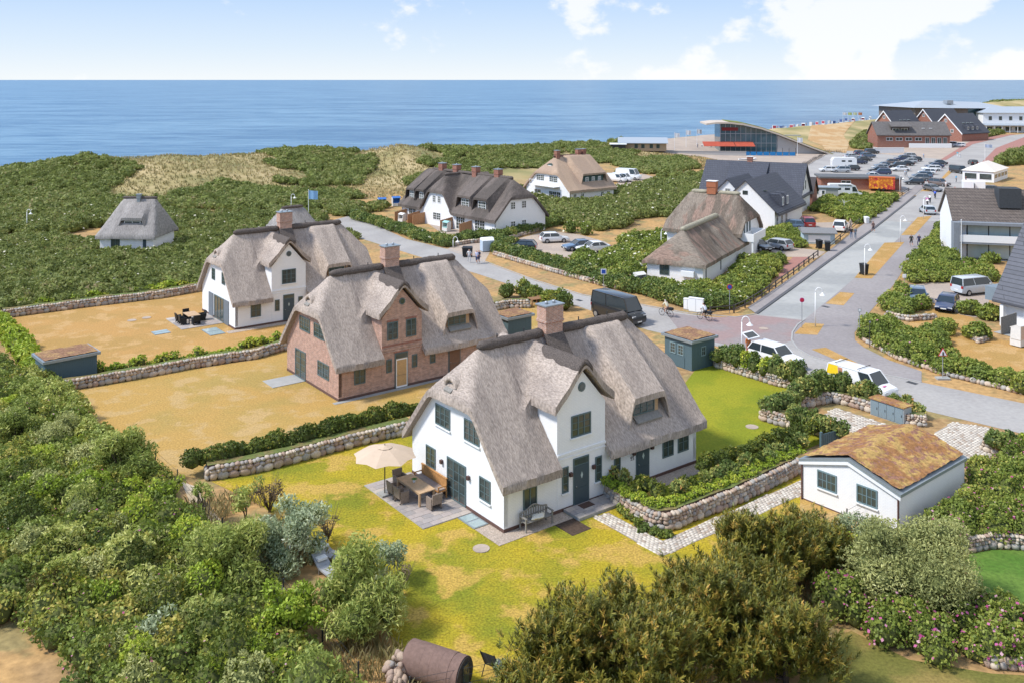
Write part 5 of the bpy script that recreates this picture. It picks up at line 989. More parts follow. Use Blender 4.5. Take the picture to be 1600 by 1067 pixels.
b = MB(); [b.add([(0, 0, .1), (math.cos(a) * .1 - math.sin(a) * .04, math.sin(a) * .1 + math.cos(a) * .04, .2), (math.cos(a) * .2, math.sin(a) * .2, .19), (math.cos(a) * .1 + math.sin(a) * .04, math.sin(a) * .1 - math.cos(a) * .04, .2)], [(0, 1, 2, 3)]) for a in np.linspace(0, 6.2, 14)]; b.build('leaves', mat('pot_leaf', (.07, .16, .03)), T, fix=False)
T = thing('wooden_bench', 'honey wooden bench with tall back against the white gable wall', 'bench', hp(H1, -.45, 6.3, zT), C37)
MB().box(-.3, .22, -1.3, 1.3, .4, .46).build('seat', M['teak'], T)
for k in range(9): MB().box(.22, .26, -1.3 + k * .29, -1.3 + k * .29 + .28, .46, 1.02).build('back_slat', M['teak'], T)
MB().box(.19, .29, -1.32, 1.32, 1.02, 1.08).build('top_rail', M['teak'], T); MB().box(-.27, .19, -1.25, 1.25, .46, .53).build('seat_cushion', mat('cushion_taupe', (.33, .27, .23)), T)
for sy in (-1, 1):
    MB().box(-.3, -.24, sy * 1.27 - .03, sy * 1.27 + .03, 0, .66).build('leg', M['teak'], T); MB().box(.2, .26, sy * 1.27 - .03, sy * 1.27 + .03, 0, .4).build('leg', M['teak'], T); MB().box(-.32, .24, sy * 1.27 - .035, sy * 1.27 + .035, .66, .7).build('armrest', M['teak'], T)
def wicker(label, H_, x, y, rz, m=WK, grp='wicker chairs round the oak table', z=zT):
    T = thing('wicker_chair', label, 'chair', hp(H_, x, y, z), H_[2] + rz, grp)
    MB().box(-.28, .28, -.27, .27, .36, .45).build('seat', m, T); MB().add([(-.3, .22, .3), (.3, .22, .3), (.3, .3, .3), (-.3, .3, .3), (-.31, .3, .88), (.31, .3, .88), (.31, .37, .88), (-.31, .37, .88)], [(0, 1, 5, 4), (1, 2, 6, 5), (2, 3, 7, 6), (3, 0, 4, 7), (4, 5, 6, 7), (0, 3, 2, 1)]).build('backrest', m, T)
    for s in (-1, 1): MB().box(s * .3 - .04, s * .3 + .04, -.28, .24, .05, .64).build('arm_panel', m, T)
    MB().box(-.27, .27, -.28, -.24, .05, .36).build('front_panel', m, T)
    for a, b_ in ((-1, -1), (1, -1), (-1, 1), (1, 1)): MB().box(a * .28 - .025, a * .28 + .025, b_ * .25 - .025, b_ * .25 + .025, 0, .06).build('foot', M['metal_dark'], T)
wicker('wicker chair at the table end nearest the parasol', H1, -1.5, 7.85, 0); wicker('wicker chair on the lawn side of the table, beside the parasol foot', H1, -2.4, 6.9, math.pi / 2); wicker('middle wicker chair on the lawn side of the oak table', H1, -2.42, 6.1, math.pi / 2); wicker('wicker chair at the near end of the oak table', H1, -1.4, 4.4, math.pi)
# parasol
T = thing('parasol', 'large beige parasol on a dark pole over the terrace corner', 'parasol', hp(H1, -2.7, 7.45, zT), C37); CV = mat('parasol_canvas', (.56, .43, .31), rough=.9, var=.05, scale=3)
MB().bar((0, 0, .06), (0, 0, 2.62), .032, 8).build('pole', M['wood_dark'], T); MB().box(-.33, .33, -.33, .33, 0, .09).build('base', M['concrete'], T); MB().bar((0, 0, 2.68), (0, 0, 2.78), .03, 6).build('finial', M['wood_dark'], T)
n = 8; R_ = 1.78; cv = MB()
for i in range(n):
    a0, a1 = 2 * math.pi * i / n, 2 * math.pi * (i + 1) / n; am = (a0 + a1) / 2; pts = []; vs = [(0, 0, 2.66)]
    for f in (.35, .7, 1.0):
        z = 2.66 - .16 * f - .36 * f * f
        for a, rr, dz in ((a0, 1, 0), (am, .95 if f < 1 else .885, -.02 if f < 1 else .06), (a1, 1, 0)): vs.append((math.cos(a) * R_ * f * rr, math.sin(a) * R_ * f * rr, z + dz))
    P_ = cv.add(vs, [(0, 1, 2), (0, 2, 3), (1, 4, 5, 2), (2, 5, 6, 3), (4, 7, 8, 5), (5, 8, 9, 6)], True)
cv.build('canopy', CV, T, fix=False)
for i in range(n): a = 2 * math.pi * i / n; MB().tube([(math.cos(a) * R_ * f, math.sin(a) * R_ * f, 2.60 - .16 * f - .36 * f * f) for f in (.05, .35, .7, .97)], .014, 4).build('rib', M['wood_dark'], T)
vt = MB(); vt.add([(0, 0, 2.74)] + [(math.cos(2 * math.pi * i / n) * .42, math.sin(2 * math.pi * i / n) * .42, 2.62) for i in range(n)], [(0, 1 + i, 1 + (i + 1) % n) for i in range(n)]); vt.build('vent_cap', CV, T, fix=False)
# grey garden bench with curved back, sheepskin
T = thing('garden_bench', 'weathered garden bench with scrolled back under the front window', 'bench', hp(H1, 1.75, -.42, .034), C37); GW = M['wood_grey']
for k in range(5): MB().box(-.85, .85, -.28 + k * .1, -.28 + k * .1 + .08, .42, .455).build('seat_slat', GW, T)
top = lambda u: .78 + .26 * math.exp(-(u / .42) ** 2)
for k in range(11): u = -.8 + k * .16; MB().box(u - .03, u + .03, .2, .23, .46, top(u)).build('back_slat', GW, T)
MB().tube([(u, .22, top(u) + .02) for u in np.linspace(-.86, .86, 15)], .04, 5).build('top_rail', GW, T)
MB().box(-.85, .85, .195, .235, .56, .61).build('back_rail', GW, T)
for s in (-1, 1):
    MB().box(s * .86 - .035, s * .86 + .035, -.3, -.23, 0, .68).build('leg', GW, T); MB().box(s * .86 - .035, s * .86 + .035, .19, .26, 0, .8).build('leg', GW, T); MB().box(s * .86 - .045, s * .86 + .045, -.34, .24, .66, .71).build('armrest', GW, T)
bm = bmesh.new(); bmesh.ops.create_icosphere(bm, subdivisions=3, radius=1)
for v in bm.verts:
    a = math.atan2(v.co.y, v.co.x); rr = 1 + .16 * math.sin(a * 4 + .6) + random.uniform(-.05, .05); v.co = Vector((v.co.x * .46 * rr, v.co.y * .24 * rr, v.co.z * .1 + random.uniform(-.015, .015)))
me = bpy.data.meshes.new('sheepskin'); bm.to_mesh(me); bm.free(); me.materials.append(mat('fleece', (.74, .69, .57), rough=1, var=.1, scale=20, bump=.8)); me.polygons.foreach_set('use_smooth', [True] * len(me.polygons))
tag(put('sheepskin', me, None, hp(H1, 1.8, -.52, .57), C37 + .1), 'cream sheepskin draped on the weathered garden bench', 'sheepskin')
tag(MB().box(-.4, .4, -.25, .25, 0, .02).build('doormat', mat('doormat_brown', (.10, .06, .045), rough=1), None, hp(H1, 5.2, -.42, .172), C37), 'brown doormat in front of the slate front door', 'doormat')
# far dining set
T = thing('dining_table', 'pale garden table on the terrace of the far white house', 'table', hp(H3, -2.3, 5.2, .06), C37); MB().box(-.55, .55, -.9, .9, .7, .75).build('tabletop', OR, T)
for sx in (-1, 1):
    for sy in (-1, 1): MB().box(sx * .48 - .04, sx * .48 + .04, sy * .8 - .04, sy * .8 + .04, 0, .7).build('leg', M['black'], T)
for x, y, rz, l in ((-2.3, 6.6, 0, 'black garden chair at the far table end'), (-3.3, 5.7, math.pi / 2, 'black garden chair on the lawn side, farther one'), (-3.3, 4.7, math.pi / 2, 'black garden chair on the lawn side, nearer one'), (-2.3, 3.9, math.pi, 'black garden chair at the near table end'), (-1.3, 5.2, -math.pi / 2, 'black garden chair on the house side of the pale table')): wicker(l, H3, x, y, rz, M['black'], 'black chairs round the pale table', .06)
# barrel sauna, its stone end, striped chair, loungers
T = thing('barrel_sauna', 'brown felt covered barrel at the bottom edge of the garden', 'barrel', (-2.86, 35.3, 0), math.radians(-27)); BR = mat('barrel_felt', (.19, .12, .095), rough=.85, var=.2, scale=7, bump=.3); rb_ = .66; zb_ = .72
nb_ = 26
for k in range(6): x0 = -1.2 + k * .4; sec = MB().bar((x0, 0, zb_), (x0 + .396, 0, zb_), rb_ * (1 if k in (0, 5) else 1.02), nb_).build('barrel_section', BR, T); sec.data.set_sharp_from_angle(angle=.6)
for x0 in (-1.24, 1.2): e1 = MB().bar((x0, 0, zb_), (x0 + .04, 0, zb_), rb_ * .93, nb_).build('end_wall', M['wood_dark'], T); e1.data.set_sharp_from_angle(angle=.6)
for x in (-.8, .8): MB().box(x - .08, x + .08, -.55, .55, 0, .16).build('cradle', M['wood_dark'], T)
MB().box(1.25, 1.3, -.2, .2, .25, 1.15).build('door', M['glass'], T); MB().box(1.35, 1.8, -.4, .4, .04, .2).build('step', M['fence_tan'], T); MB().box(1.4, 1.6, -.25, .05, .2, .5).build('bucket', M['metal_grey'], T)
T = thing('stone_pile', 'heap of round grey boulders beside the barrel sauna', 'stone pile', (*G(624, 1062), 0))
for k in range(60): o = bpy.data.objects.new('stone', ROCK[k % 7][(2, 5, 2, 0)[k % 4]]); COL.objects.link(o); o.parent = T; a = random.uniform(0, 6.3); rr = random.uniform(0, .62); o.location = (math.cos(a) * rr * .8, math.sin(a) * rr * 1.3, .1 + (1 - rr) * random.uniform(0, 1.1)); sc = random.uniform(.11, .19); o.scale = (sc * 1.2, sc, sc * .9); o.rotation_euler = (a, rr, a)
def sling(label, p, rz):
    T = thing('sling_chair', label, 'chair', (*G(*p), 0), rz); MB().add([(-.3, -.3, .4), (.3, -.3, .4), (.3, .15, .36), (-.3, .15, .36), (-.3, .5, 1.05), (.3, .5, 1.05)], [(0, 1, 2, 3), (3, 2, 5, 4)]).build('sling', mat('striped_sling', (.10, .105, .12), var=.6, scale=22, stretch=(1, .05, .05)), T, fix=False)
    for s in (-1, 1): MB().tube([(s * .32, -.35, 0), (s * .32, -.3, .42), (s * .32, .15, .38), (s * .32, .52, 1.08)], .02, 5).build('frame', M['black'], T); MB().bar((s * .32, .15, .38), (s * .32, .4, 0), .02, 5).build('leg', M['black'], T)
sling('black striped garden chair at the lawn edge by the pines', (772, 1052), math.radians(150))
def lounger(label, p, rz):
    T = thing('sun_lounger', label, 'sun lounger', (*G(*p), 0), rz, 'loungers half hidden behind silver willows'); MB().box(-.33, .33, -1, .35, .26, .34).build('bed', mat('lounger_grey', (.33, .34, .35)), T); MB().add([(-.33, .35, .27), (.33, .35, .27), (.33, .98, .66), (-.33, .98, .66), (-.33, .35, .35), (.33, .35, .35), (.33, .95, .74), (-.33, .95, .74)], [(0, 1, 2, 3), (4, 7, 6, 5), (0, 4, 5, 1), (1, 5, 6, 2), (2, 6, 7, 3), (3, 7, 4, 0)]).build('backrest', mat('lounger_grey', (.33, .34, .35)), T); MB().box(-.24, .24, .45, .8, .5, .62).build('pillow', M['white'], T)
    for x in (-.28, .28):
        for y in (-.9, .3): MB().box(x - .03, x + .03, y - .03, y + .03, 0, .26).build('leg', M['wood_grey'], T)
lounger('grey sun lounger nearer the house', (520, 876), math.radians(60)); lounger('grey sun lounger nearer the camera with white pillow', (512, 898), math.radians(40))
# bin cabinet
x, y = G(1360, 647); T = thing('bin_cabinet', 'grey bin cabinet with four doors and brown roof by the cobbled yard', 'cabinet', (x, y, 0), math.radians(-55)); GC = mat('cabinet_grey', (.20, .26, .29), rough=.4, var=.06)
MB().box(0, 2.5, 0, .9, 0, 1.12).build('body', mat('cabinet_frame', (.36, .40, .42), rough=.4), T)
for k in range(4): d = MB().box(.05 + k * .61, .05 + k * .61 + .57, -.03, .0, .06, 1.06).build('door', GC, T); MB().box(.5 + k * .61, .54 + k * .61, -.05, -.03, .5, .65).build('handle', M['metal_dark'], d)
MB().box(-.08, 2.58, -.1, 1.0, 1.12, 1.2).build('roof', M['sedum'], T)
x, y = G(1298, 702); T = thing('garden_gate', 'small slate blue wooden gate behind the garage', 'gate', (x, y, 0), math.radians(30)); [MB().box(-.7 + k * .2, -.7 + k * .2 + .17, -.02, .02, .15, 1.1).build('board', M['slate_paint'], T) for k in range(7)]; [MB().box(s * .85 - .07, s * .85 + .07, -.07, .07, 0, 1.25).build('post', M['slate_paint'], T) for s in (-1, 1)]; [MB().box(-.78, .78, .02, .05, z, z + .09).build('rail', M['slate_paint'], T) for z in (.3, .9)]
# pallet, crates in the yard behind the brick house
for p, l in (((838, 478), 'pale wooden crate leaning in the yard behind the brick house'), ((852, 474), 'pale wooden pallet frame beside the yard hedge')):
    T = thing('wooden_crate', l, 'crate', (*G(*p), 0), .5); [MB().box(-.8, .8, -.5 + k * .22, -.5 + k * .22 + .12, .75, .8).build('slat', M['fence_tan'], T) for k in range(5)]; [MB().box(a * .75 - .05, a * .75 + .05, b_ * .45 - .05, b_ * .45 + .05, 0, .75).build('post', M['fence_tan'], T) for a in (-1, 1) for b_ in (-1, 1)]
# rail fences
def rail_fence(label, px, n, m=None, h=.85, rails=(.35, .75), world=False):
    P = px if world else GP(px); at, tot = polyline(P); p0 = Vector(P[0]); T = thing('rail_fence', label, 'fence', (p0.x, p0.y, 0)); m = m or M['wood_dark']; pts = [at(tot * i / n)[0] - p0 for i in range(n + 1)]
    for q in pts: MB().box(q.x - .06, q.x + .06, q.y - .06, q.y + .06, 0, h).build('post', m, T)
    for i in range(n):
        for z in rails: MB().bar((pts[i].x, pts[i].y, z), (pts[i + 1].x, pts[i + 1].y, z), .055, 4).build('rail', m, T)
rail_fence('dark wooden rail fence round the corner hedge', [(1110, 493), (1152, 489), (1196, 462), (1240, 430), (1278, 401)], 14)
rail_fence('dark post and rail fence beside the footpath hedge', [(1296, 390), (1340, 352), (1420, 300)], 9, h=.8)
def wire_fence(label, px, n, h=1.25):
    P = GP(px); at, tot = polyline(P); p0 = Vector(P[0]); T = thing('wire_fence', label, 'fence', (p0.x, p0.y, 0)); pts = [at(tot * i / n)[0] - p0 for i in range(n + 1)]
    for q in pts: MB().bar((q.x, q.y, 0), (q.x, q.y, h), .035, 6).build('post', M['metal_dark'], T)
    for i in range(n):
        for z in (.3, .6, .9, 1.15): MB().bar((pts[i].x, pts[i].y, z), (pts[i + 1].x, pts[i + 1].y, z), .008, 3).build('wire', M['metal_dark'], T)
wire_fence('dark post and wire fence along the wild left hedge', [(243, 735), (275, 765), (322, 820), (425, 930), (505, 1010), (560, 1085)], 7)
wire_fence('dark post and wire fence under the pines', [(640, 1110), (805, 1075), (1000, 960), (1310, 840), (1380, 800)], 8)
# ---------------------------------------------------------------- vegetation
OCT_V = None
def ico_low():
    bm = bmesh.new(); bmesh.ops.create_icosphere(bm, subdivisions=1, radius=1); v = np.array([x.co[:] for x in bm.verts]); f = np.array([[l.index for l in fc.verts] for fc in bm.faces]); bm.free(); return v, f
ICV, ICF = ico_low()
def leaf_geo(P, N, size, elong, flat, rng, droop=0.0):
    n = len(P); R = rng.normal(size=(n, 3)); R /= np.linalg.norm(R, axis=1, keepdims=True) + 1e-9
    nn = N * flat + R * (1 - flat); nn /= np.linalg.norm(nn, axis=1, keepdims=True) + 1e-9
    t = np.cross(nn, rng.normal(size=(n, 3))); t[:, 2] -= droop; t -= nn * (t * nn).sum(1, keepdims=True); t /= np.linalg.norm(t, axis=1, keepdims=True) + 1e-9; b = np.cross(nn, t)
    s = size * rng.uniform(.65, 1.35, (n, 1)); a = t * s * elong * .5; c = b * s * .5
    co = np.stack([P - a, P - c * .9 - a * .1, P + a, P + c * .9 - a * .1], 1).reshape(-1, 3); return co
def foliage(name, C, R, HH, leaf, cover, lm, core=None, elong=1.5, flat=.45, parent=None, seed=0, droop=0, flowers=None, low=-.35, cull=True, jit=.16, full=False, hue=.22, mesh_only=False, shrink=.8, csize=True):
    """leaf-sized faces over the surface of many overlapping blobs (C centres at ground, R radius, HH height) with solid twiggy cores, inner shade put into their tone"""
    rng = np.random.default_rng(seed + 11); C = np.asarray(C, float); R = np.asarray(R, float); HH = np.asarray(HH, float); n = len(C)
    if full: cz = C[:, 2]; rz = HH
    else: cz = C[:, 2] + HH * .36; rz = HH * .64
    area = 4 * np.pi * R * (R + rz * 1.2) / 2.2 * .72; cnt = np.maximum(6, (area * cover / (leaf * leaf * elong * .62)).astype(int))
    idx = np.repeat(np.arange(n), cnt); m = len(idx)
    d = rng.normal(size=(m, 3)); d /= np.linalg.norm(d, axis=1, keepdims=True); lo = -1 if full else low; d[:, 2] = np.where(d[:, 2] < lo, -d[:, 2], d[:, 2])
    lump = 1 + .22 * (vnoise(d[:, 0] * 9 + idx * 3.1, d[:, 1] * 9 + d[:, 2] * 6 + idx * 1.7, 2.6, seed) - .5) * 2
    k = (1 - np.abs(rng.normal(0, jit, m))) * lump; P = np.stack([C[idx, 0] + d[:, 0] * R[idx] * k, C[idx, 1] + d[:, 1] * R[idx] * k, cz[idx] + d[:, 2] * rz[idx] * k], 1)
    N = d / np.stack([R[idx], R[idx], rz[idx]], 1); N /= np.linalg.norm(N, axis=1, keepdims=True)
    if cull and n > 1 and not full:
        cell = max(.25, float(np.median(R)) * .22); x0, y0 = C[:, 0].min() - R.max(), C[:, 1].min() - R.max(); nx = int((C[:, 0].max() + R.max() - x0) / cell) + 2; ny = int((C[:, 1].max() + R.max() - y0) / cell) + 2
        Hm = np.full((ny, nx), -1e3)
        for i in range(n):
            r = R[i] * .8; a0, a1 = int((C[i, 0] - r - x0) / cell), int((C[i, 0] + r - x0) / cell) + 1; b0, b1 = int((C[i, 1] - r - y0) / cell), int((C[i, 1] + r - y0) / cell) + 1
            gx = x0 + (np.arange(a0, a1 + 1) + .5) * cell; gy = y0 + (np.arange(b0, b1 + 1) + .5) * cell; q = 1 - ((gx[None] - C[i, 0]) ** 2 + (gy[:, None] - C[i, 1]) ** 2) / (r * r)
            z = np.where(q > 0, cz[i] + rz[i] * .8 * np.sqrt(np.maximum(q, 0)), -1e3); s = Hm[b0:b1 + 1, a0:a1 + 1]; np.maximum(s, z[:s.shape[0], :s.shape[1]], out=s)
        ii = ((P[:, 0] - x0) / cell).astype(int); jj = ((P[:, 1] - y0) / cell).astype(int); ok = P[:, 2] > Hm[np.clip(jj, 0, ny - 1), np.clip(ii, 0, nx - 1)] - .02
        ok &= P[:, 2] > C[idx, 2] - .05
        P, N, idx = P[ok], N[ok], idx[ok]
    elif not full:
        ok = P[:, 2] > C[idx, 2] - .05; P, N, idx = P[ok], N[ok], idx[ok]
    m = len(P); co = [leaf_geo(P, N, leaf, elong, flat, rng, droop)]; fa = [np.arange(m * 4).reshape(-1, 4)]; hb = rng.uniform(-hue, hue, n)
    rnd = np.clip(.5 + hb[idx] + rng.normal(0, .15, m) + .25 * (vnoise(P[:, 0], P[:, 1], 2.2, seed + 4) - .5), 0, 1); mi = [np.zeros(m, int)]; rn = [rnd]; mats = [lm]; off = m * 4
    if core is not None:
        mats.append(core); cv = (ICV[None] * np.stack([R, R, rz], 1)[:, None] * shrink + np.stack([C[:, 0], C[:, 1], cz], 1)[:, None]).reshape(-1, 3); f3 = (ICF[None] + (np.arange(n) * len(ICV))[:, None, None]).reshape(-1, 3)
        cf = np.concatenate([f3, f3[:, 2:3]], 1) + off; co.append(cv); ctri = f3 + off
    if flowers:
        fm, frac, fs = flowers; kf = rng.random(m) < frac; Pf = P[kf] + N[kf] * fs * .6; g = leaf_geo(Pf, N[kf] * .6 + np.array([0, 0, .6]), fs, 1.05, .75, rng)
        mats.append(fm); mi.append(np.full(len(Pf), len(mats) - 1)); rn.append(rng.random(len(Pf)))
    allc = list(co); 
    if flowers:
        base_off = off + (len(co[1]) if core is not None else 0); allc.append(g); fa.append(np.arange(len(g)).reshape(-1, 4) + base_off)
    V = np.concatenate(allc); Q = np.concatenate(fa); MI = np.concatenate(mi); RN = np.concatenate(rn)
    me = bpy.data.meshes.new(name); nq = len(Q); nt_ = len(ctri) if core is not None else 0
    me.vertices.add(len(V)); me.vertices.foreach_set('co', V.astype(np.float32).ravel()); li = Q.ravel() if not nt_ else np.concatenate([Q.ravel(), ctri.ravel()])
    me.loops.add(len(li)); me.loops.foreach_set('vertex_index', li.astype(np.int32)); me.polygons.add(nq + nt_)
    ls = np.arange(nq) * 4; ls = np.concatenate([ls, nq * 4 + np.arange(nt_) * 3]) if nt_ else ls; me.polygons.foreach_set('loop_start', ls.astype(np.int32))
    for q in mats: me.materials.append(q)
    if nt_: MI = np.concatenate([MI, np.ones(nt_, int)]); RN = np.concatenate([RN, np.full(nt_, .3)])
    me.polygons.foreach_set('material_index', MI.astype(np.int32)); at = me.attributes.new('rnd', 'FLOAT', 'FACE'); at.data.foreach_set('value', RN.astype(np.float32)); me.update(calc_edges=True)
    if mesh_only: return me
    return put(name, me, parent)
LG = leafmat('leaf_rose', [(0, (0.102, 0.138, 0.029)), (.45, (0.205, 0.264, 0.048)), (.75, (0.324, 0.356, 0.066)), (1, (0.515, 0.427, 0.107))])
LD = leafmat('leaf_scrub', [(0, (0.110, 0.134, 0.035)), (.4, (0.205, 0.242, 0.052)), (.7, (0.337, 0.334, 0.076)), (.9, (0.515, 0.380, 0.119)), (1, (0.685, 0.368, 0.178))])
LH = leafmat('leaf_hedge', [(0, (0.062, 0.097, 0.029)), (.5, (0.138, 0.197, 0.048)), (.8, (0.273, 0.310, 0.071)), (1, (0.547, 0.438, 0.143))])
LDK = leafmat('leaf_laurel', [(0, (0.050, 0.074, 0.016)), (.5, (0.106, 0.144, 0.025)), (.85, (0.243, 0.261, 0.039)), (1, (0.482, 0.366, 0.062))])
LY = leafmat('leaf_photinia', [(0, (0.084, 0.148, 0.042)), (.4, (0.210, 0.274, 0.073)), (.7, (0.400, 0.389, 0.106)), (.9, (0.630, 0.504, 0.148)), (1, (0.630, 0.274, 0.106))])
LV = leafmat('leaf_lime', [(0, (0.172, 0.246, 0.026)), (.5, (0.342, 0.445, 0.044)), (1, (0.651, 0.617, 0.098))])
LW = leafmat('leaf_willow', [(0, (0.151, 0.203, 0.042)), (.5, (0.353, 0.407, 0.092)), (.85, (0.569, 0.554, 0.164)), (1, (0.700, 0.700, 0.267))])
LS = leafmat('leaf_silver_willow', [(0, (0.174, 0.226, 0.116)), (.45, (0.367, 0.425, 0.240)), (.8, (0.599, 0.640, 0.404)), (1, (0.700, 0.700, 0.621))])
LT = leafmat('leaf_tamarisk', [(0, (0.184, 0.204, 0.068)), (.5, (0.393, 0.408, 0.148)), (.85, (0.589, 0.573, 0.227)), (1, (0.700, 0.689, 0.319))])
LB = leafmat('twig_brown', [(0, (.09, .06, .04)), (.6, (.19, .14, .09)), (1, (.28, .22, .14))], trans=.1)
LP = leafmat('needle_pine', [(0, (0.069, 0.082, 0.014)), (.4, (0.158, 0.164, 0.024)), (.75, (0.297, 0.247, 0.037)), (1, (0.501, 0.289, 0.063))], trans=.1)
LC = leafmat('pine_candle', [(0, (0.302, 0.332, 0.121)), (1, (0.513, 0.499, 0.228))], trans=.1)
LM = leafmat('marram', [(0, (.23, .22, .09)), (.35, (.33, .28, .125)), (.75, (.44, .36, .18)), (1, (.54, .45, .26))], trans=.3)
PK = leafmat('rose_pink', [(0, (.42, .06, .20)), (.6, (.55, .14, .32)), (1, (.7, .45, .5))], trans=.2)
WF = leafmat('flower_white', [(0, (.62, .58, .42)), (1, (.78, .74, .58))], trans=.2)
CORE = mat('twig_shade_core', (.10, .115, .04), rough=1, var=.3, spec=.05)  # solid twig core, darkened to stand for self-shadow inside the foliage
COREG = mat('scrub_core', (.16, .19, .055), rough=1, var=.45, scale=1.5, spec=.05)
LF = leafmat('leaf_far_scrub', [(0, (.12, .15, .04)), (.4, (.19, .225, .06)), (.7, (.26, .28, .085)), (.9, (.34, .32, .12)), (1, (.38, .30, .16))], trans=.35)
def scatter(poly, spacing, rng, excl=True, edge=0.3, warp=0):
    P = np.array(poly); x0, y0 = P[:, 0].min(), P[:, 1].min(); x1, y1 = P[:, 0].max(), P[:, 1].max()
    gx, gy = np.meshgrid(np.arange(x0, x1, spacing), np.arange(y0, y1, spacing)); X = gx.ravel() + rng.uniform(-.5, .5, gx.size) * spacing * .95; Y = gy.ravel() + rng.uniform(-.5, .5, gy.size) * spacing * .95
    k = inpoly(X + (vnoise(X, Y, 9, 61) - .5) * warp, Y + (vnoise(X, Y, 9, 62) - .5) * warp, poly)
    X, Y = X[k], Y[k]
    if excl:
        for q in ROADS + FOOT:
            qa = np.array(q)
            if qa[:, 0].max() < x0 - 3 or qa[:, 0].min() > x1 + 3 or qa[:, 1].max() < y0 - 3 or qa[:, 1].min() > y1 + 3: continue
            bad = np.zeros(X.shape, bool)
            for a in np.linspace(0, 2 * math.pi, 7)[:-1]: bad |= inpoly(X + math.cos(a) * edge, Y + math.sin(a) * edge, q)
            X, Y = X[~bad], Y[~bad]
    return X, Y
def scrub(name, label, poly, r, h, leaf, cover=1.5, lm=None, px=True, seed=0, flowers=None, edge=None, sp=1.15, cat='shrubs', kind='stuff', hue=.2, core=CORE, excl=True, warp=0, **k):
    P = [GT(*p)[:2] for p in poly] if px else poly; rng = np.random.default_rng(seed + 5)
    X, Y = scatter(P, r * sp, rng, excl, r * .8 if edge is None else edge, warp); n = len(X)
    if n == 0: return
    R = r * rng.uniform(.7, 1.3, n); HH = h * rng.uniform(.65, 1.25, n) * (.75 + .5 * vnoise(X, Y, r * 6, seed)); Z = zt(X, Y); Z = np.maximum(Z, 0)
    o = foliage(name, np.stack([X, Y, Z], 1), R, HH, leaf, cover, lm or LD, core, seed=seed, flowers=flowers, hue=hue, **k)
    o['label'] = label; o['kind'] = kind
    if kind == 'thing': o['category'] = cat
    return o
def hedge(name, label, px, wdt, h, leaf, cover=1.6, lm=None, world=False, z=0.0, seed=0, flowers=None, var=.18, step=.55, cat='hedge', **k):
    P = px if world else [G(*p, z) for p in px]; at, tot = polyline(P); rng = np.random.default_rng(seed + 3); C = []; R = []; HH = []
    s = 0
    while s < tot:
        p, d = at(s); nrm = Vector((d.y, -d.x)); rows = max(1, int(wdt / (h * .9)))
        for q in range(rows): off = (q - (rows - 1) / 2) * wdt / rows; u = p + nrm * (off + rng.uniform(-.1, .1) * wdt); C.append((u.x, u.y, z)); R.append(wdt / rows * rng.uniform(.55, .75)); HH.append(h * rng.uniform(1 - var, 1 + var))
        s += wdt / rows * step
    o = foliage(name, C, R, HH, leaf, cover, lm or LH, CORE, seed=seed, flowers=flowers, **k); return tag(o, label, cat)
# --- dune scrub and wild hedges (masses nobody could count)
scrub('dune_scrub', 'dark green rose scrub between the left lawn and the cottage', [(-60, 500), (-60, 375), (100, 372), (150, 384), (260, 384), (300, 366), (400, 352), (470, 338), (520, 345), (560, 372), (330, 450), (140, 474), (5, 492)], 1.15, 1.35, .27, 1.2, LF, core=COREG, shrink=.9, warp=4, seed=1, flowers=(WF, .004, .3))
scrub('dune_scrub', 'rose scrub behind the little cottage at the dune foot', [(-60, 366), (-60, 345), (130, 335), (150, 310), (260, 318), (300, 345), (420, 335), (440, 318), (560, 330), (560, 345), (480, 330), (400, 348), (300, 362), (250, 358), (150, 358), (90, 366)], 1.3, 1.5, .30, 1.3, LF, core=COREG, shrink=.9, warp=4, seed=2, flowers=(WF, .004, .34))
scrub('dune_scrub', 'dark scrub patch on the left dune slope', [(-60, 275), (0, 271), (150, 270), (175, 283), (180, 303), (120, 315), (90, 335), (-60, 340)], 1.4, 1.2, .38, 1.05, LF, core=COREG, shrink=.9, warp=18, seed=3)
scrub('dune_scrub', 'scrub patch in the middle of the dune slope', [(275, 306), (300, 288), (340, 282), (400, 294), (450, 300), (560, 300), (600, 325), (560, 340), (440, 320), (300, 330)], 1.4, 1.3, .38, 1.05, LF, core=COREG, shrink=.9, warp=18, seed=4)
scrub('dune_scrub', 'green scrub covering the dune crest in the middle', [(270, 249), (330, 252), (380, 246), (480, 238), (548, 242), (572, 262), (560, 290), (480, 292), (440, 276), (380, 268), (330, 258)], 1.5, 1.2, .40, 1.05, LF, core=COREG, shrink=.9, warp=18, seed=5)
scrub('dune_scrub', 'green scrub between the row house and the sea', [(640, 300), (650, 270), (690, 244), (740, 240), (800, 241), (870, 239), (880, 262), (830, 262), (800, 272), (700, 268)], 1.5, 1.2, .40, 1.05, LF, core=COREG, shrink=.9, warp=18, seed=6)
scrub('dune_scrub', 'green scrub field behind the beige thatched house', [(868, 238), (930, 232), (1000, 244), (1070, 250), (1088, 262), (1080, 278), (1010, 277), (985, 270), (955, 262), (900, 250)], 1.5, 1.3, .40, 1.05, LF, core=COREG, shrink=.9, warp=18, seed=7)
scrub('dune_scrub', 'wide scrub field between the row house and the beige house', [(850, 338), (800, 300), (830, 300), (890, 322), (960, 300), (980, 300), (1030, 284), (1080, 284), (1115, 290), (1110, 305), (1070, 345), (1045, 340), (1000, 350), (940, 363), (900, 356), (860, 352)], 1.35, 1.5, .33, 1.2, LF, core=COREG, shrink=.9, warp=4, seed=8, flowers=(WF, .006, .38), edge=1.3)
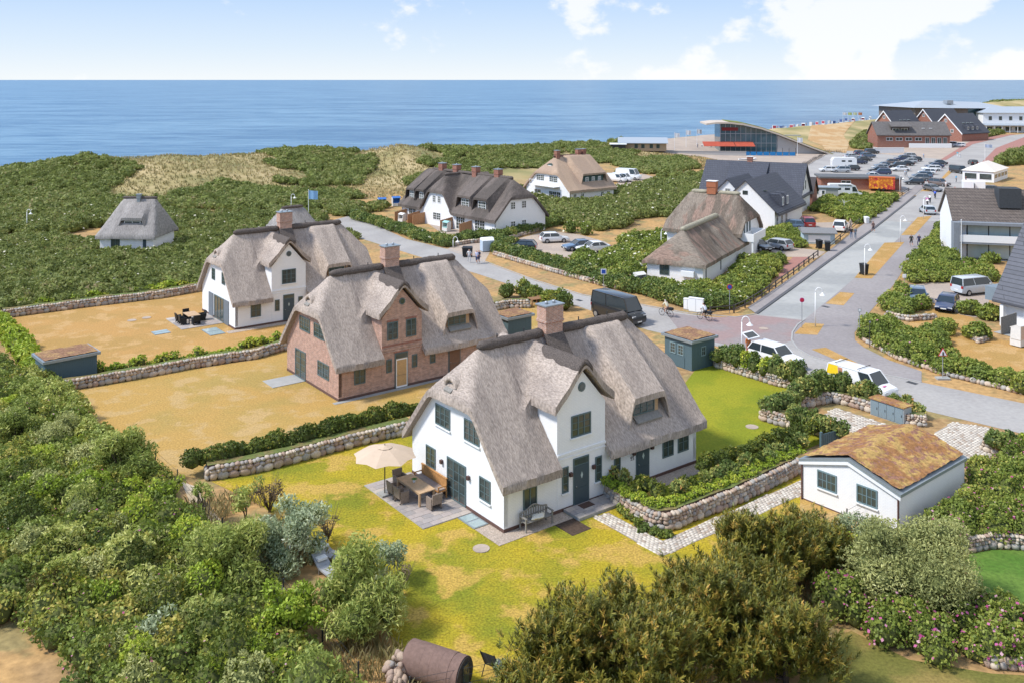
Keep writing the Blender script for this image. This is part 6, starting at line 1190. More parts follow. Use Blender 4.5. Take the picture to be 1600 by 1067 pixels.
scrub('wild_shrubs', 'shrub belt with white elder blossom beside the small car park', [(868, 368), (900, 362), (960, 382), (1040, 372), (1060, 380), (1010, 425), (1000, 445), (960, 442), (890, 420), (905, 402), (965, 398), (972, 388), (940, 376)], 1.1, 1.5, .21, 1.4, LG, seed=9, flowers=(WF, .006, .36), edge=.5)
scrub('corner_shrubs', 'rose shrubs filling the corner garden beside the white bungalow', [(1120, 452), (1150, 425), (1168, 410), (1190, 402), (1226, 408), (1235, 418), (1190, 455), (1150, 480), (1090, 478), (1010, 462), (1012, 445), (1098, 452)], 1.0, 1.15, .185, 1.5, LG, seed=10, flowers=(WF, .006, .25), edge=.4)
scrub('yard_shrubs', 'shrubs between the estate car and the pale blue shed', [(1180, 385), (1215, 360), (1245, 362), (1252, 385), (1275, 395), (1240, 395), (1200, 386)], 1.0, 1.3, .2, 1.5, LG, seed=11, edge=.4)
scrub('garden_shrubs', 'banded garden hedges by the camper van', [(1252, 326), (1300, 312), (1350, 308), (1400, 312), (1385, 330), (1345, 352), (1330, 348), (1300, 338)], 1.0, 1.1, .25, 1.5, LG, seed=12, edge=.3)
scrub('hotel_hedge', 'long hedge between the car park and the hotel lawn', [(1380, 236), (1480, 246), (1492, 240), (1470, 236), (1385, 231)], 1.2, 1.5, .5, 1.5, LF, core=COREG, shrink=.9, seed=13, edge=.2)
scrub('roadside_shrubs', 'dark green shrubs right of the upper road', [(1543, 262), (1560, 240), (1600, 222), (1700, 214), (1700, 262), (1600, 258)], 1.6, 2.4, .6, 1.3, LF, core=COREG, shrink=.9, seed=14, edge=.5, flowers=(WF, .01, .5))
scrub('hotel_shrubs', 'shrubs along the footpath by the white hotel', [(1510, 218), (1540, 210), (1620, 200), (1620, 206), (1520, 226)], 1.3, 1.8, .5, 1.5, LF, core=COREG, shrink=.9, seed=15, edge=.2)
scrub('beach_shrubs', 'shrub clump below the leftmost hotel wing', [(1330, 232), (1345, 214), (1370, 206), (1372, 224), (1362, 236)], 1.6, 2.0, .5, 1.5, LF, core=COREG, shrink=.9, seed=16)
scrub('far_scrub', 'scrub on the far coastal hill beyond the hotels', [(1530, 166), (1560, 160), (1700, 157), (1700, 170), (1560, 172)], 3, 2.2, 1.7, 1.2, LF, core=COREG, shrink=.9, seed=17, excl=False)
scrub('white_house_shrubs', 'hedge mass along the footway below the white balconied house', [(1425, 412), (1446, 388), (1462, 372), (1476, 356), (1492, 362), (1490, 400), (1500, 420), (1540, 424), (1560, 440), (1500, 445), (1466, 440), (1420, 446), (1418, 430)], 1.0, 1.5, .18, 1.5, LG, seed=18, flowers=(PK, .002, .18), edge=.3)
scrub('lot_shrubs', 'shrub bed in front of the two parked blue cars', [(1382, 492), (1388, 470), (1405, 458), (1440, 474), (1475, 488), (1470, 502), (1420, 502)], .9, 1.2, .16, 1.5, LG, seed=19, flowers=(PK, .003, .18), edge=.15)
scrub('corner_hedge', 'long rose hedge curving along the lane at the right corner', [(1352, 512), (1375, 508), (1420, 528), (1462, 520), (1478, 508), (1490, 520), (1470, 548), (1440, 556), (1520, 578), (1620, 606), (1700, 625), (1700, 640), (1600, 615), (1480, 586), (1400, 560), (1350, 530)], .85, 1.25, .15, 1.5, LG, seed=20, flowers=(PK, .002, .16), edge=.1, excl=False)
for p, l in (((1516, 492), 'round shrub beside the side balcony'), ((1528, 530), 'round shrub inside the boulder ring by the patio'), ((1549, 412), 'conical shrub in front of the white balconied house'), ((1548, 500), 'small shrub by the plank fence')):
    x, y = G(*p); tag(foliage('round_shrub', [(x, y, 0), (x + .5, y + .3, 0), (x - .5, y + .2, 0)], [1.0, .8, .8], [1.5, 1.2, 1.2], .22, 1.8, LG, CORE, seed=int(p[0])), l, 'shrub')
# marram grass tufts on the dunes
def tufts(name, label, poly, spacing, hgt, lm, seed=0, blades=7, px=True, wid=.10, excl=True, spread=.5, patch=None):
    P = [GT(*p)[:2] for p in poly] if px else poly; rng = np.random.default_rng(seed); X, Y = scatter(P, spacing, rng, excl, .3)
    if patch: k = vnoise(X, Y, patch[0], seed + 9) > patch[1]; X, Y = X[k], Y[k]
    X = np.repeat(X, blades); Y = np.repeat(Y, blades); n = len(X); Z = np.maximum(zt(X, Y), 0); a = rng.uniform(0, 6.283, n); h = hgt * rng.uniform(.5, 1.2, n); l = h * rng.uniform(.2, .9, n) * spread
    bx, by = X + rng.normal(0, spacing * .25, n), Y + rng.normal(0, spacing * .25, n); dx, dy = np.cos(a), np.sin(a); wv = wid * rng.uniform(.6, 1.3, n)
    b0 = np.stack([bx - dy * wv, by + dx * wv, Z], 1); b1 = np.stack([bx + dy * wv, by - dx * wv, Z], 1); t0 = np.stack([bx + dx * l * .5 - dy * wv * .6, by + dy * l * .5 + dx * wv * .6, Z + h * .75], 1); t1 = np.stack([bx + dx * l, by + dy * l, Z + h], 1)
    me = fastmesh(name, np.stack([b0, b1, t1, t0], 1).reshape(-1, 3), np.arange(n * 4).reshape(-1, 4), [lm], None, np.clip(.5 + rng.normal(0, .2, n) + .5 * (vnoise(X, Y, 7, seed) - .5), 0, 1)); o = put(name, me); o['kind'] = 'stuff'; o['label'] = label; return o
tufts('marram_grass', 'pale marram grass on the left dunes', [(-80, 300), (-80, 262), (60, 262), (130, 248), (260, 244), (330, 249), (400, 246), (560, 260), (620, 230), (700, 242), (690, 280), (640, 310), (480, 310), (300, 320), (150, 330)], 1.3, .5, LM, 1, 6, wid=.14, spread=1.0)
tufts('marram_grass', 'marram grass strip between scrub and restaurant', [(700, 240), (880, 232), (960, 226), (1060, 232), (1100, 248), (1200, 262), (1230, 272), (1200, 280), (1090, 262), (1000, 248), (880, 240)], 1.4, .5, LM, 2, 6, wid=.15, spread=1.0)
# --- hedges
hedge('clipped_hedge', 'hedge along the lane in front of the row house terraces', [(556, 342), (600, 355), (650, 372), (702, 386)], 2.0, 1.45, .165, lm=LH, seed=21, flowers=(WF, .004, .2))
hedge('clipped_hedge', 'hedge from the lane to the small car park below the row house', [(706, 381), (735, 377), (790, 373), (850, 357), (872, 349)], 1.8, 1.45, .165, lm=LH, seed=22)
hedge('clipped_hedge', 'broad hedge between the lane verge and the small car park', [(772, 391), (812, 403), (890, 426), (960, 448), (1010, 459), (1080, 478), (1140, 482)], 2.6, 1.35, .165, lm=LH, seed=23, flowers=(WF, .004, .2))
hedge('round_hedge', 'hedge clump around the recycling container', [(770, 384), (785, 380), (800, 386)], 1.8, 1.4, .165, lm=LH, seed=24)
hedge('boundary_hedge', 'dark evergreen hedge on the wall behind the parasol', [(300, 728), (345, 720), (457, 696), (525, 678), (592, 660), (650, 645)], 1.0, .9, .11, 1.5, LDK, z=.5, seed=25, var=.3)
hedge('boundary_hedge', 'row of young plants on the wall beside the orange lawn', [(70, 598), (140, 588), (230, 573), (330, 558), (440, 536)], .7, .75, .14, 1.3, LV, seed=26, var=.5, step=.9)
hedge('boundary_hedge', 'lime green hedge along the left edge of the orange lawn', [(-30, 500), (0, 512), (40, 560), (62, 590)], 1.6, 1.3, .2, 1.6, LV, seed=27)
hedge('boundary_hedge', 'lime green planting behind the long wall of the orange lawn', [(10, 488), (100, 476), (200, 464), (315, 447)], 1.0, .8, .2, 1.5, LV, seed=28, var=.4)
def shrub_row(label, px, n, lms, r, h, leaf, seed, z=.75, grp=None, dz=0):
    P = [G(*p, z) for p in px]; at, tot = polyline(P); rng = np.random.default_rng(seed); L0 = len(lms)
    words = ['first', 'second', 'third', 'fourth', 'fifth', 'sixth', 'seventh', 'eighth', 'ninth', 'tenth', 'eleventh', 'twelfth', 'thirteenth', 'fourteenth', 'fifteenth']
    for i in range(n):
        p, d = at(tot * (i + .5) / n); C = [(p.x + rng.normal(0, r * .3), p.y + rng.normal(0, r * .3), z) for _ in range(4)]; hh = h * rng.uniform(.75, 1.2)
        o = foliage('leafy_shrub', C, r * rng.uniform(.5, .75, 4), hh * rng.uniform(.7, 1.1, 4), leaf, 1.3, lms[rng.integers(L0)], CORE, seed=seed * 31 + i, hue=.25, elong=1.8, flat=.3); tag(o, words[i] + ' ' + label, 'shrub', grp or 'shrubs: ' + label)
shrub_row('shrub from the front door on the cobbled path wall', [(948, 742), (972, 757), (1005, 773), (1045, 779), (1085, 765), (1150, 738), (1262, 692)], 15, [LY, LH, LDK, LY], .55, .8, .10, 41, .8)
shrub_row('shrub from the slate shed on the lane wall', [(1122, 560), (1150, 570), (1200, 583), (1255, 597)], 9, [LY, LH, LV, LH], .8, 1.5, .12, 42, .6)
shrub_row('yellowish shrub from the lawn end above the bin yard wall', [(1200, 645), (1222, 640), (1258, 620), (1298, 606), (1320, 612), (1370, 628)], 11, [LY, LY, LH], .8, 1.4, .12, 43, .6)
shrub_row('yellowish shrub from the rounded wall end by the bin yard', [(1232, 655), (1262, 664), (1318, 683)], 6, [LY, LY, LH], .62, .95, .12, 44, .7)
shrub_row('shrub from the cobbled drive on the short wall', [(1545, 695), (1575, 700), (1605, 705)], 4, [LV, LH], .7, 1.0, .13, 45, .6)
shrub_row('shrub from the left behind the bin cabinet', [(1390, 632), (1420, 640), (1440, 650)], 3, [LY, LH], .7, .9, .13, 46, .3)
shrub_row('shrub from the left in the yard behind the brick house', [(790, 462), (815, 462), (850, 470), (890, 484)], 8, [LH, LH, LG], 1.1, 1.4, .16, 47, .2)
shrub_row('low shrub from the entrance step at the path wall foot', [(966, 797), (985, 812), (1005, 826), (1030, 838), (1044, 838)], 7, [LH, LG], .42, .42, .09, 48, 0)
hedge('boundary_hedge', 'dark hedge on the turf top above the path wall', [(1100, 736), (1180, 706), (1290, 668)], .7, .8, .10, 1.6, LDK, z=.6, seed=29, var=.3)
# --- foreground wild shrubs on the left
fg = [(-90, 560), (0, 575), (60, 600), (105, 622), (130, 660), (165, 705), (235, 745), (262, 790), (300, 830), (390, 925), (470, 1005), (540, 1100), (540, 1250), (140, 1250), (110, 1080), (75, 1010), (0, 985), (-150, 950)]
scrub('wild_rose_thicket', 'wild thicket of roses and shrubs covering the left foreground', fg, .85, 1.3, .12, .95, LG, seed=50, flowers=(PK, .006, .1), hue=.36, excl=False, elong=1.4, flat=.35)
scrub('wild_shrub_patch', 'grey green taller shrubs along the dry lawn edge', [(60, 610), (105, 630), (150, 700), (180, 720), (130, 720), (60, 660), (20, 625)], .8, 1.7, .11, 1.2, LW, seed=51, hue=.25, excl=False, elong=2.2)
tufts('wild_grass', 'pale dry grasses among the young willows', [(250, 760), (330, 760), (420, 790), (500, 860), (560, 910), (620, 1000), (640, 1130), (540, 1130), (470, 1000), (390, 915), (300, 820)], .33, .6, LM, 5, 6, wid=.022, excl=False, spread=.7, patch=(1.6, .35))
tufts('wild_grass', 'rough grass under the pines and along the fence', [(560, 1130), (620, 1000), (660, 1040), (760, 1080), (860, 1010), (1000, 950), (1110, 905), (1250, 830), (1340, 830), (1320, 980), (1000, 1130)], .36, .45, LM, 6, 5, wid=.02, excl=False, spread=.7, patch=(1.4, .3))
fgs = [(0, 640), (100, 690), (220, 790), (330, 900), (450, 1040), (520, 1130), (200, 1130), (120, 1000), (0, 930)]
for lm_, sd_, lf_, el_, l in ((LW, 71, .085, 2.6, 'grey green willow shoots rising out of the rose thicket'), (LV, 72, .10, 1.5, 'bright lime bushes scattered through the rose thicket'), (LT, 73, .07, 2.4, 'olive brown bushes scattered through the rose thicket'), (LDK, 74, .10, 1.5, 'dark glossy bushes scattered through the rose thicket')):
    scrub('thicket_shrubs', l, fgs, .95, 1.85, lf_, 1.1, lm_, seed=sd_, sp=3.4, excl=False, elong=el_, flat=.3, hue=.25)
hedge('ground_cover', 'low green ground cover along the top of the path wall', [(944, 749), (968, 765), (1000, 783), (1036, 791), (1090, 772), (1160, 744), (1250, 704)], .75, .3, .075, 1.3, LV, z=.85, seed=31, var=.5, cat='ground cover')
# --- trees and bushes
BARK = mat('bark_grey', (.13, .10, .08), rough=1, var=.3, scale=8); BARKD = mat('bark_dark', (.06, .045, .035), rough=1, var=.3, scale=8)
def tree(name, label, px, h, r, lm, leaf, elong=3.0, nb=16, cover=.75, droop=.6, stems=4, seed=0, base_h=.25, bare=0, cat='tree', flat=.2, jit=.3, squash=1.0, core=False):
    x, y = G(*px); rng = np.random.default_rng(seed + 77); T = thing(name, label, cat, (x, y, 0)); b = MB(); C = []; R = []; H_ = []
    for i in range(nb):
        a = rng.uniform(0, 6.283); rr = r * math.sqrt(rng.uniform(0, .75)); zz = h * rng.uniform(base_h, .86) * (1 - .25 * (rr / r) ** 2); C.append((math.cos(a) * rr, math.sin(a) * rr, zz)); q = r * rng.uniform(.28, .46); R.append(q); H_.append(q * rng.uniform(.75, 1.1) * squash)
    for s in range(stems):
        a = 6.283 * s / stems + rng.uniform(-.4, .4); tip = C[s % nb]; m = (tip[0] * .4 + rng.normal(0, .08), tip[1] * .4 + rng.normal(0, .08), tip[2] * .55); rad = .025 * h * .6; b.tube([(math.cos(a) * .06, math.sin(a) * .06, -.05), m, tip], rad, 6, [rad, rad * .7, rad * .3])
    for c in C[stems:]:
        b.tube([(c[0] * .3, c[1] * .3, c[2] * .5), (c[0] * .7, c[1] * .7, c[2] * .8), c], .02, 4, [.022, .016, .008])
    for k in range(bare): a = rng.uniform(0, 6.283); l = h * rng.uniform(.7, 1.1); e = r * rng.uniform(.5, 1.2); b.tube([(0, 0, .1), (math.cos(a) * e * .5, math.sin(a) * e * .5, l * .5), (math.cos(a) * e, math.sin(a) * e, l)], .014, 4, [.02, .012, .004])
    b.build('trunk', BARK, T)
    foliage('crown', C, R, H_, leaf, cover, lm, CORE if core else None, elong=elong, flat=flat, parent=T, seed=seed, droop=droop, full=True, jit=jit, hue=.2, shrink=.45); return T
tree('silver_willow', 'silvery grey willow bush left of the sun loungers', (452, 880), 3.3, 1.75, LS, .07, 2.6, 22, 1.1, .2, 5, 1, .1, core=True)
tree('silver_willow', 'smaller silvery willow right of the sun loungers', (590, 905), 2.0, 1.15, LS, .08, 2.6, 12, 1.0, .2, 4, 2, .2)
tree('willow_tree', 'green drooping willow at the lawn edge in front of the loungers', (560, 985), 3.6, 1.85, LW, .065, 3.6, 30, 1.1, .8, 5, 3, .12, core=True)
tree('willow_tree', 'broad green willow beside the post and wire fence', (345, 925), 3.0, 2.0, LW, .068, 3.2, 24, 1.05, .6, 5, 4, .1, core=True)
tree('willow_bush', 'rounded green willow bush at the corner of the straw lawn', (195, 760), 3.4, 1.75, LW, .075, 3.0, 26, 1.05, .4, 4, 5, .15, core=True)
tree('young_willow', 'slim young willow with bare stem by the sandy path', (322, 820), 2.7, .75, LW, .08, 3.0, 8, .8, .5, 3, 6, .45)
tree('young_willow', 'young willow with several stems near the wall end', (385, 815), 2.9, .95, LW, .08, 3.0, 9, .7, .5, 4, 7, .35)
tree('bare_shrub', 'brown twiggy shrub behind the silver willow', (420, 800), 2.2, .9, LB, .05, 4, 8, .5, 0, 3, 8, .3, bare=22)
tree('bare_shrub', 'brown twiggy shrub between silver willow and lawn', (512, 845), 1.9, .8, LB, .05, 4, 7, .45, 0, 3, 9, .3, bare=20)
tree('bare_shrub', 'brown twiggy shrub right of the drooping willow', (625, 930), 1.7, .7, LB, .05, 4, 6, .4, 0, 3, 10, .3, bare=20)
tree('leafy_tree', 'bright green leafy bush in the thicket below the silver willow', (452, 1010), 3.0, 1.35, LV, .10, 1.6, 18, 1.3, 0, 4, 11, .1, core=True, flat=.35)
tree('leafy_tree', 'brownish green shrub in the left thicket', (95, 955), 1.9, 1.3, leafmat('leaf_bronze', [(0, (.06, .06, .015)), (.6, (.14, .12, .03)), (1, (.22, .16, .05))]), .09, 1.6, 12, 1.2, 0, 3, 12, .1, core=True)
tree('tamarisk_bush', 'olive grey feathery bush beside the garage corner', (1425, 945), 3.9, 2.6, LT, .06, 2.6, 40, .8, .1, 6, 13, .12, core=True, jit=.3)
tree('tamarisk_bush', 'smaller grey green bush below the garage gable', (1340, 868), 2.0, 1.2, LS, .08, 2.4, 12, 1.0, .2, 4, 14, .2)
tree('leafy_tree', 'bright green bush at the foot of the garage gable', (1318, 890), 1.6, 1.1, LV, .09, 1.6, 12, 1.2, 0, 3, 15, .15, core=True)
tree('leafy_tree', 'pale leaved bush beside the striped chair', (790, 1090), 1.5, .9, LS, .08, 1.8, 9, 1.0, 0, 3, 16, .15)
for i, (p, h, r, lm_, l) in enumerate([((60, 650), 2.6, 1.3, LW, 'tall grey green bush near the dark slate shed'), ((20, 700), 2.4, 1.4, LW, 'pale willow bush at the left picture edge'), ((130, 735), 2.3, 1.2, LT, 'olive brown bush at the straw lawn corner'), ((260, 800), 2.4, 1.0, LV, 'bright green bush beside the first fence post'), ((60, 800), 2.3, 1.3, LV, 'fresh green bush in the middle of the left thicket'), ((230, 880), 1.9, 1.2, LT, 'bronze green bush in the centre of the thicket'), ((330, 1010), 2.1, 1.2, LW, 'pale willow bush low in the thicket'), ((390, 1075), 1.8, 1.1, LV, 'lime green bush at the bottom edge'), ((250, 1010), 1.5, 1.1, LS, 'silvery low bush near the bottom edge')]):
    tree('leafy_bush', l, p, h, r, lm_, .08, 2.4, 13, .95, .3, 4, 90 + i, .1, core=True, cat='bush')
scrub('rose_hedge', 'rose hedge with pink blossom along the right garage wall', [(1400, 852), (1420, 832), (1525, 742), (1600, 715), (1680, 700), (1680, 850), (1600, 850), (1545, 850), (1500, 860), (1450, 880)], .8, 1.6, .11, 1.5, LG, seed=60, flowers=(PK, .016, .14), hue=.15, kind='thing', cat='hedge', edge=.25, flat=.4)
scrub('rose_hedge', 'rose hedge with pink blossom curving round the lower lawn', [(1285, 960), (1310, 925), (1380, 930), (1480, 960), (1540, 945), (1620, 985), (1680, 1000), (1680, 1040), (1560, 1035), (1480, 1040), (1400, 1020), (1330, 990)], .75, 1.35, .105, 1.5, LG, seed=61, flowers=(PK, .03, .14), hue=.15, kind='thing', cat='hedge', excl=False, flat=.4)
# --- pines: shoots of needles with pale candles
def shoot_mesh(seed):
    r = np.random.default_rng(seed); co = []; n = 20; t = r.uniform(0, 1, n); a = r.uniform(0, 6.283, n); l = r.uniform(.11, .18, n); up = r.uniform(.45, 1.3, n)
    b = np.stack([np.zeros(n), np.zeros(n), t * .30], 1); d = np.stack([np.cos(a), np.sin(a), up], 1); d /= np.linalg.norm(d, axis=1, keepdims=True); s = np.stack([-np.sin(a), np.cos(a), np.zeros(n)], 1) * .015
    return np.stack([b - s, b + s, b + d * l[:, None] + s * .6, b + d * l[:, None] - s * .6], 1)
SHOOT = [shoot_mesh(i) for i in range(6)]
def pine(label, px, h, r, n, seed, lean=(0, 0)):
    x, y = G(*px); rng = np.random.default_rng(seed); T = thing('pine_tree', label, 'tree', (x, y, 0)); b = MB(); top = (lean[0], lean[1], h * .85)
    b.tube([(0, 0, -.1), (lean[0] * .4, lean[1] * .4, h * .4), top], .12, 8, [.13, .09, .03]); tips = []
    nb = 26
    for i in range(nb):
        z0 = h * rng.uniform(.03, .75); a = rng.uniform(0, 6.283); L = r * (1.05 - .55 * z0 / h) * rng.uniform(.65, 1.1); f = z0 / (h * .85); s0 = (lean[0] * f, lean[1] * f, z0); e = (s0[0] + math.cos(a) * L, s0[1] + math.sin(a) * L, z0 + L * rng.uniform(.15, .6)); mdl = ((s0[0] + e[0]) / 2, (s0[1] + e[1]) / 2, (s0[2] + e[2]) / 2 - .06 * L)
        b.tube([s0, mdl, e], .03, 5, [.04, .025, .008]); tips.append((np.array(s0), np.array(mdl), np.array(e)))
    b.build('trunk', BARKD, T); co = []; rn = []; cc = []
    for k in range(n):
        s0, m, e = tips[rng.integers(nb)]; t = rng.uniform(.25, 1.05); p = s0 * (1 - t) ** 2 + 2 * m * t * (1 - t) + e * t * t if t < 1 else e; p = p + rng.normal(0, .20, 3) * np.array([1, 1, .9]) * (.7 + r * .25)
        d = np.array([rng.normal(0, .38), rng.normal(0, .38), 1.0]) + (p - np.array([0, 0, h * .4])) * .18; d /= np.linalg.norm(d); u = np.cross(d, [0.3, 1, .1]); u /= np.linalg.norm(u); v = np.cross(d, u); sc = rng.uniform(.85, 1.5); S = SHOOT[rng.integers(6)] * sc
        co.append(p + S[..., 0:1] * u + S[..., 1:2] * v + S[..., 2:3] * d); bse = rng.uniform(.15, .85); rn.append(np.clip(bse + rng.normal(0, .12, len(S)), 0, 1))
        if rng.random() < .5:
            q = p + d * .27 * sc; l = rng.uniform(.09, .18); w_ = .022
            for ax in (u, v): cc.append(np.stack([q - ax * w_, q + ax * w_, q + d * l + ax * w_ * .5, q + d * l - ax * w_ * .5]))
    V = np.concatenate(co).reshape(-1, 3); nl = len(V) // 4; Vc = np.array(cc).reshape(-1, 3); V2 = np.concatenate([V, Vc]); nq = len(V2) // 4
    me = fastmesh('crown', V2, np.arange(nq * 4).reshape(-1, 4), [LP, LC], np.concatenate([np.zeros(nl, int), np.ones(nq - nl, int)]), np.concatenate([np.concatenate(rn), rng.random(nq - nl)])); put('crown', me, T)
pine('dense pine at the bottom centre with many pale candles', (985, 1095), 3.9, 2.9, 2500, 1)
pine('loose pine leaning over the lawn edge with brown twigs', (885, 1085), 3.3, 2.1, 1100, 2, (-.3, .3))
pine('tall pine at the bottom between lawn and rose hedge', (1140, 1045), 4.4, 2.7, 2400, 3)
pine('pine reaching towards the cobbled path', (1195, 935), 3.9, 2.5, 2000, 4, (.1, .2))
pine('pine between the path and the garage', (1270, 905), 3.0, 1.7, 1100, 5)
pine('small pine in front of the cobbled path bend', (1070, 985), 2.1, 1.8, 1200, 6)
pine('bright candled pine low in the bottom right group', (1228, 1070), 3.3, 2.2, 1600, 7)
pine('low pine at the very bottom left of the pine group', (850, 1140), 2.2, 1.9, 1000, 8)
# ---------------------------------------------------------------- vehicles
PAINT = {}
def paint(n, c): 
    if n not in PAINT: PAINT[n] = mat('car_paint_' + n, c, rough=.28, var=.02, spec=.5, coat=.6)
    return PAINT[n]
PC = {'white': (.78, .78, .77), 'black': (.015, .017, .02), 'navy': (.03, .045, .10), 'silver': (.42, .44, .46), 'grey': (.13, .14, .15), 'red': (.28, .02, .025), 'blue': (.10, .15, .22), 'dark': (.035, .038, .043), 'palesilver': (.50, .54, .57), 'brown': (.16, .13, .12)}
CG = mat('car_glass', (.03, .04, .045), rough=.05, var=.1, spec=.8); TY = mat('tyre', (.02, .02, .021), rough=.9); RIM = mat('alloy_rim', (.35, .36, .37), rough=.35, metal=.6); HL = mat('headlight', (.6, .62, .64), rough=.1); TLm = mat('taillight', (.35, .02, .02), rough=.2); PLT = mat('number_plate', (.7, .7, .66), rough=.5)
KIND = {  # length, half width, roof height, belt height, [hood z], greenhouse x at belt front/rear and roof front/rear
    'hatch': (4.1, .86, 1.46, .92, .80, .95, -1.95, .30, -1.55), 'suv': (4.5, .91, 1.66, 1.02, .95, 1.0, -2.15, .40, -1.75), 'estate': (4.7, .89, 1.47, .92, .80, 1.0, -2.25, .30, -1.85),
    'sedan': (4.6, .89, 1.43, .92, .80, .95, -1.75, .25, -1.05), 'van': (4.9, .92, 1.92, 1.12, 1.02, 1.65, -2.4, 1.05, -2.3), 'bigvan': (5.9, 1.0, 2.55, 1.35, 1.2, 2.3, -2.9, 1.65, -2.8)}
CARS = {}
def car_template(kind, col, panel=False):
    L, w, hr, hb, hh, ga, gd, gb, gc = KIND[kind]; b = MB(); X = [-L / 2, -L / 2 + .12, -L / 2 + .5, gd + .35, -.6, .3, ga - .1, ga + .25, L / 2 - .5, L / 2 - .12, L / 2]; rings = []
    for x in X:
        e = min(1, (L / 2 - abs(x)) / .5); e = math.sqrt(max(0, e)); ww = w * (.86 + .14 * e); zl = .24 + .12 * (1 - e); zb = hb if x < ga else hh + (hb - hh) * max(0, 1 - (x - ga) / .4); 
        if x > L / 2 - .6: zb = hh - .10 * (x - (L / 2 - .6)) / .6 - (.14 if x >= L / 2 - .01 else 0)
        if x < -L / 2 + .2: zb = hb - (.10 if x <= -L / 2 + .01 else .02)
        rings.append([(x, s * ww * f, z) for s, f, z in ((-1, .86, zl), (-1, 1, zl + .16), (-1, 1.0, zb - .22), (-1, .95, zb - .02), (0, 0, zb + .035), (1, .95, zb - .02), (1, 1.0, zb - .22), (1, 1, zl + .16), (1, .86, zl))])
    nv = 9; vs = [p for r in rings for p in r]; fs = [(i * nv + k, (i + 1) * nv + k, (i + 1) * nv + (k + 1) % nv, i * nv + (k + 1) % nv) for i in range(len(X) - 1) for k in range(nv)] + [tuple(range(nv)), tuple(len(vs) - nv + k for k in range(nv - 1, -1, -1))]
    b.add(vs, fs, True); pm = paint(col, PC[col]); wb, wr = w * .93, w * .78
    T = bpy.data.objects.new('tmp', None); bodyme = b.mesh('body', pm); bodyme.set_sharp_from_angle(angle=.7); parts = [('body', bodyme, None)]
    B = [(gd, -wb, hb), (ga, -wb, hb), (ga, wb, hb), (gd, wb, hb)]; Rf = [(gc, -wr, hr - .07), (gb, -wr, hr - .07), (gb, wr, hr - .07), (gc, wr, hr - .07)]
    r = MB(); R2 = [(gc + .15, -wr * .8, hr), (gb - .15, -wr * .8, hr), (gb - .15, wr * .8, hr), (gc + .15, wr * .8, hr)]
    r.add(Rf + R2, [(0, 1, 5, 4), (1, 2, 6, 5), (2, 3, 7, 6), (3, 0, 4, 7), (4, 5, 6, 7)], True)
    for i in range(4): r.bar(B[i], Rf[i], .05, 4)
    for s in (-1, 1):
        for t in ([.42] if not panel else [.72]): p = [B[0][k] * (1 - t) + B[1][k] * t for k in range(3)]; q = [Rf[0][k] * (1 - t) + Rf[1][k] * t for k in range(3)]; r.bar((p[0], s * wb, p[2]), (q[0], s * wr, q[2]), .045, 4)
        r.bar((gc, s * wr, hr - .07), (gb, s * wr, hr - .07), .045, 4)
    parts.append(('roof', r.mesh('roof', pm), None)); 
    for nme, q in (('windscreen', (B[1], B[2], Rf[2], Rf[1])), ('rear_window', (B[3], B[0], Rf[0], Rf[3]))): parts.append((nme, MB().add(q, [(0, 1, 2, 3)]).mesh(nme, CG, False), None))
    for s in (0, 1):
        bb = (B[0], B[1], Rf[1], Rf[0]) if s == 0 else (B[3], B[2], Rf[2], Rf[3])
        if panel:
            mid = lambda a, c, t: tuple(a[k] * (1 - t) + c[k] * t for k in range(3)); m0, m1 = mid(bb[0], bb[1], .72), mid(bb[3], bb[2], .72)
            parts.append(('side_panel', MB().add((bb[0], m0, m1, bb[3]), [(0, 1, 2, 3)]).mesh('side_panel', pm, False), None)); parts.append(('side_window', MB().add((m0, bb[1], bb[2], m1), [(0, 1, 2, 3)]).mesh('side_window', CG, False), None))
        else: parts.append(('side_window', MB().add(bb, [(0, 1, 2, 3)]).mesh('side_window', CG, False), None))
    rw = .33 if L < 5.2 else .37; tyre = MB().bar((0, -.11, 0), (0, .11, 0), rw, 16).mesh('wheel', TY); tyre.set_sharp_from_angle(angle=.6); rim = MB().bar((0, -.125, 0), (0, .125, 0), rw * .62, 10).mesh('rim', RIM); rim.set_sharp_from_angle(angle=.6)
    for x in (-L / 2 + .82, L / 2 - .86):
        for s in (-1, 1): parts.append(('wheel', tyre, ((x, s * (w - .09), rw), rim)))
    hl = MB().box(-.06, .06, -.2, .2, -.07, .07).mesh('headlight', HL); tl = MB().box(-.04, .04, -.12, .12, -.13, .13).mesh('taillight', TLm); pl = MB().box(-.01, .01, -.26, .26, -.055, .055).mesh('number_plate', PLT)
    for s in (-1, 1): parts.append(('headlight', hl, ((L / 2 - .07, s * w * .68, hh - .24), None))); parts.append(('taillight', tl, ((-L / 2 + .03, s * w * .80, hb - .18), None)))
    parts.append(('number_plate', pl, ((-L / 2 - .0, 0, .62), None))); parts.append(('number_plate', pl, ((L / 2 + .0, 0, .48), None)))
    for s in (-1, 1): parts.append(('mirror', MB().box(-.08, .08, -.1, .1, 0, .13).mesh('mirror', pm), ((ga - .35, s * (w + .05), hb), None)))
    bpy.data.objects.remove(T); return parts
def car(label, px, head, kind='hatch', col='dark', panel=False, group=None, name='parked_car', cat='car', z=0, world=None, dz=.013):
    k = (kind, col, panel)
    if k not in CARS: CARS[k] = car_template(*k)
    x, y = world or G(*px); T = thing(name, label, cat, (x, y, z + dz), math.radians(head), group)
    for n, me, ex in CARS[k]:
        o = put(n, me, T)
        if ex:
            o.location = ex[0]
            if ex[1]: put('rim', ex[1], o)
    return T
g = 'cars in the big car park'
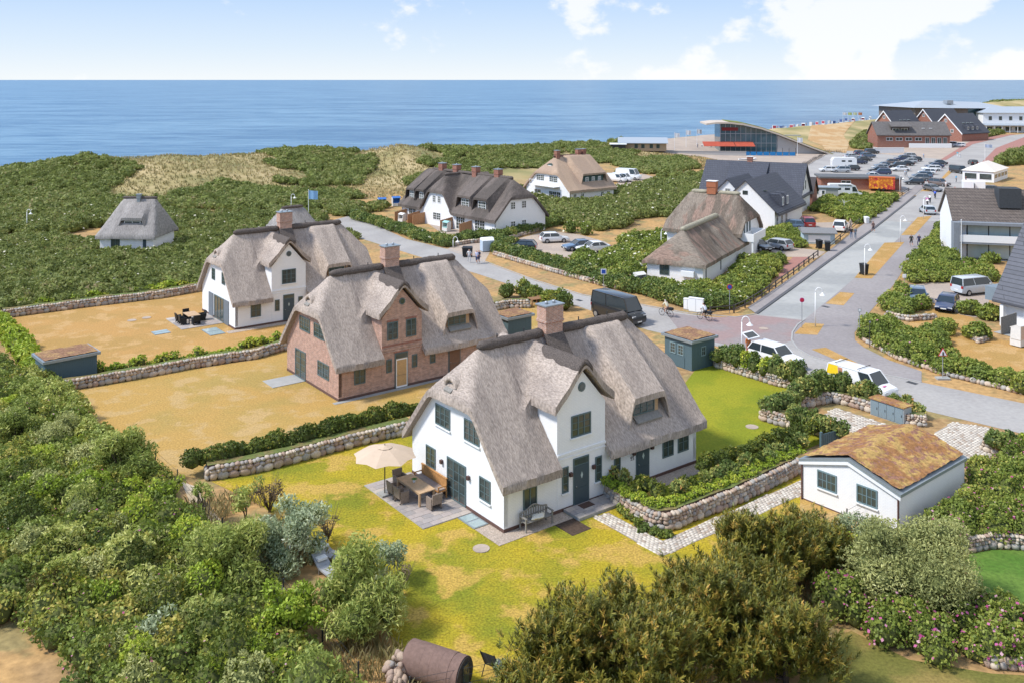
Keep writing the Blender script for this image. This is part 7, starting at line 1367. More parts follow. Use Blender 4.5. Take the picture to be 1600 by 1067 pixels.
rowL = [((1293, 269), 175, 'hatch', 'white', 'white hatchback at the left end of the car park'), ((1314, 270), 175, 'suv', 'silver', 'silver estate in front of the white caravan'), ((1330, 267), 175, 'hatch', 'dark', 'dark car tucked behind the silver estate'), ((1342, 257), 10, 'suv', 'navy', 'dark blue car just right of the caravan'), ((1350, 252.5), 10, 'sedan', 'dark', 'dark saloon second up from the caravan'), ((1356, 247), 10, 'suv', 'blue', 'blue grey car third up from the caravan'), ((1362, 241), 10, 'suv', 'dark', 'dark car at the top of the left row'), ((1331, 248), 10, 'sedan', 'silver', 'pale car behind the caravan'), ((1345, 242.5), 10, 'hatch', 'navy', 'small blue car at the back by the bicycle racks')]
rowM = [((1391, 257), 170, 'hatch', 'brown', 'dark red brown car in the middle row'), ((1380, 262), 170, 'sedan', 'blue', 'blue grey saloon in the middle row'), ((1375, 265.5), 170, 'hatch', 'silver', 'silver hatchback in the middle row'), ((1372, 269.5), 170, 'estate', 'dark', 'dark estate in the middle row'), ((1377, 274), 170, 'suv', 'navy', 'dark blue car near the front of the middle row'), ((1361, 279), 172, 'sedan', 'white', 'white saloon nearest the orange trailer'), ((1407, 268), 178, 'sedan', 'white', 'white saloon standing broadside mid car park'), ((1402, 263), 175, 'suv', 'dark', 'black car just behind the broadside white saloon'), ((1414, 259.5), 175, 'sedan', 'black', 'long black saloon in the centre of the car park'), ((1421, 255.5), 175, 'hatch', 'silver', 'silver car behind the long black saloon'), ((1410, 252), 175, 'suv', 'navy', 'dark blue car near the back of the middle row'), ((1428, 253), 175, 'hatch', 'dark', 'dark hatchback at the right of the middle row'), ((1418, 247), 175, 'estate', 'silver', 'silver estate backed against the hotel hedge')]
rowR = [((1466, 258.5), 165, 'sedan', 'dark', 'dark car at the top of the right row'), ((1460, 263), 165, 'sedan', 'navy', 'dark blue car second in the right row'), ((1455, 267.5), 165, 'estate', 'white', 'white estate third in the right row'), ((1448, 273), 165, 'hatch', 'white', 'white hatchback fourth in the right row'), ((1441, 279), 165, 'suv', 'blue', 'blue grey car fifth in the right row'), ((1436, 283), 165, 'suv', 'grey', 'grey off-roader sixth in the right row'), ((1428, 289), 168, 'hatch', 'dark', 'dark hatchback at the front of the right row')]
for p, h_, k, c, l in rowL + rowM + rowR: car(l, p, h_, k, c, group=g)
car('silver off-roader parked on the hotel forecourt', (1485, 229), 150, 'suv', 'silver'); car('white car beside the silver off-roader at the hotel', (1499, 230), 150, 'hatch', 'white'); car('silver car by the hotel shrubs', (1522, 217), 170, 'suv', 'silver')
car('dark van driving down the upper road', (1498, 271), -75, 'van', 'dark', name='van', cat='van'); car('small dark buggy driving up the road', (1520, 258), 80, 'hatch', 'black'); car('dark off-roader stopped at the car park exit', (1468, 291), -60, 'suv', 'brown'); car('grey car stopped behind the dark off-roader', (1457, 299), -80, 'sedan', 'grey'); C_ = car('silver car carrying bicycles on the road', (1449, 334), 80, 'estate', 'palesilver')
car('white hatchback with black roof in the small car park', (866, 379), 12, 'hatch', 'white'); car('black hatchback half hidden behind the lane hedge', (815, 392), 170, 'hatch', 'black'); car('grey blue saloon in the small car park', (905, 391), 200, 'sedan', 'blue'); car('white saloon beside the grey blue one', (927, 394), 200, 'sedan', 'white')
car('leftmost white van in the gravel yard', (962, 285), -28, 'van', 'white', True, 'white vans in the gravel yard', 'van', 'van'); car('middle white van in the gravel yard', (972, 284), -30, 'van', 'white', True, 'white vans in the gravel yard', 'van', 'van'); car('tall white van at the right of the gravel yard', (982, 281), -32, 'bigvan', 'white', True, 'white vans in the gravel yard', 'van', 'van')
car('silver grey estate car on the gravel drive', (1212, 389), 130, 'estate', 'silver'); car('black car half hidden beside the balcony', (1184, 391), -60, 'sedan', 'black'); car('red car parked by the garden hedge', (1261, 355), 85, 'suv', 'red'); car('white off-roader beside the footpath', (1313, 361), 65, 'suv', 'white'); car('blue car behind the shrubs of the slate house', (1236, 358), 160, 'hatch', 'blue')
car('silver van in the guest car park', (1522, 459), 20, 'van', 'palesilver', name='van', cat='van'); car('dark blue car in the guest car park', (1480, 484), 235, 'hatch', 'navy'); car('grey blue car behind the shrub bed', (1434, 472), 250, 'hatch', 'blue'); car('dark car beside the marquee', (1543, 301), 170, 'hatch', 'dark'); car('pale car between marquee and white trailer', (1521, 292), 80, 'hatch', 'palesilver')
# the vehicles on the lane
T = car('large black van parked on the lane behind the thatched ridge', (966, 501), -54, 'bigvan', 'black', False, None, 'van', 'van')
T = car('white car with its tailgate open on the lane', (1212, 570), -54, 'suv', 'white')
tg = MB().add([(-2.15, -.72, 1.66), (-2.15, .72, 1.66), (-2.95, .7, 2.05), (-2.95, -.7, 2.05), (-2.15, -.72, 1.6), (-2.15, .72, 1.6), (-2.95, .7, 1.98), (-2.95, -.7, 1.98)], [(0, 1, 2, 3), (4, 7, 6, 5), (0, 4, 5, 1), (1, 5, 6, 2), (2, 6, 7, 3), (3, 7, 4, 0)]).build('tailgate', paint('white', PC['white']), T); MB().add([(-2.25, -.6, 1.715), (-2.25, .6, 1.715), (-2.8, .58, 1.985), (-2.8, -.58, 1.985)], [(0, 1, 2, 3)]).build('tailgate_glass', CG, tg, fix=False)
T = car('white and yellow delivery van with roof bars on the lane', (1346, 615), -54, 'van', 'white', True, None, 'van', 'van')
for x in (-1.7, .2): MB().bar((x, -.8, 2.0), (x, .8, 2.0), .03, 5).build('roof_bar', M['black'], T)
ye = mat('decal_yellow', (.75, .52, .02), rough=.4); om = mat('decal_orange', (.45, .2, .12), rough=.4)
for s in (-1, 1):
    MB().add([(-2.42, s * .862, 1.14), (-1.35, s * .862, 1.14), (-1.5, s * .745, 1.82), (-2.33, s * .745, 1.82)], [(0, 1, 2, 3)]).build('yellow_panel', ye, T, fix=False)
    MB().add([(-1.33, s * .862, 1.14), (-1.0, s * .862, 1.14), (-1.1, s * .76, 1.75), (-1.45, s * .76, 1.75)], [(0, 1, 2, 3)]).build('orange_panel', om, T, fix=False)
MB().add([(1.85, -.3, 1.085), (1.98, -.3, 1.075), (1.98, .1, 1.08), (1.85, .1, 1.09)], [(0, 1, 2, 3)]).build('hood_lettering', mat('decal_magenta', (.6, .12, .3)), T, fix=False)
# campers, caravan, trailer
def camper(label, px, head, L, w, h, name='camper_van', cab=True):
    T = thing(name, label, 'camper van', (*G(*px), .012), math.radians(head)); wp = paint('white', PC['white'])
    pr = [(-L / 2, .45), (-L / 2, h - .15), (-L / 2 + .2, h), (L / 2 - 1.9, h), (L / 2 - 1.3, h - .25), (L / 2 - .75, 1.25), (L / 2 - .1, 1.0), (L / 2, .45)] if cab else [(-L / 2, .5), (-L / 2, h - .3), (-L / 2 + .3, h), (L / 2 - .5, h), (L / 2, h - .7), (L / 2, .5)]
    MB().prof(pr, -w, w).build('body', wp, T)
    for s in (-1, 1):
        for x in (-L * .3, -.2): MB().box(x, x + .95, s * w - .012 if s < 0 else s * w - .001, s * w + .012 if s > 0 else s * w + .001, h * .58, h * .58 + .42).build('side_window', CG, T)
        if cab: MB().add([(L / 2 - 1.9, s * (w + .006), 1.25), (L / 2 - .85, s * (w + .006), 1.25), (L / 2 - 1.35, s * (w + .006), h - .45), (L / 2 - 1.9, s * (w + .006), h - .45)], [(0, 1, 2, 3)]).build('door_window', CG, T, fix=False)
        for x in ((-L / 2 + 1.2, L / 2 - 1.0) if cab else (-.3,)): wh = MB().bar((x, s * (w - .12), .35), (x, s * (w + .02), .35), .35, 14).build('wheel', TY, T); wh.data.set_sharp_from_angle(angle=.6)
    if cab: MB().add([(L / 2 - 1.28, -w * .9, h - .28), (L / 2 - 1.28, w * .9, h - .28), (L / 2 - .77, w * .9, 1.3), (L / 2 - .77, -w * .9, 1.3)], [(0, 1, 2, 3)]).build('windscreen', CG, T, fix=False); MB().bar((-1.4, -w - .06, h - .12), (1.0, -w - .06, h - .12), .07, 8).build('awning_roll', M['black'], T)
    MB().box(-.6, .2, -.3, .3, h, h + .1).build('roof_hatch', M['white'], T); return T
camper('white camper van with roof awning beside the brick annex', (1320, 309), -8, 6.2, 1.02, 2.65); camper('white caravan among the cars in the car park', (1318, 262), 175, 6.2, 1.1, 2.6, 'caravan', False)
T = thing('food_trailer', 'orange painted food trailer at the car park edge', 'trailer', (*G(1378, 299), .012), math.radians(-22)); MB().box(-2.5, 2.5, -1.1, 1.1, .5, 2.8).build('body', mat('trailer_orange', (.50, .15, .03), rough=.45, var=.3, scale=.8, col2=(.36, .03, .04), scale2=.7, col3=(.75, .36, .03)), T); MB().box(-2.55, 2.55, -1.15, 1.15, 2.8, 2.9).build('roof', mat('trailer_roof', (.5, .12, .03)), T); [MB().bar((x, s * .95, .35), (x, s * 1.1, .35), .34, 12).build('wheel', TY, T) for x in (-.5, .4) for s in (-1, 1)]
for p, l, c in (((1512, 300), 'white box trailer by the plaza', 'white'), ((1530, 300), 'white tent sided trailer below the marquee', 'white')):
    T = thing('box_trailer', l, 'trailer', (*G(*p), .02), math.radians(70)); MB().box(-1.6, 1.6, -.95, .95, .4, 2.2).build('body', M['white'], T); [MB().bar((0, s * .95, .32), (0, s * 1.08, .32), .32, 12).build('wheel', TY, T) for s in (-1, 1)]
# ---------------------------------------------------------------- bicycles and people
def bicycle(name, label, x, y, rz, z=.014, group=None, bag=None, simple=False, tilt=0):
    T = thing(name, label, 'bicycle', (x, y, z), rz, group)
    if 'bw' not in WIN:
        n = 18; w_ = MB(); w_.tube([(math.cos(2 * math.pi * i / n) * .33, 0, math.sin(2 * math.pi * i / n) * .33) for i in range(n + 1)], .022, 5)
        for i in range(8): a = math.pi * i / 8; w_.bar((math.cos(a) * .32, 0, math.sin(a) * .32), (-math.cos(a) * .32, 0, -math.sin(a) * .32), .003, 3)
        f = MB(); [f.bar(a, b, .022, 6) for a, b in (((-.02, 0, .28), (-.16, 0, .80)), ((-.02, 0, .28), (.40, 0, .72)), ((-.13, 0, .70), (.38, 0, .78)), ((-.02, 0, .28), (-.53, 0, .34)), ((-.53, 0, .34), (-.14, 0, .74)), ((.38, 0, .84), (.56, 0, .34)))]
        hb = MB(); hb.tube([(.30, -.28, .98), (.38, -.12, 1.02), (.38, .12, 1.02), (.30, .28, .98)], .016, 6); hb.bar((.38, 0, .82), (.38, 0, 1.02), .018, 6)
        sd = MB().blob((-.18, 0, .86), (.14, .08, .035), 8, 5); WIN['bw'] = (w_.mesh('wheel', M['black']), f.mesh('frame', M['metal_dark']), hb.mesh('handlebar', M['metal_dark']), sd.mesh('saddle', M['black']), MB().box(-.78, -.36, -.17, .17, .72, .95).mesh('luggage_box', M['black']))
    w_, f, hb, sd, bg_ = WIN['bw']
    for xx in (-.53, .56): put('wheel', w_, T, (xx, 0, .345))
    put('frame', f, T); put('handlebar', hb, T); put('saddle', sd, T)
    if bag: put('luggage_box', bg_, T)
    return T
def skin_body(verts, edges, radii):
    me = bpy.data.meshes.new('b'); me.from_pydata(verts, edges, []); o = bpy.data.objects.new('b', me); COL.objects.link(o)
    md = o.modifiers.new('s', 'SKIN'); md.use_smooth_shade = True
    for v, r in zip(me.skin_vertices[0].data, radii): v.radius = (r, r) if not isinstance(r, tuple) else r
    me.skin_vertices[0].data[0].use_root = True
    o.modifiers.new('u', 'SUBSURF').levels = 1
    dg = bpy.context.evaluated_depsgraph_get(); e = o.evaluated_get(dg); out = bpy.data.meshes.new_from_object(e); bpy.data.objects.remove(o); return out
E_ = [(0, 1), (1, 2), (2, 3), (3, 4), (4, 5), (2, 6), (6, 7), (7, 8), (2, 9), (9, 10), (10, 11), (0, 12), (12, 13), (13, 14), (14, 15), (0, 16), (16, 17), (17, 18), (18, 19)]
RD = [(.14, .12), (.14, .12), (.15, .11), .055, .085, (.095, .105), .062, .045, .04, .062, .045, .04, .095, .065, .05, .045, .095, .065, .05, .045]
def pose(kind):
    if kind == 'walk': return [(0, 0, .95), (0, .01, 1.15), (0, .02, 1.38), (0, .02, 1.50), (0, .03, 1.58), (0, .035, 1.66), (-.20, .02, 1.40), (-.25, .10, 1.14), (-.24, .22, .92), (.20, .02, 1.40), (.25, -.08, 1.14), (.25, -.08, .90), (-.10, 0, .90), (-.11, .16, .50), (-.11, .10, .09), (-.11, .22, .05), (.10, 0, .90), (.11, -.02, .50), (.11, -.26, .12), (.11, -.15, .05)]
    if kind == 'stand': return [(0, 0, .95), (0, 0, 1.15), (0, 0, 1.38), (0, .01, 1.50), (0, .02, 1.58), (0, .025, 1.66), (-.20, 0, 1.40), (-.26, -.02, 1.14), (-.26, .06, .90), (.20, 0, 1.40), (.26, -.02, 1.14), (.24, .10, .95), (-.10, 0, .90), (-.12, .02, .50), (-.12, 0, .09), (-.13, .13, .05), (.10, 0, .90), (.12, .02, .50), (.12, 0, .09), (.14, .13, .05)]
    if kind == 'sit': return [(0, 0, .48), (0, 0, .7), (0, -.02, .93), (0, -.02, 1.05), (0, 0, 1.13), (0, .01, 1.21), (-.20, 0, .95), (-.26, .08, .7), (-.16, .3, .62), (.20, 0, .95), (.26, .08, .7), (.16, .3, .62), (-.1, .06, .48), (-.12, .46, .48), (-.12, .46, .08), (-.12, .6, .05), (.1, .06, .48), (.12, .46, .48), (.12, .5, .08), (.12, .64, .05)]
    # cycling: forward is +y, hips on the saddle, hands on the bar
    return [(0, -.20, .98), (0, -.08, 1.17), (0, .06, 1.36), (0, .12, 1.46), (0, .17, 1.54), (0, .19, 1.62), (-.19, .07, 1.36), (-.26, .20, 1.16), (-.24, .34, 1.03), (.19, .07, 1.36), (.26, .20, 1.16), (.24, .34, 1.03), (-.10, -.16, .92), (-.11, .14, .72), (-.11, .02, .36), (-.11, .14, .32), (.10, -.16, .92), (.11, .06, .55), (.11, -.08, .20), (.11, .04, .16)]
BODY = {}
def person(label, x, y, rz, kind='walk', shirt=(.6, .6, .6), legs=(.05, .06, .1), hair=(.1, .06, .04), z=.014, shorts=False, group=None, s=1.0):
    if kind not in BODY: BODY[kind] = skin_body(pose(kind), E_, RD)
    P = np.array(pose(kind)); me = BODY[kind].copy(); me.materials.clear()
    nm = lambda p, c: mat(p + '_%02d%02d%02d' % tuple(int(v * 99) for v in c), c, rough=.85, var=.1)
    for m_ in (nm('skin', (.48, .27, .19)), nm('cloth', shirt), nm('cloth', legs), nm('hair', hair), nm('shoe', (.5, .5, .5))): me.materials.append(m_)
    mids = np.array([(P[a] + P[b]) / 2 for a, b in E_]); reg = [1, 1, 0, 0, 0, 1, 1, 0, 1, 1, 0, 2, 2, 0 if shorts else 2, 4, 2, 2, 0 if shorts else 2, 4]; c = np.empty(len(me.polygons) * 3); me.polygons.foreach_get('center', c); c = c.reshape(-1, 3); k = ((c[:, None] - mids[None]) ** 2).sum(2).argmin(1); mi = np.array(reg)[k]
    hd = P[5]; head = (np.linalg.norm(c - (P[4] + P[5]) / 2, axis=1) < .16) & (c[:, 2] > P[4][2] - .05); mi[head & ((c[:, 2] > hd[2] + .02) | (c[:, 1] < P[4][1] - .03))] = 3; me.polygons.foreach_set('material_index', mi.astype(np.int32))
    o = tag(put('person', me, None, (x, y, z), rz), label, 'person', group); o.scale = (s, s, s); return o
W_ = (.72, .72, .72)
def at(px, py): return G(px, py)
x, y = at(1041, 495); bicycle('bicycle', 'bicycle with black box ridden by the person in cream', x, y, math.radians(132), bag=True); person('cyclist in cream top and white helmet with a luggage box', x, y, math.radians(42), 'ride', (.72, .68, .5), (.5, .3, .22), (.7, .7, .68), shorts=True)
x, y = at(1101, 501); bicycle('bicycle', 'bicycle ridden by the person in white with dark shorts', x, y, math.radians(132), bag=True); person('cyclist in white top and dark shorts leaning forward', x, y, math.radians(42), 'ride', (.68, .71, .76), (.03, .03, .035), (.1, .06, .05), shorts=True)
person('pedestrian in white bending beside the black bins', *at(733, 411), math.radians(200), 'walk', W_, (.5, .5, .52), (.3, .2, .1)); person('pedestrian in pale blue shirt and dark shorts on the lane', *at(745, 413), math.radians(150), 'walk', (.42, .45, .60), (.05, .06, .12), (.3, .2, .12), shorts=True); person('pedestrian in navy walking beside the pale blue shirt', *at(748.5, 412), math.radians(150), 'walk', (.03, .035, .07), (.04, .05, .1), (.12, .07, .05), shorts=True)
person('walker in dark jacket with bare legs on the footway', *at(1424, 386), math.radians(10), 'walk', (.05, .055, .05), (.05, .05, .05), (.08, .05, .04), shorts=True); person('walker in dark clothes carrying a bag on the footway', *at(1436, 386), math.radians(10), 'walk', (.05, .05, .10), (.05, .06, .12), (.09, .06, .05))
person('person in black top standing by the footpath', *at(1330, 374), 0, 'stand', (.03, .03, .035), (.14, .2, .3), (.4, .3, .2)); person('person in grey with child by the footpath', *at(1336.5, 374), .4, 'stand', (.2, .22, .24), (.2, .25, .3), (.2, .12, .08)); person('person in pale clothes stepping out of the hedge gap', *at(1329, 359), 1, 'walk', (.6, .5, .4), (.4, .3, .25), (.5, .4, .3))
person('jogger in brown on the concrete road', *at(1364.5, 364), math.radians(30), 'walk', (.2, .12, .1), (.12, .08, .08), (.1, .06, .05), shorts=True)
x, y = at(1461, 311); bicycle('bicycle', 'bicycle of the blue rider on the road', x, y, math.radians(75)); person('rider in bright blue on the road', x, y, math.radians(-15), 'ride', (.03, .10, .5), (.04, .05, .1))
x, y = at(1453, 318); bicycle('bicycle', 'bicycle of the pale rider behind the silver car', x, y, math.radians(75)); person('rider in pale top behind the silver car', x, y, math.radians(-15), 'ride', W_, (.08, .08, .1))
x, y = at(1449, 322); bicycle('bicycle', 'bicycle of the pink rider behind the silver car', x, y, math.radians(75)); person('rider in pink just behind the silver car', x, y, math.radians(-15), 'ride', (.5, .12, .35), (.1, .08, .1))
for p, s_, l_, t in (((1478, 296), (.6, .6, .6), (.5, .4, .35), 'person in white by the car park exit'), ((1494, 286), (.05, .3, .5), (.1, .1, .12), 'person in turquoise crossing the upper road'), ((1480, 314), (.7, .5, .5), (.6, .6, .6), 'person in pale pink on the plaza corner'), ((1486, 314), (.25, .05, .05), (.05, .05, .06), 'person in dark red on the plaza corner'), ((1492, 305), (.55, .2, .25), (.2, .2, .25), 'person in coral walking on the plaza'), ((1509, 288), (.12, .03, .03), (.05, .05, .05), 'person in dark red by the box trailer'), ((1496, 246), (.1, .4, .5), (.7, .7, .7), 'person in turquoise on the brick footpath'), ((1500, 247), W_, W_, 'person in white on the brick footpath'), ((1443, 249), (.5, .6, .75), (.3, .35, .4), 'person by the hotel hedge'), ((1414, 277), (.4, .45, .5), (.3, .3, .3), 'person between the parked cars, left one'), ((1416.5, 277), (.55, .6, .6), (.4, .4, .4), 'person between the parked cars, right one'), ((985, 446), (.75, .72, .62), (.5, .3, .25), 'person in pale top in the bungalow garden')):
    person(t, *at(*p), random.uniform(0, 6), 'sit' if 'garden' in t else 'walk', s_, l_)
person('person in orange loading the car with the open tailgate', *at(1169, 556), math.radians(-150), 'stand', (.55, .18, .05), (.4, .13, .04), (.2, .12, .08))
k = 0
for i in range(26):
    a = i / 25; p = (1228 + 62 * a + random.uniform(-1, 1), 276 - 34 * a + random.uniform(-1.5, 1.5)); x, y = G(*p); bicycle('bicycle', 'parked bicycle in the long rack row beside the car park', x, y, math.radians(random.uniform(10, 40)), .09, 'bicycles parked along the car park edge')
for i in range(10):
    p = (1290 + 30 * i / 9, 239.5 + random.uniform(-.6, .6)); x, y = G(*p); bicycle('bicycle', 'parked bicycle in the row at the sandy track end', x, y, math.radians(random.uniform(70, 100)), .09, 'bicycles parked by the sandy track')
# beach baskets and crowd on the promenade edge
def strandkorb(label, x, y, rz, col, z=0, group=None, s=1.0):
    T = thing('beach_basket', label, 'beach chair', (x, y, z), rz, group); m = mat('basket_' + str(col), col, rough=.8, var=.1); T.scale = (s, s, s)
    MB().box(-.6, .6, -.4, .4, .08, .55).build('base', mat('basket_white', (.66, .64, .6), var=.08), T); MB().box(-.52, .52, -.38, .2, .55, .66).build('seat', m, T)
    for sg in (-1, 1): MB().prof([(-.35, .55), (-.3, 1.35), (.15, 1.55), (.42, 1.5), (.42, .55)], sg * .6 - .04, sg * .6 + .04, 'x').build('side', mat('basket_white', (.66, .64, .6)), T)
    MB().prof([(.36, .55), (.36, 1.5), (.42, 1.55), (.42, .55)], -.56, .56, 'x').build('back', m, T); MB().prof([(-.38, 1.36), (.12, 1.6), (.44, 1.54), (.44, 1.48), (.12, 1.53), (-.35, 1.3)], -.64, .64, 'x').build('hood', mat('basket_white', (.66, .64, .6)) if col[0] > .3 else m, T); return T
BLUE = (.05, .16, .45)
strandkorb('left blue and white beach basket on the dry lawn', *G(597, 325), math.radians(20), BLUE, s=1.15); strandkorb('right blue and white beach basket on the dry lawn', *G(619, 323), math.radians(20), BLUE, s=1.15)
strandkorb('white beach basket on the patio at the right edge', *G(1594, 540), math.radians(-150), (.6, .45, .35), s=1.2); strandkorb('white beach basket in the bungalow garden', *G(1000, 448), math.radians(30), (.6, .6, .58)); strandkorb('glass fronted beach basket on the row house terrace', *local((-18.2, 153.4, math.radians(-48.4)), 14.9, -2.2), math.radians(-48), (.3, .5, .48)); strandkorb('pale beach basket on the far row house terrace', *local((-18.2, 153.4, math.radians(-48.4)), 3.5, -2.4), math.radians(-48), (.55, .5, .45))
for i in range(34):
    px_ = 1205 + 155 * (i / 33) + random.uniform(-2, 2); py_ = 205 - 17 * (i / 33) + random.uniform(-1.5, 2.5); x, y, z = GT(px_, py_)
    if i % 2: strandkorb('tiny beach basket in the crowd along the beach edge', x, y, random.uniform(0, 6), random.choice([(.5, .08, .1), (.6, .55, .5), (.1, .15, .3)]), z, 'beach baskets at the beach edge', 1.3)
    else: person('tiny person in the crowd along the beach edge', x, y, random.uniform(0, 6), 'stand', random.choice([(.6, .1, .1), W_, (.1, .15, .3), (.5, .4, .3)]), (.2, .2, .25), z=z, group='people at the beach edge')
for i in range(16):
    px_ = 1090 + 110 * i / 15; x, y, z = GT(px_, 229 + random.uniform(-3, 4)); person('tiny guest on the restaurant plaza', x, y, random.uniform(0, 6), 'sit' if i % 2 else 'stand', random.choice([(.5, .1, .1), W_, (.15, .2, .3)]), (.2, .2, .25), z=z + .1, group='guests on the restaurant plaza')
# ---------------------------------------------------------------- street furniture
def lamp_post(label, px, h=3.6, rz=0, s=1.0, z=0):
    x, y = G(*px); T = thing('street_lamp', label, 'street lamp', (x, y, z), rz, 'white crook street lamps')
    MB().bar((0, 0, 0), (0, 0, h - .5), .055 * s, 8, .045 * s).build('pole', M['white'], T); MB().tube([(0, 0, h - .5)] + [(.32 - .32 * math.cos(a), 0, h - .5 + .45 * math.sin(a)) for a in np.linspace(.3, math.pi, 9)], .04 * s, 7).build('crook', M['white'], T)
    b = MB(); n = 12; pr = [(.05, h - .48), (.09, h - .58), (.27, h - .72), (.28, h - .75)]
    b.add([(.64 + r * math.cos(2 * math.pi * i / n), r * math.sin(2 * math.pi * i / n), zz) for r, zz in pr for i in range(n)], [(k * n + i, k * n + (i + 1) % n, (k + 1) * n + (i + 1) % n, (k + 1) * n + i) for k in range(3) for i in range(n)] + [tuple(range(n))], True); b.build('shade', M['white'], T)
    MB().blob((.64, 0, h - .74), (.11, .11, .07), 8, 5).build('globe', mat('lamp_glass', (.8, .78, .7), rough=.3), T); return T
for p, h, l in (((1159, 562), 3.6, 'white crook street lamp beside the slate blue shed'), ((1274, 511), 3.7, 'white crook street lamp on the junction corner island'), ((1351, 432), 3.8, 'white crook street lamp with a bin at its foot'), ((1407, 379), 3.8, 'white crook street lamp between the two long grass islands'), ((1443, 343), 3.8, 'white crook street lamp behind the car with bicycles'), ((1406, 302), 3.6, 'white crook street lamp at the car park corner'), ((42, 362), 3.4, 'white crook street lamp in the scrub left of the cottage'), ((455, 334), 3.4, 'white crook street lamp by the light blue flag'), ((708, 388), 1.6, 'short white crook lamp at the drive entrance'), ((1033, 392), 3.0, 'slim lamp by the bungalow garden path')): lamp_post(l, p, h, math.radians(-10))
def flag(label, px, h, col, fw=1.3, fh=.8, rz=0, terrain=False):
    x, y, z = GT(*px) if terrain else (*G(*px), 0); T = thing('flagpole', label, 'flagpole', (x, y, z), rz); MB().bar((0, 0, 0), (0, 0, h), .06, 6, .04).build('pole', M['white'], T)
    if fw:
        b = MB(); n = 8; vs = [(i / n * fw, .12 * math.sin(i * 1.1) * i / n, h - .1 - .10 * i / n - k * fh) for k in (0, 1) for i in range(n + 1)]; b.add(vs, [(i, i + 1, n + 2 + i, n + 1 + i) for i in range(n)], True); b.build('flag', mat('flag_%02d%02d%02d' % tuple(int(c * 99) for c in col), col, rough=.8, var=.1, scale=2), T, fix=False)
    MB().blob((0, 0, h), (.08, .08, .08), 6, 4).build('finial', M['white'], T); return T
flag('white flagpole without flag in front of the white balconied house', (1502, 420), 5.9, W_, 0); flag('flagpole with light blue flag behind the far white house', (482, 345), 5.0, (.28, .48, .72), 1.5, 1.4); flag('tall flagpole with blue and white flag by the upper road', (1539, 266), 6.6, (.45, .55, .72), 1.9, .8)
for i, p in enumerate([(1054, 236), (1072, 231), (1089, 229), (1167, 233), (1246, 244)]): flag(['first white banner flag left of the restaurant', 'second white banner flag left of the restaurant', 'third white banner flag left of the restaurant', 'white flag in front of the restaurant glazing', 'white flag right of the restaurant beside the bicycles'][i], p, 5.6, W_, 1.6, 1.4, terrain=True)
for i, (px_, c) in enumerate([(1317, W_), (1325, (.5, .58, .2)), (1333, (.6, .65, .4)), (1341, (.6, .25, .12))]): flag(['white flag first in the row of four by the beach', 'green flag second in the row of four by the beach', 'pale flag third in the row of four by the beach', 'orange flag last in the row of four by the beach'][i], (px_, 199), 7.2, c, 1.9, 1.3, terrain=True)
def sign(label, px, h, shape, col, sz=.3, rz=0, base_=False, post=None):
    x, y = G(*px); T = thing('road_sign', label, 'road sign', (x, y, 0), rz); MB().bar((0, 0, 0), (0, 0, h), .03, 6).build('post', post or M['metal_grey'], T); n = {'tri': 3, 'round': 16, 'box': 4}[shape]; o_ = {'tri': math.pi / 2, 'round': 0, 'box': math.pi / 4}[shape]
    def disc(r, yy, m, nm): b = MB(); b.add([(r * math.cos(o_ + 2 * math.pi * i / n), yy, h + r * math.sin(o_ + 2 * math.pi * i / n)) for i in range(n)] + [(r * math.cos(o_ + 2 * math.pi * i / n), yy + .015, h + r * math.sin(o_ + 2 * math.pi * i / n)) for i in range(n)], [tuple(range(n)), tuple(range(2 * n - 1, n - 1, -1))] + [(i, (i + 1) % n, n + (i + 1) % n, n + i) for i in range(n)]); return b.build(nm, m, T)
    disc(sz, -.045, col[0], 'plate'); disc(sz * .72, -.062, col[1], 'sign_face')
    if len(col) > 2: MB().box(-.05, .05, -.09, -.063, h - sz * .35, h + sz * .25).build('symbol', col[2], T)
    if base_: MB().box(-.5, .5, -.28, .28, 0, .14).build('foot_slab', M['concrete'], T)
    return T
RD_ = mat('sign_red_paint', (.5, .03, .05)); SB = mat('sign_blue', (.03, .08, .35)); PKs = mat('sign_pink', (.5, .05, .25)); BKs = M['black']
sign('square no stopping sign at the hedge above the black van', (943, 458), 2.3, 'box', (M['white'], SB), .42); sign('red edged triangular warning sign on a foot slab by the lane', (1473, 592), 2.0, 'tri', (RD_, M['white'], BKs), .45, base_=True); sign('pink round sign on the junction corner', (1253, 513), 2.6, 'round', (PKs, RD_), .22); sign('red round sign at the corner fence', (1140, 490), 2.6, 'round', (RD_, SB), .28)
sign('white name board at the footway verge', (1413, 447), 1.1, 'box', (M['white'], M['white']), .3); sign('direction sign post at the curve', (1343, 527), 2.4, 'box', (M['metal_grey'], M['white']), .2, post=M['metal_grey']); sign('slim dark post sign by the corner hedge', (1359, 543), 2.2, 'box', (M['metal_dark'], M['metal_grey']), .14, post=M['metal_dark'])
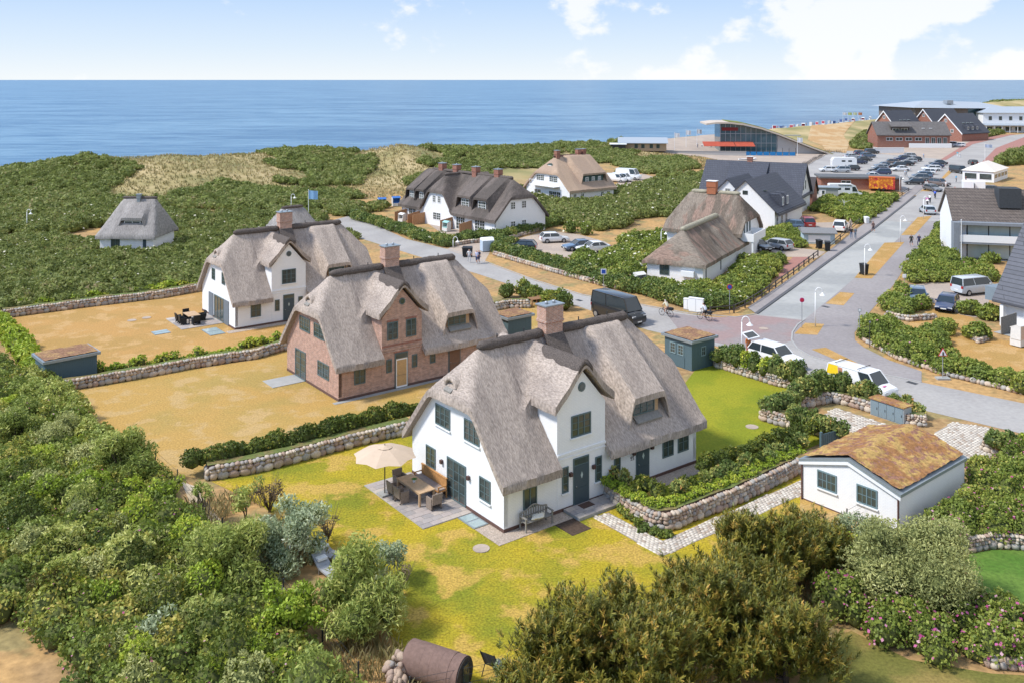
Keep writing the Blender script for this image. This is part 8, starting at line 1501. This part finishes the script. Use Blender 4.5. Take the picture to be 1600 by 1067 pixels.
def bin_(label, px, c=None, s=1.0, group=None):
    T = thing('wheelie_bin', label, 'bin', (*G(*px), .014), random.uniform(-.3, .3), group); b = MB(); b.add([(-.24, -.28, .08), (.24, -.28, .08), (.24, .26, .08), (-.24, .26, .08), (-.3, -.36, 1.0), (.3, -.36, 1.0), (.3, .34, 1.0), (-.3, .34, 1.0)], [(0, 1, 5, 4), (1, 2, 6, 5), (2, 3, 7, 6), (3, 0, 4, 7), (4, 5, 6, 7), (0, 3, 2, 1)]); b.build('body', c or M['black'], T); MB().add([(-.32, -.4, 1.0), (.32, -.4, 1.0), (.32, .38, 1.04), (-.32, .38, 1.04), (-.3, -.36, 1.07), (.3, -.36, 1.07), (.3, .36, 1.12), (-.3, .36, 1.12)], [(0, 1, 5, 4), (1, 2, 6, 5), (2, 3, 7, 6), (3, 0, 4, 7), (4, 5, 6, 7), (0, 3, 2, 1)]).build('lid', c or M['black'], T)
    for sx in (-.26, .26): MB().bar((sx - .03, .28, .1), (sx + .03, .28, .1), .1, 10).build('wheel', TY, T)
    T.scale = (s, s, s)
bin_('dark bin at the foot of the lamp on the long grass island', (1350, 430), s=1.2); bin_('left black bin on the lane beside the pedestrians', (727, 402), s=1.2); bin_('black bin with grey lid nearest the bending pedestrian', (734, 402), M['metal_dark'], 1.2); bin_('black bin beside the pale blue shed', (1293, 393), s=1.2); bin_('black bin inside the shed alcove', (1280, 389), s=1.1); bin_('white litter bin by the footpath hedge', (1354, 350), M['white'])
for p, w_, h, l in (((1075, 484), .8, 1.05, 'smaller white utility cabinet by the corner hedge'), ((1088, 488), 1.45, 1.35, 'larger white utility cabinet by the corner hedge')):
    T = thing('utility_cabinet', l, 'utility cabinet', (*G(*p), 0), math.radians(-32)); MB().box(-w_ / 2, w_ / 2, -.18, .18, .08, h).build('body', M['white'], T); MB().box(-w_ / 2 - .03, w_ / 2 + .03, -.21, .21, h, h + .05).build('cap', M['white'], T); MB().box(-w_ / 2 - .02, w_ / 2 + .02, -.2, .2, 0, .08).build('plinth', M['concrete'], T); MB().box(-.012, .012, -.19, -.18, .12, h - .05).build('door_gap', M['metal_grey'], T)
T = thing('recycling_container', 'pale blue recycling container in the hedge at the drive', 'container', (*G(761, 393), 0), math.radians(20)); MB().box(-.8, .8, -.6, .6, .1, 1.5).build('body', mat('container_blue', (.42, .50, .58), var=.08), T); MB().prof([(-.62, 1.5), (-.3, 1.85), (.3, 1.85), (.62, 1.5)], -.82, .82, 'x').build('lid', M['white'], T); MB().box(-.7, .7, -.5, .5, 0, .1).build('foot', M['metal_dark'], T)
# boats, washing line, small things
T = thing('rotary_dryer', 'white rotary washing line in the hedge garden', 'washing line', (*G(1319, 331), 0)); MB().bar((0, 0, 0), (0, 0, 2.0), .03, 6).build('pole', M['white'], T); [MB().bar((0, 0, 1.5), (math.cos(a) * 1.0, math.sin(a) * 1.0, 1.95), .02, 4).build('arm', M['white'], T) for a in (0, 1.57, 3.14, 4.71)]
T = thing('small_boat', 'white rowing boat lying in the grass below the restaurant', 'boat', GT(1168, 251), math.radians(5)); b = MB(); st = [(-2.6, .3, .5), (-1.5, .75, .45), (0, .9, .4), (1.5, .7, .5), (2.6, .05, .75)]; b.add([p for x_, w_, h_ in st for p in ((x_, -w_, h_), (x_, -w_ * .5, .05), (x_, w_ * .5, .05), (x_, w_, h_))], [(i * 4 + k, i * 4 + k + 1, i * 4 + 5 + k, i * 4 + 4 + k) for i in range(4) for k in range(3)] + [(0, 1, 2, 3)]); b.build('hull', M['white'], T); MB().box(-.15, .15, -.8, .8, .33, .37).build('thwart', M['wood'], T)
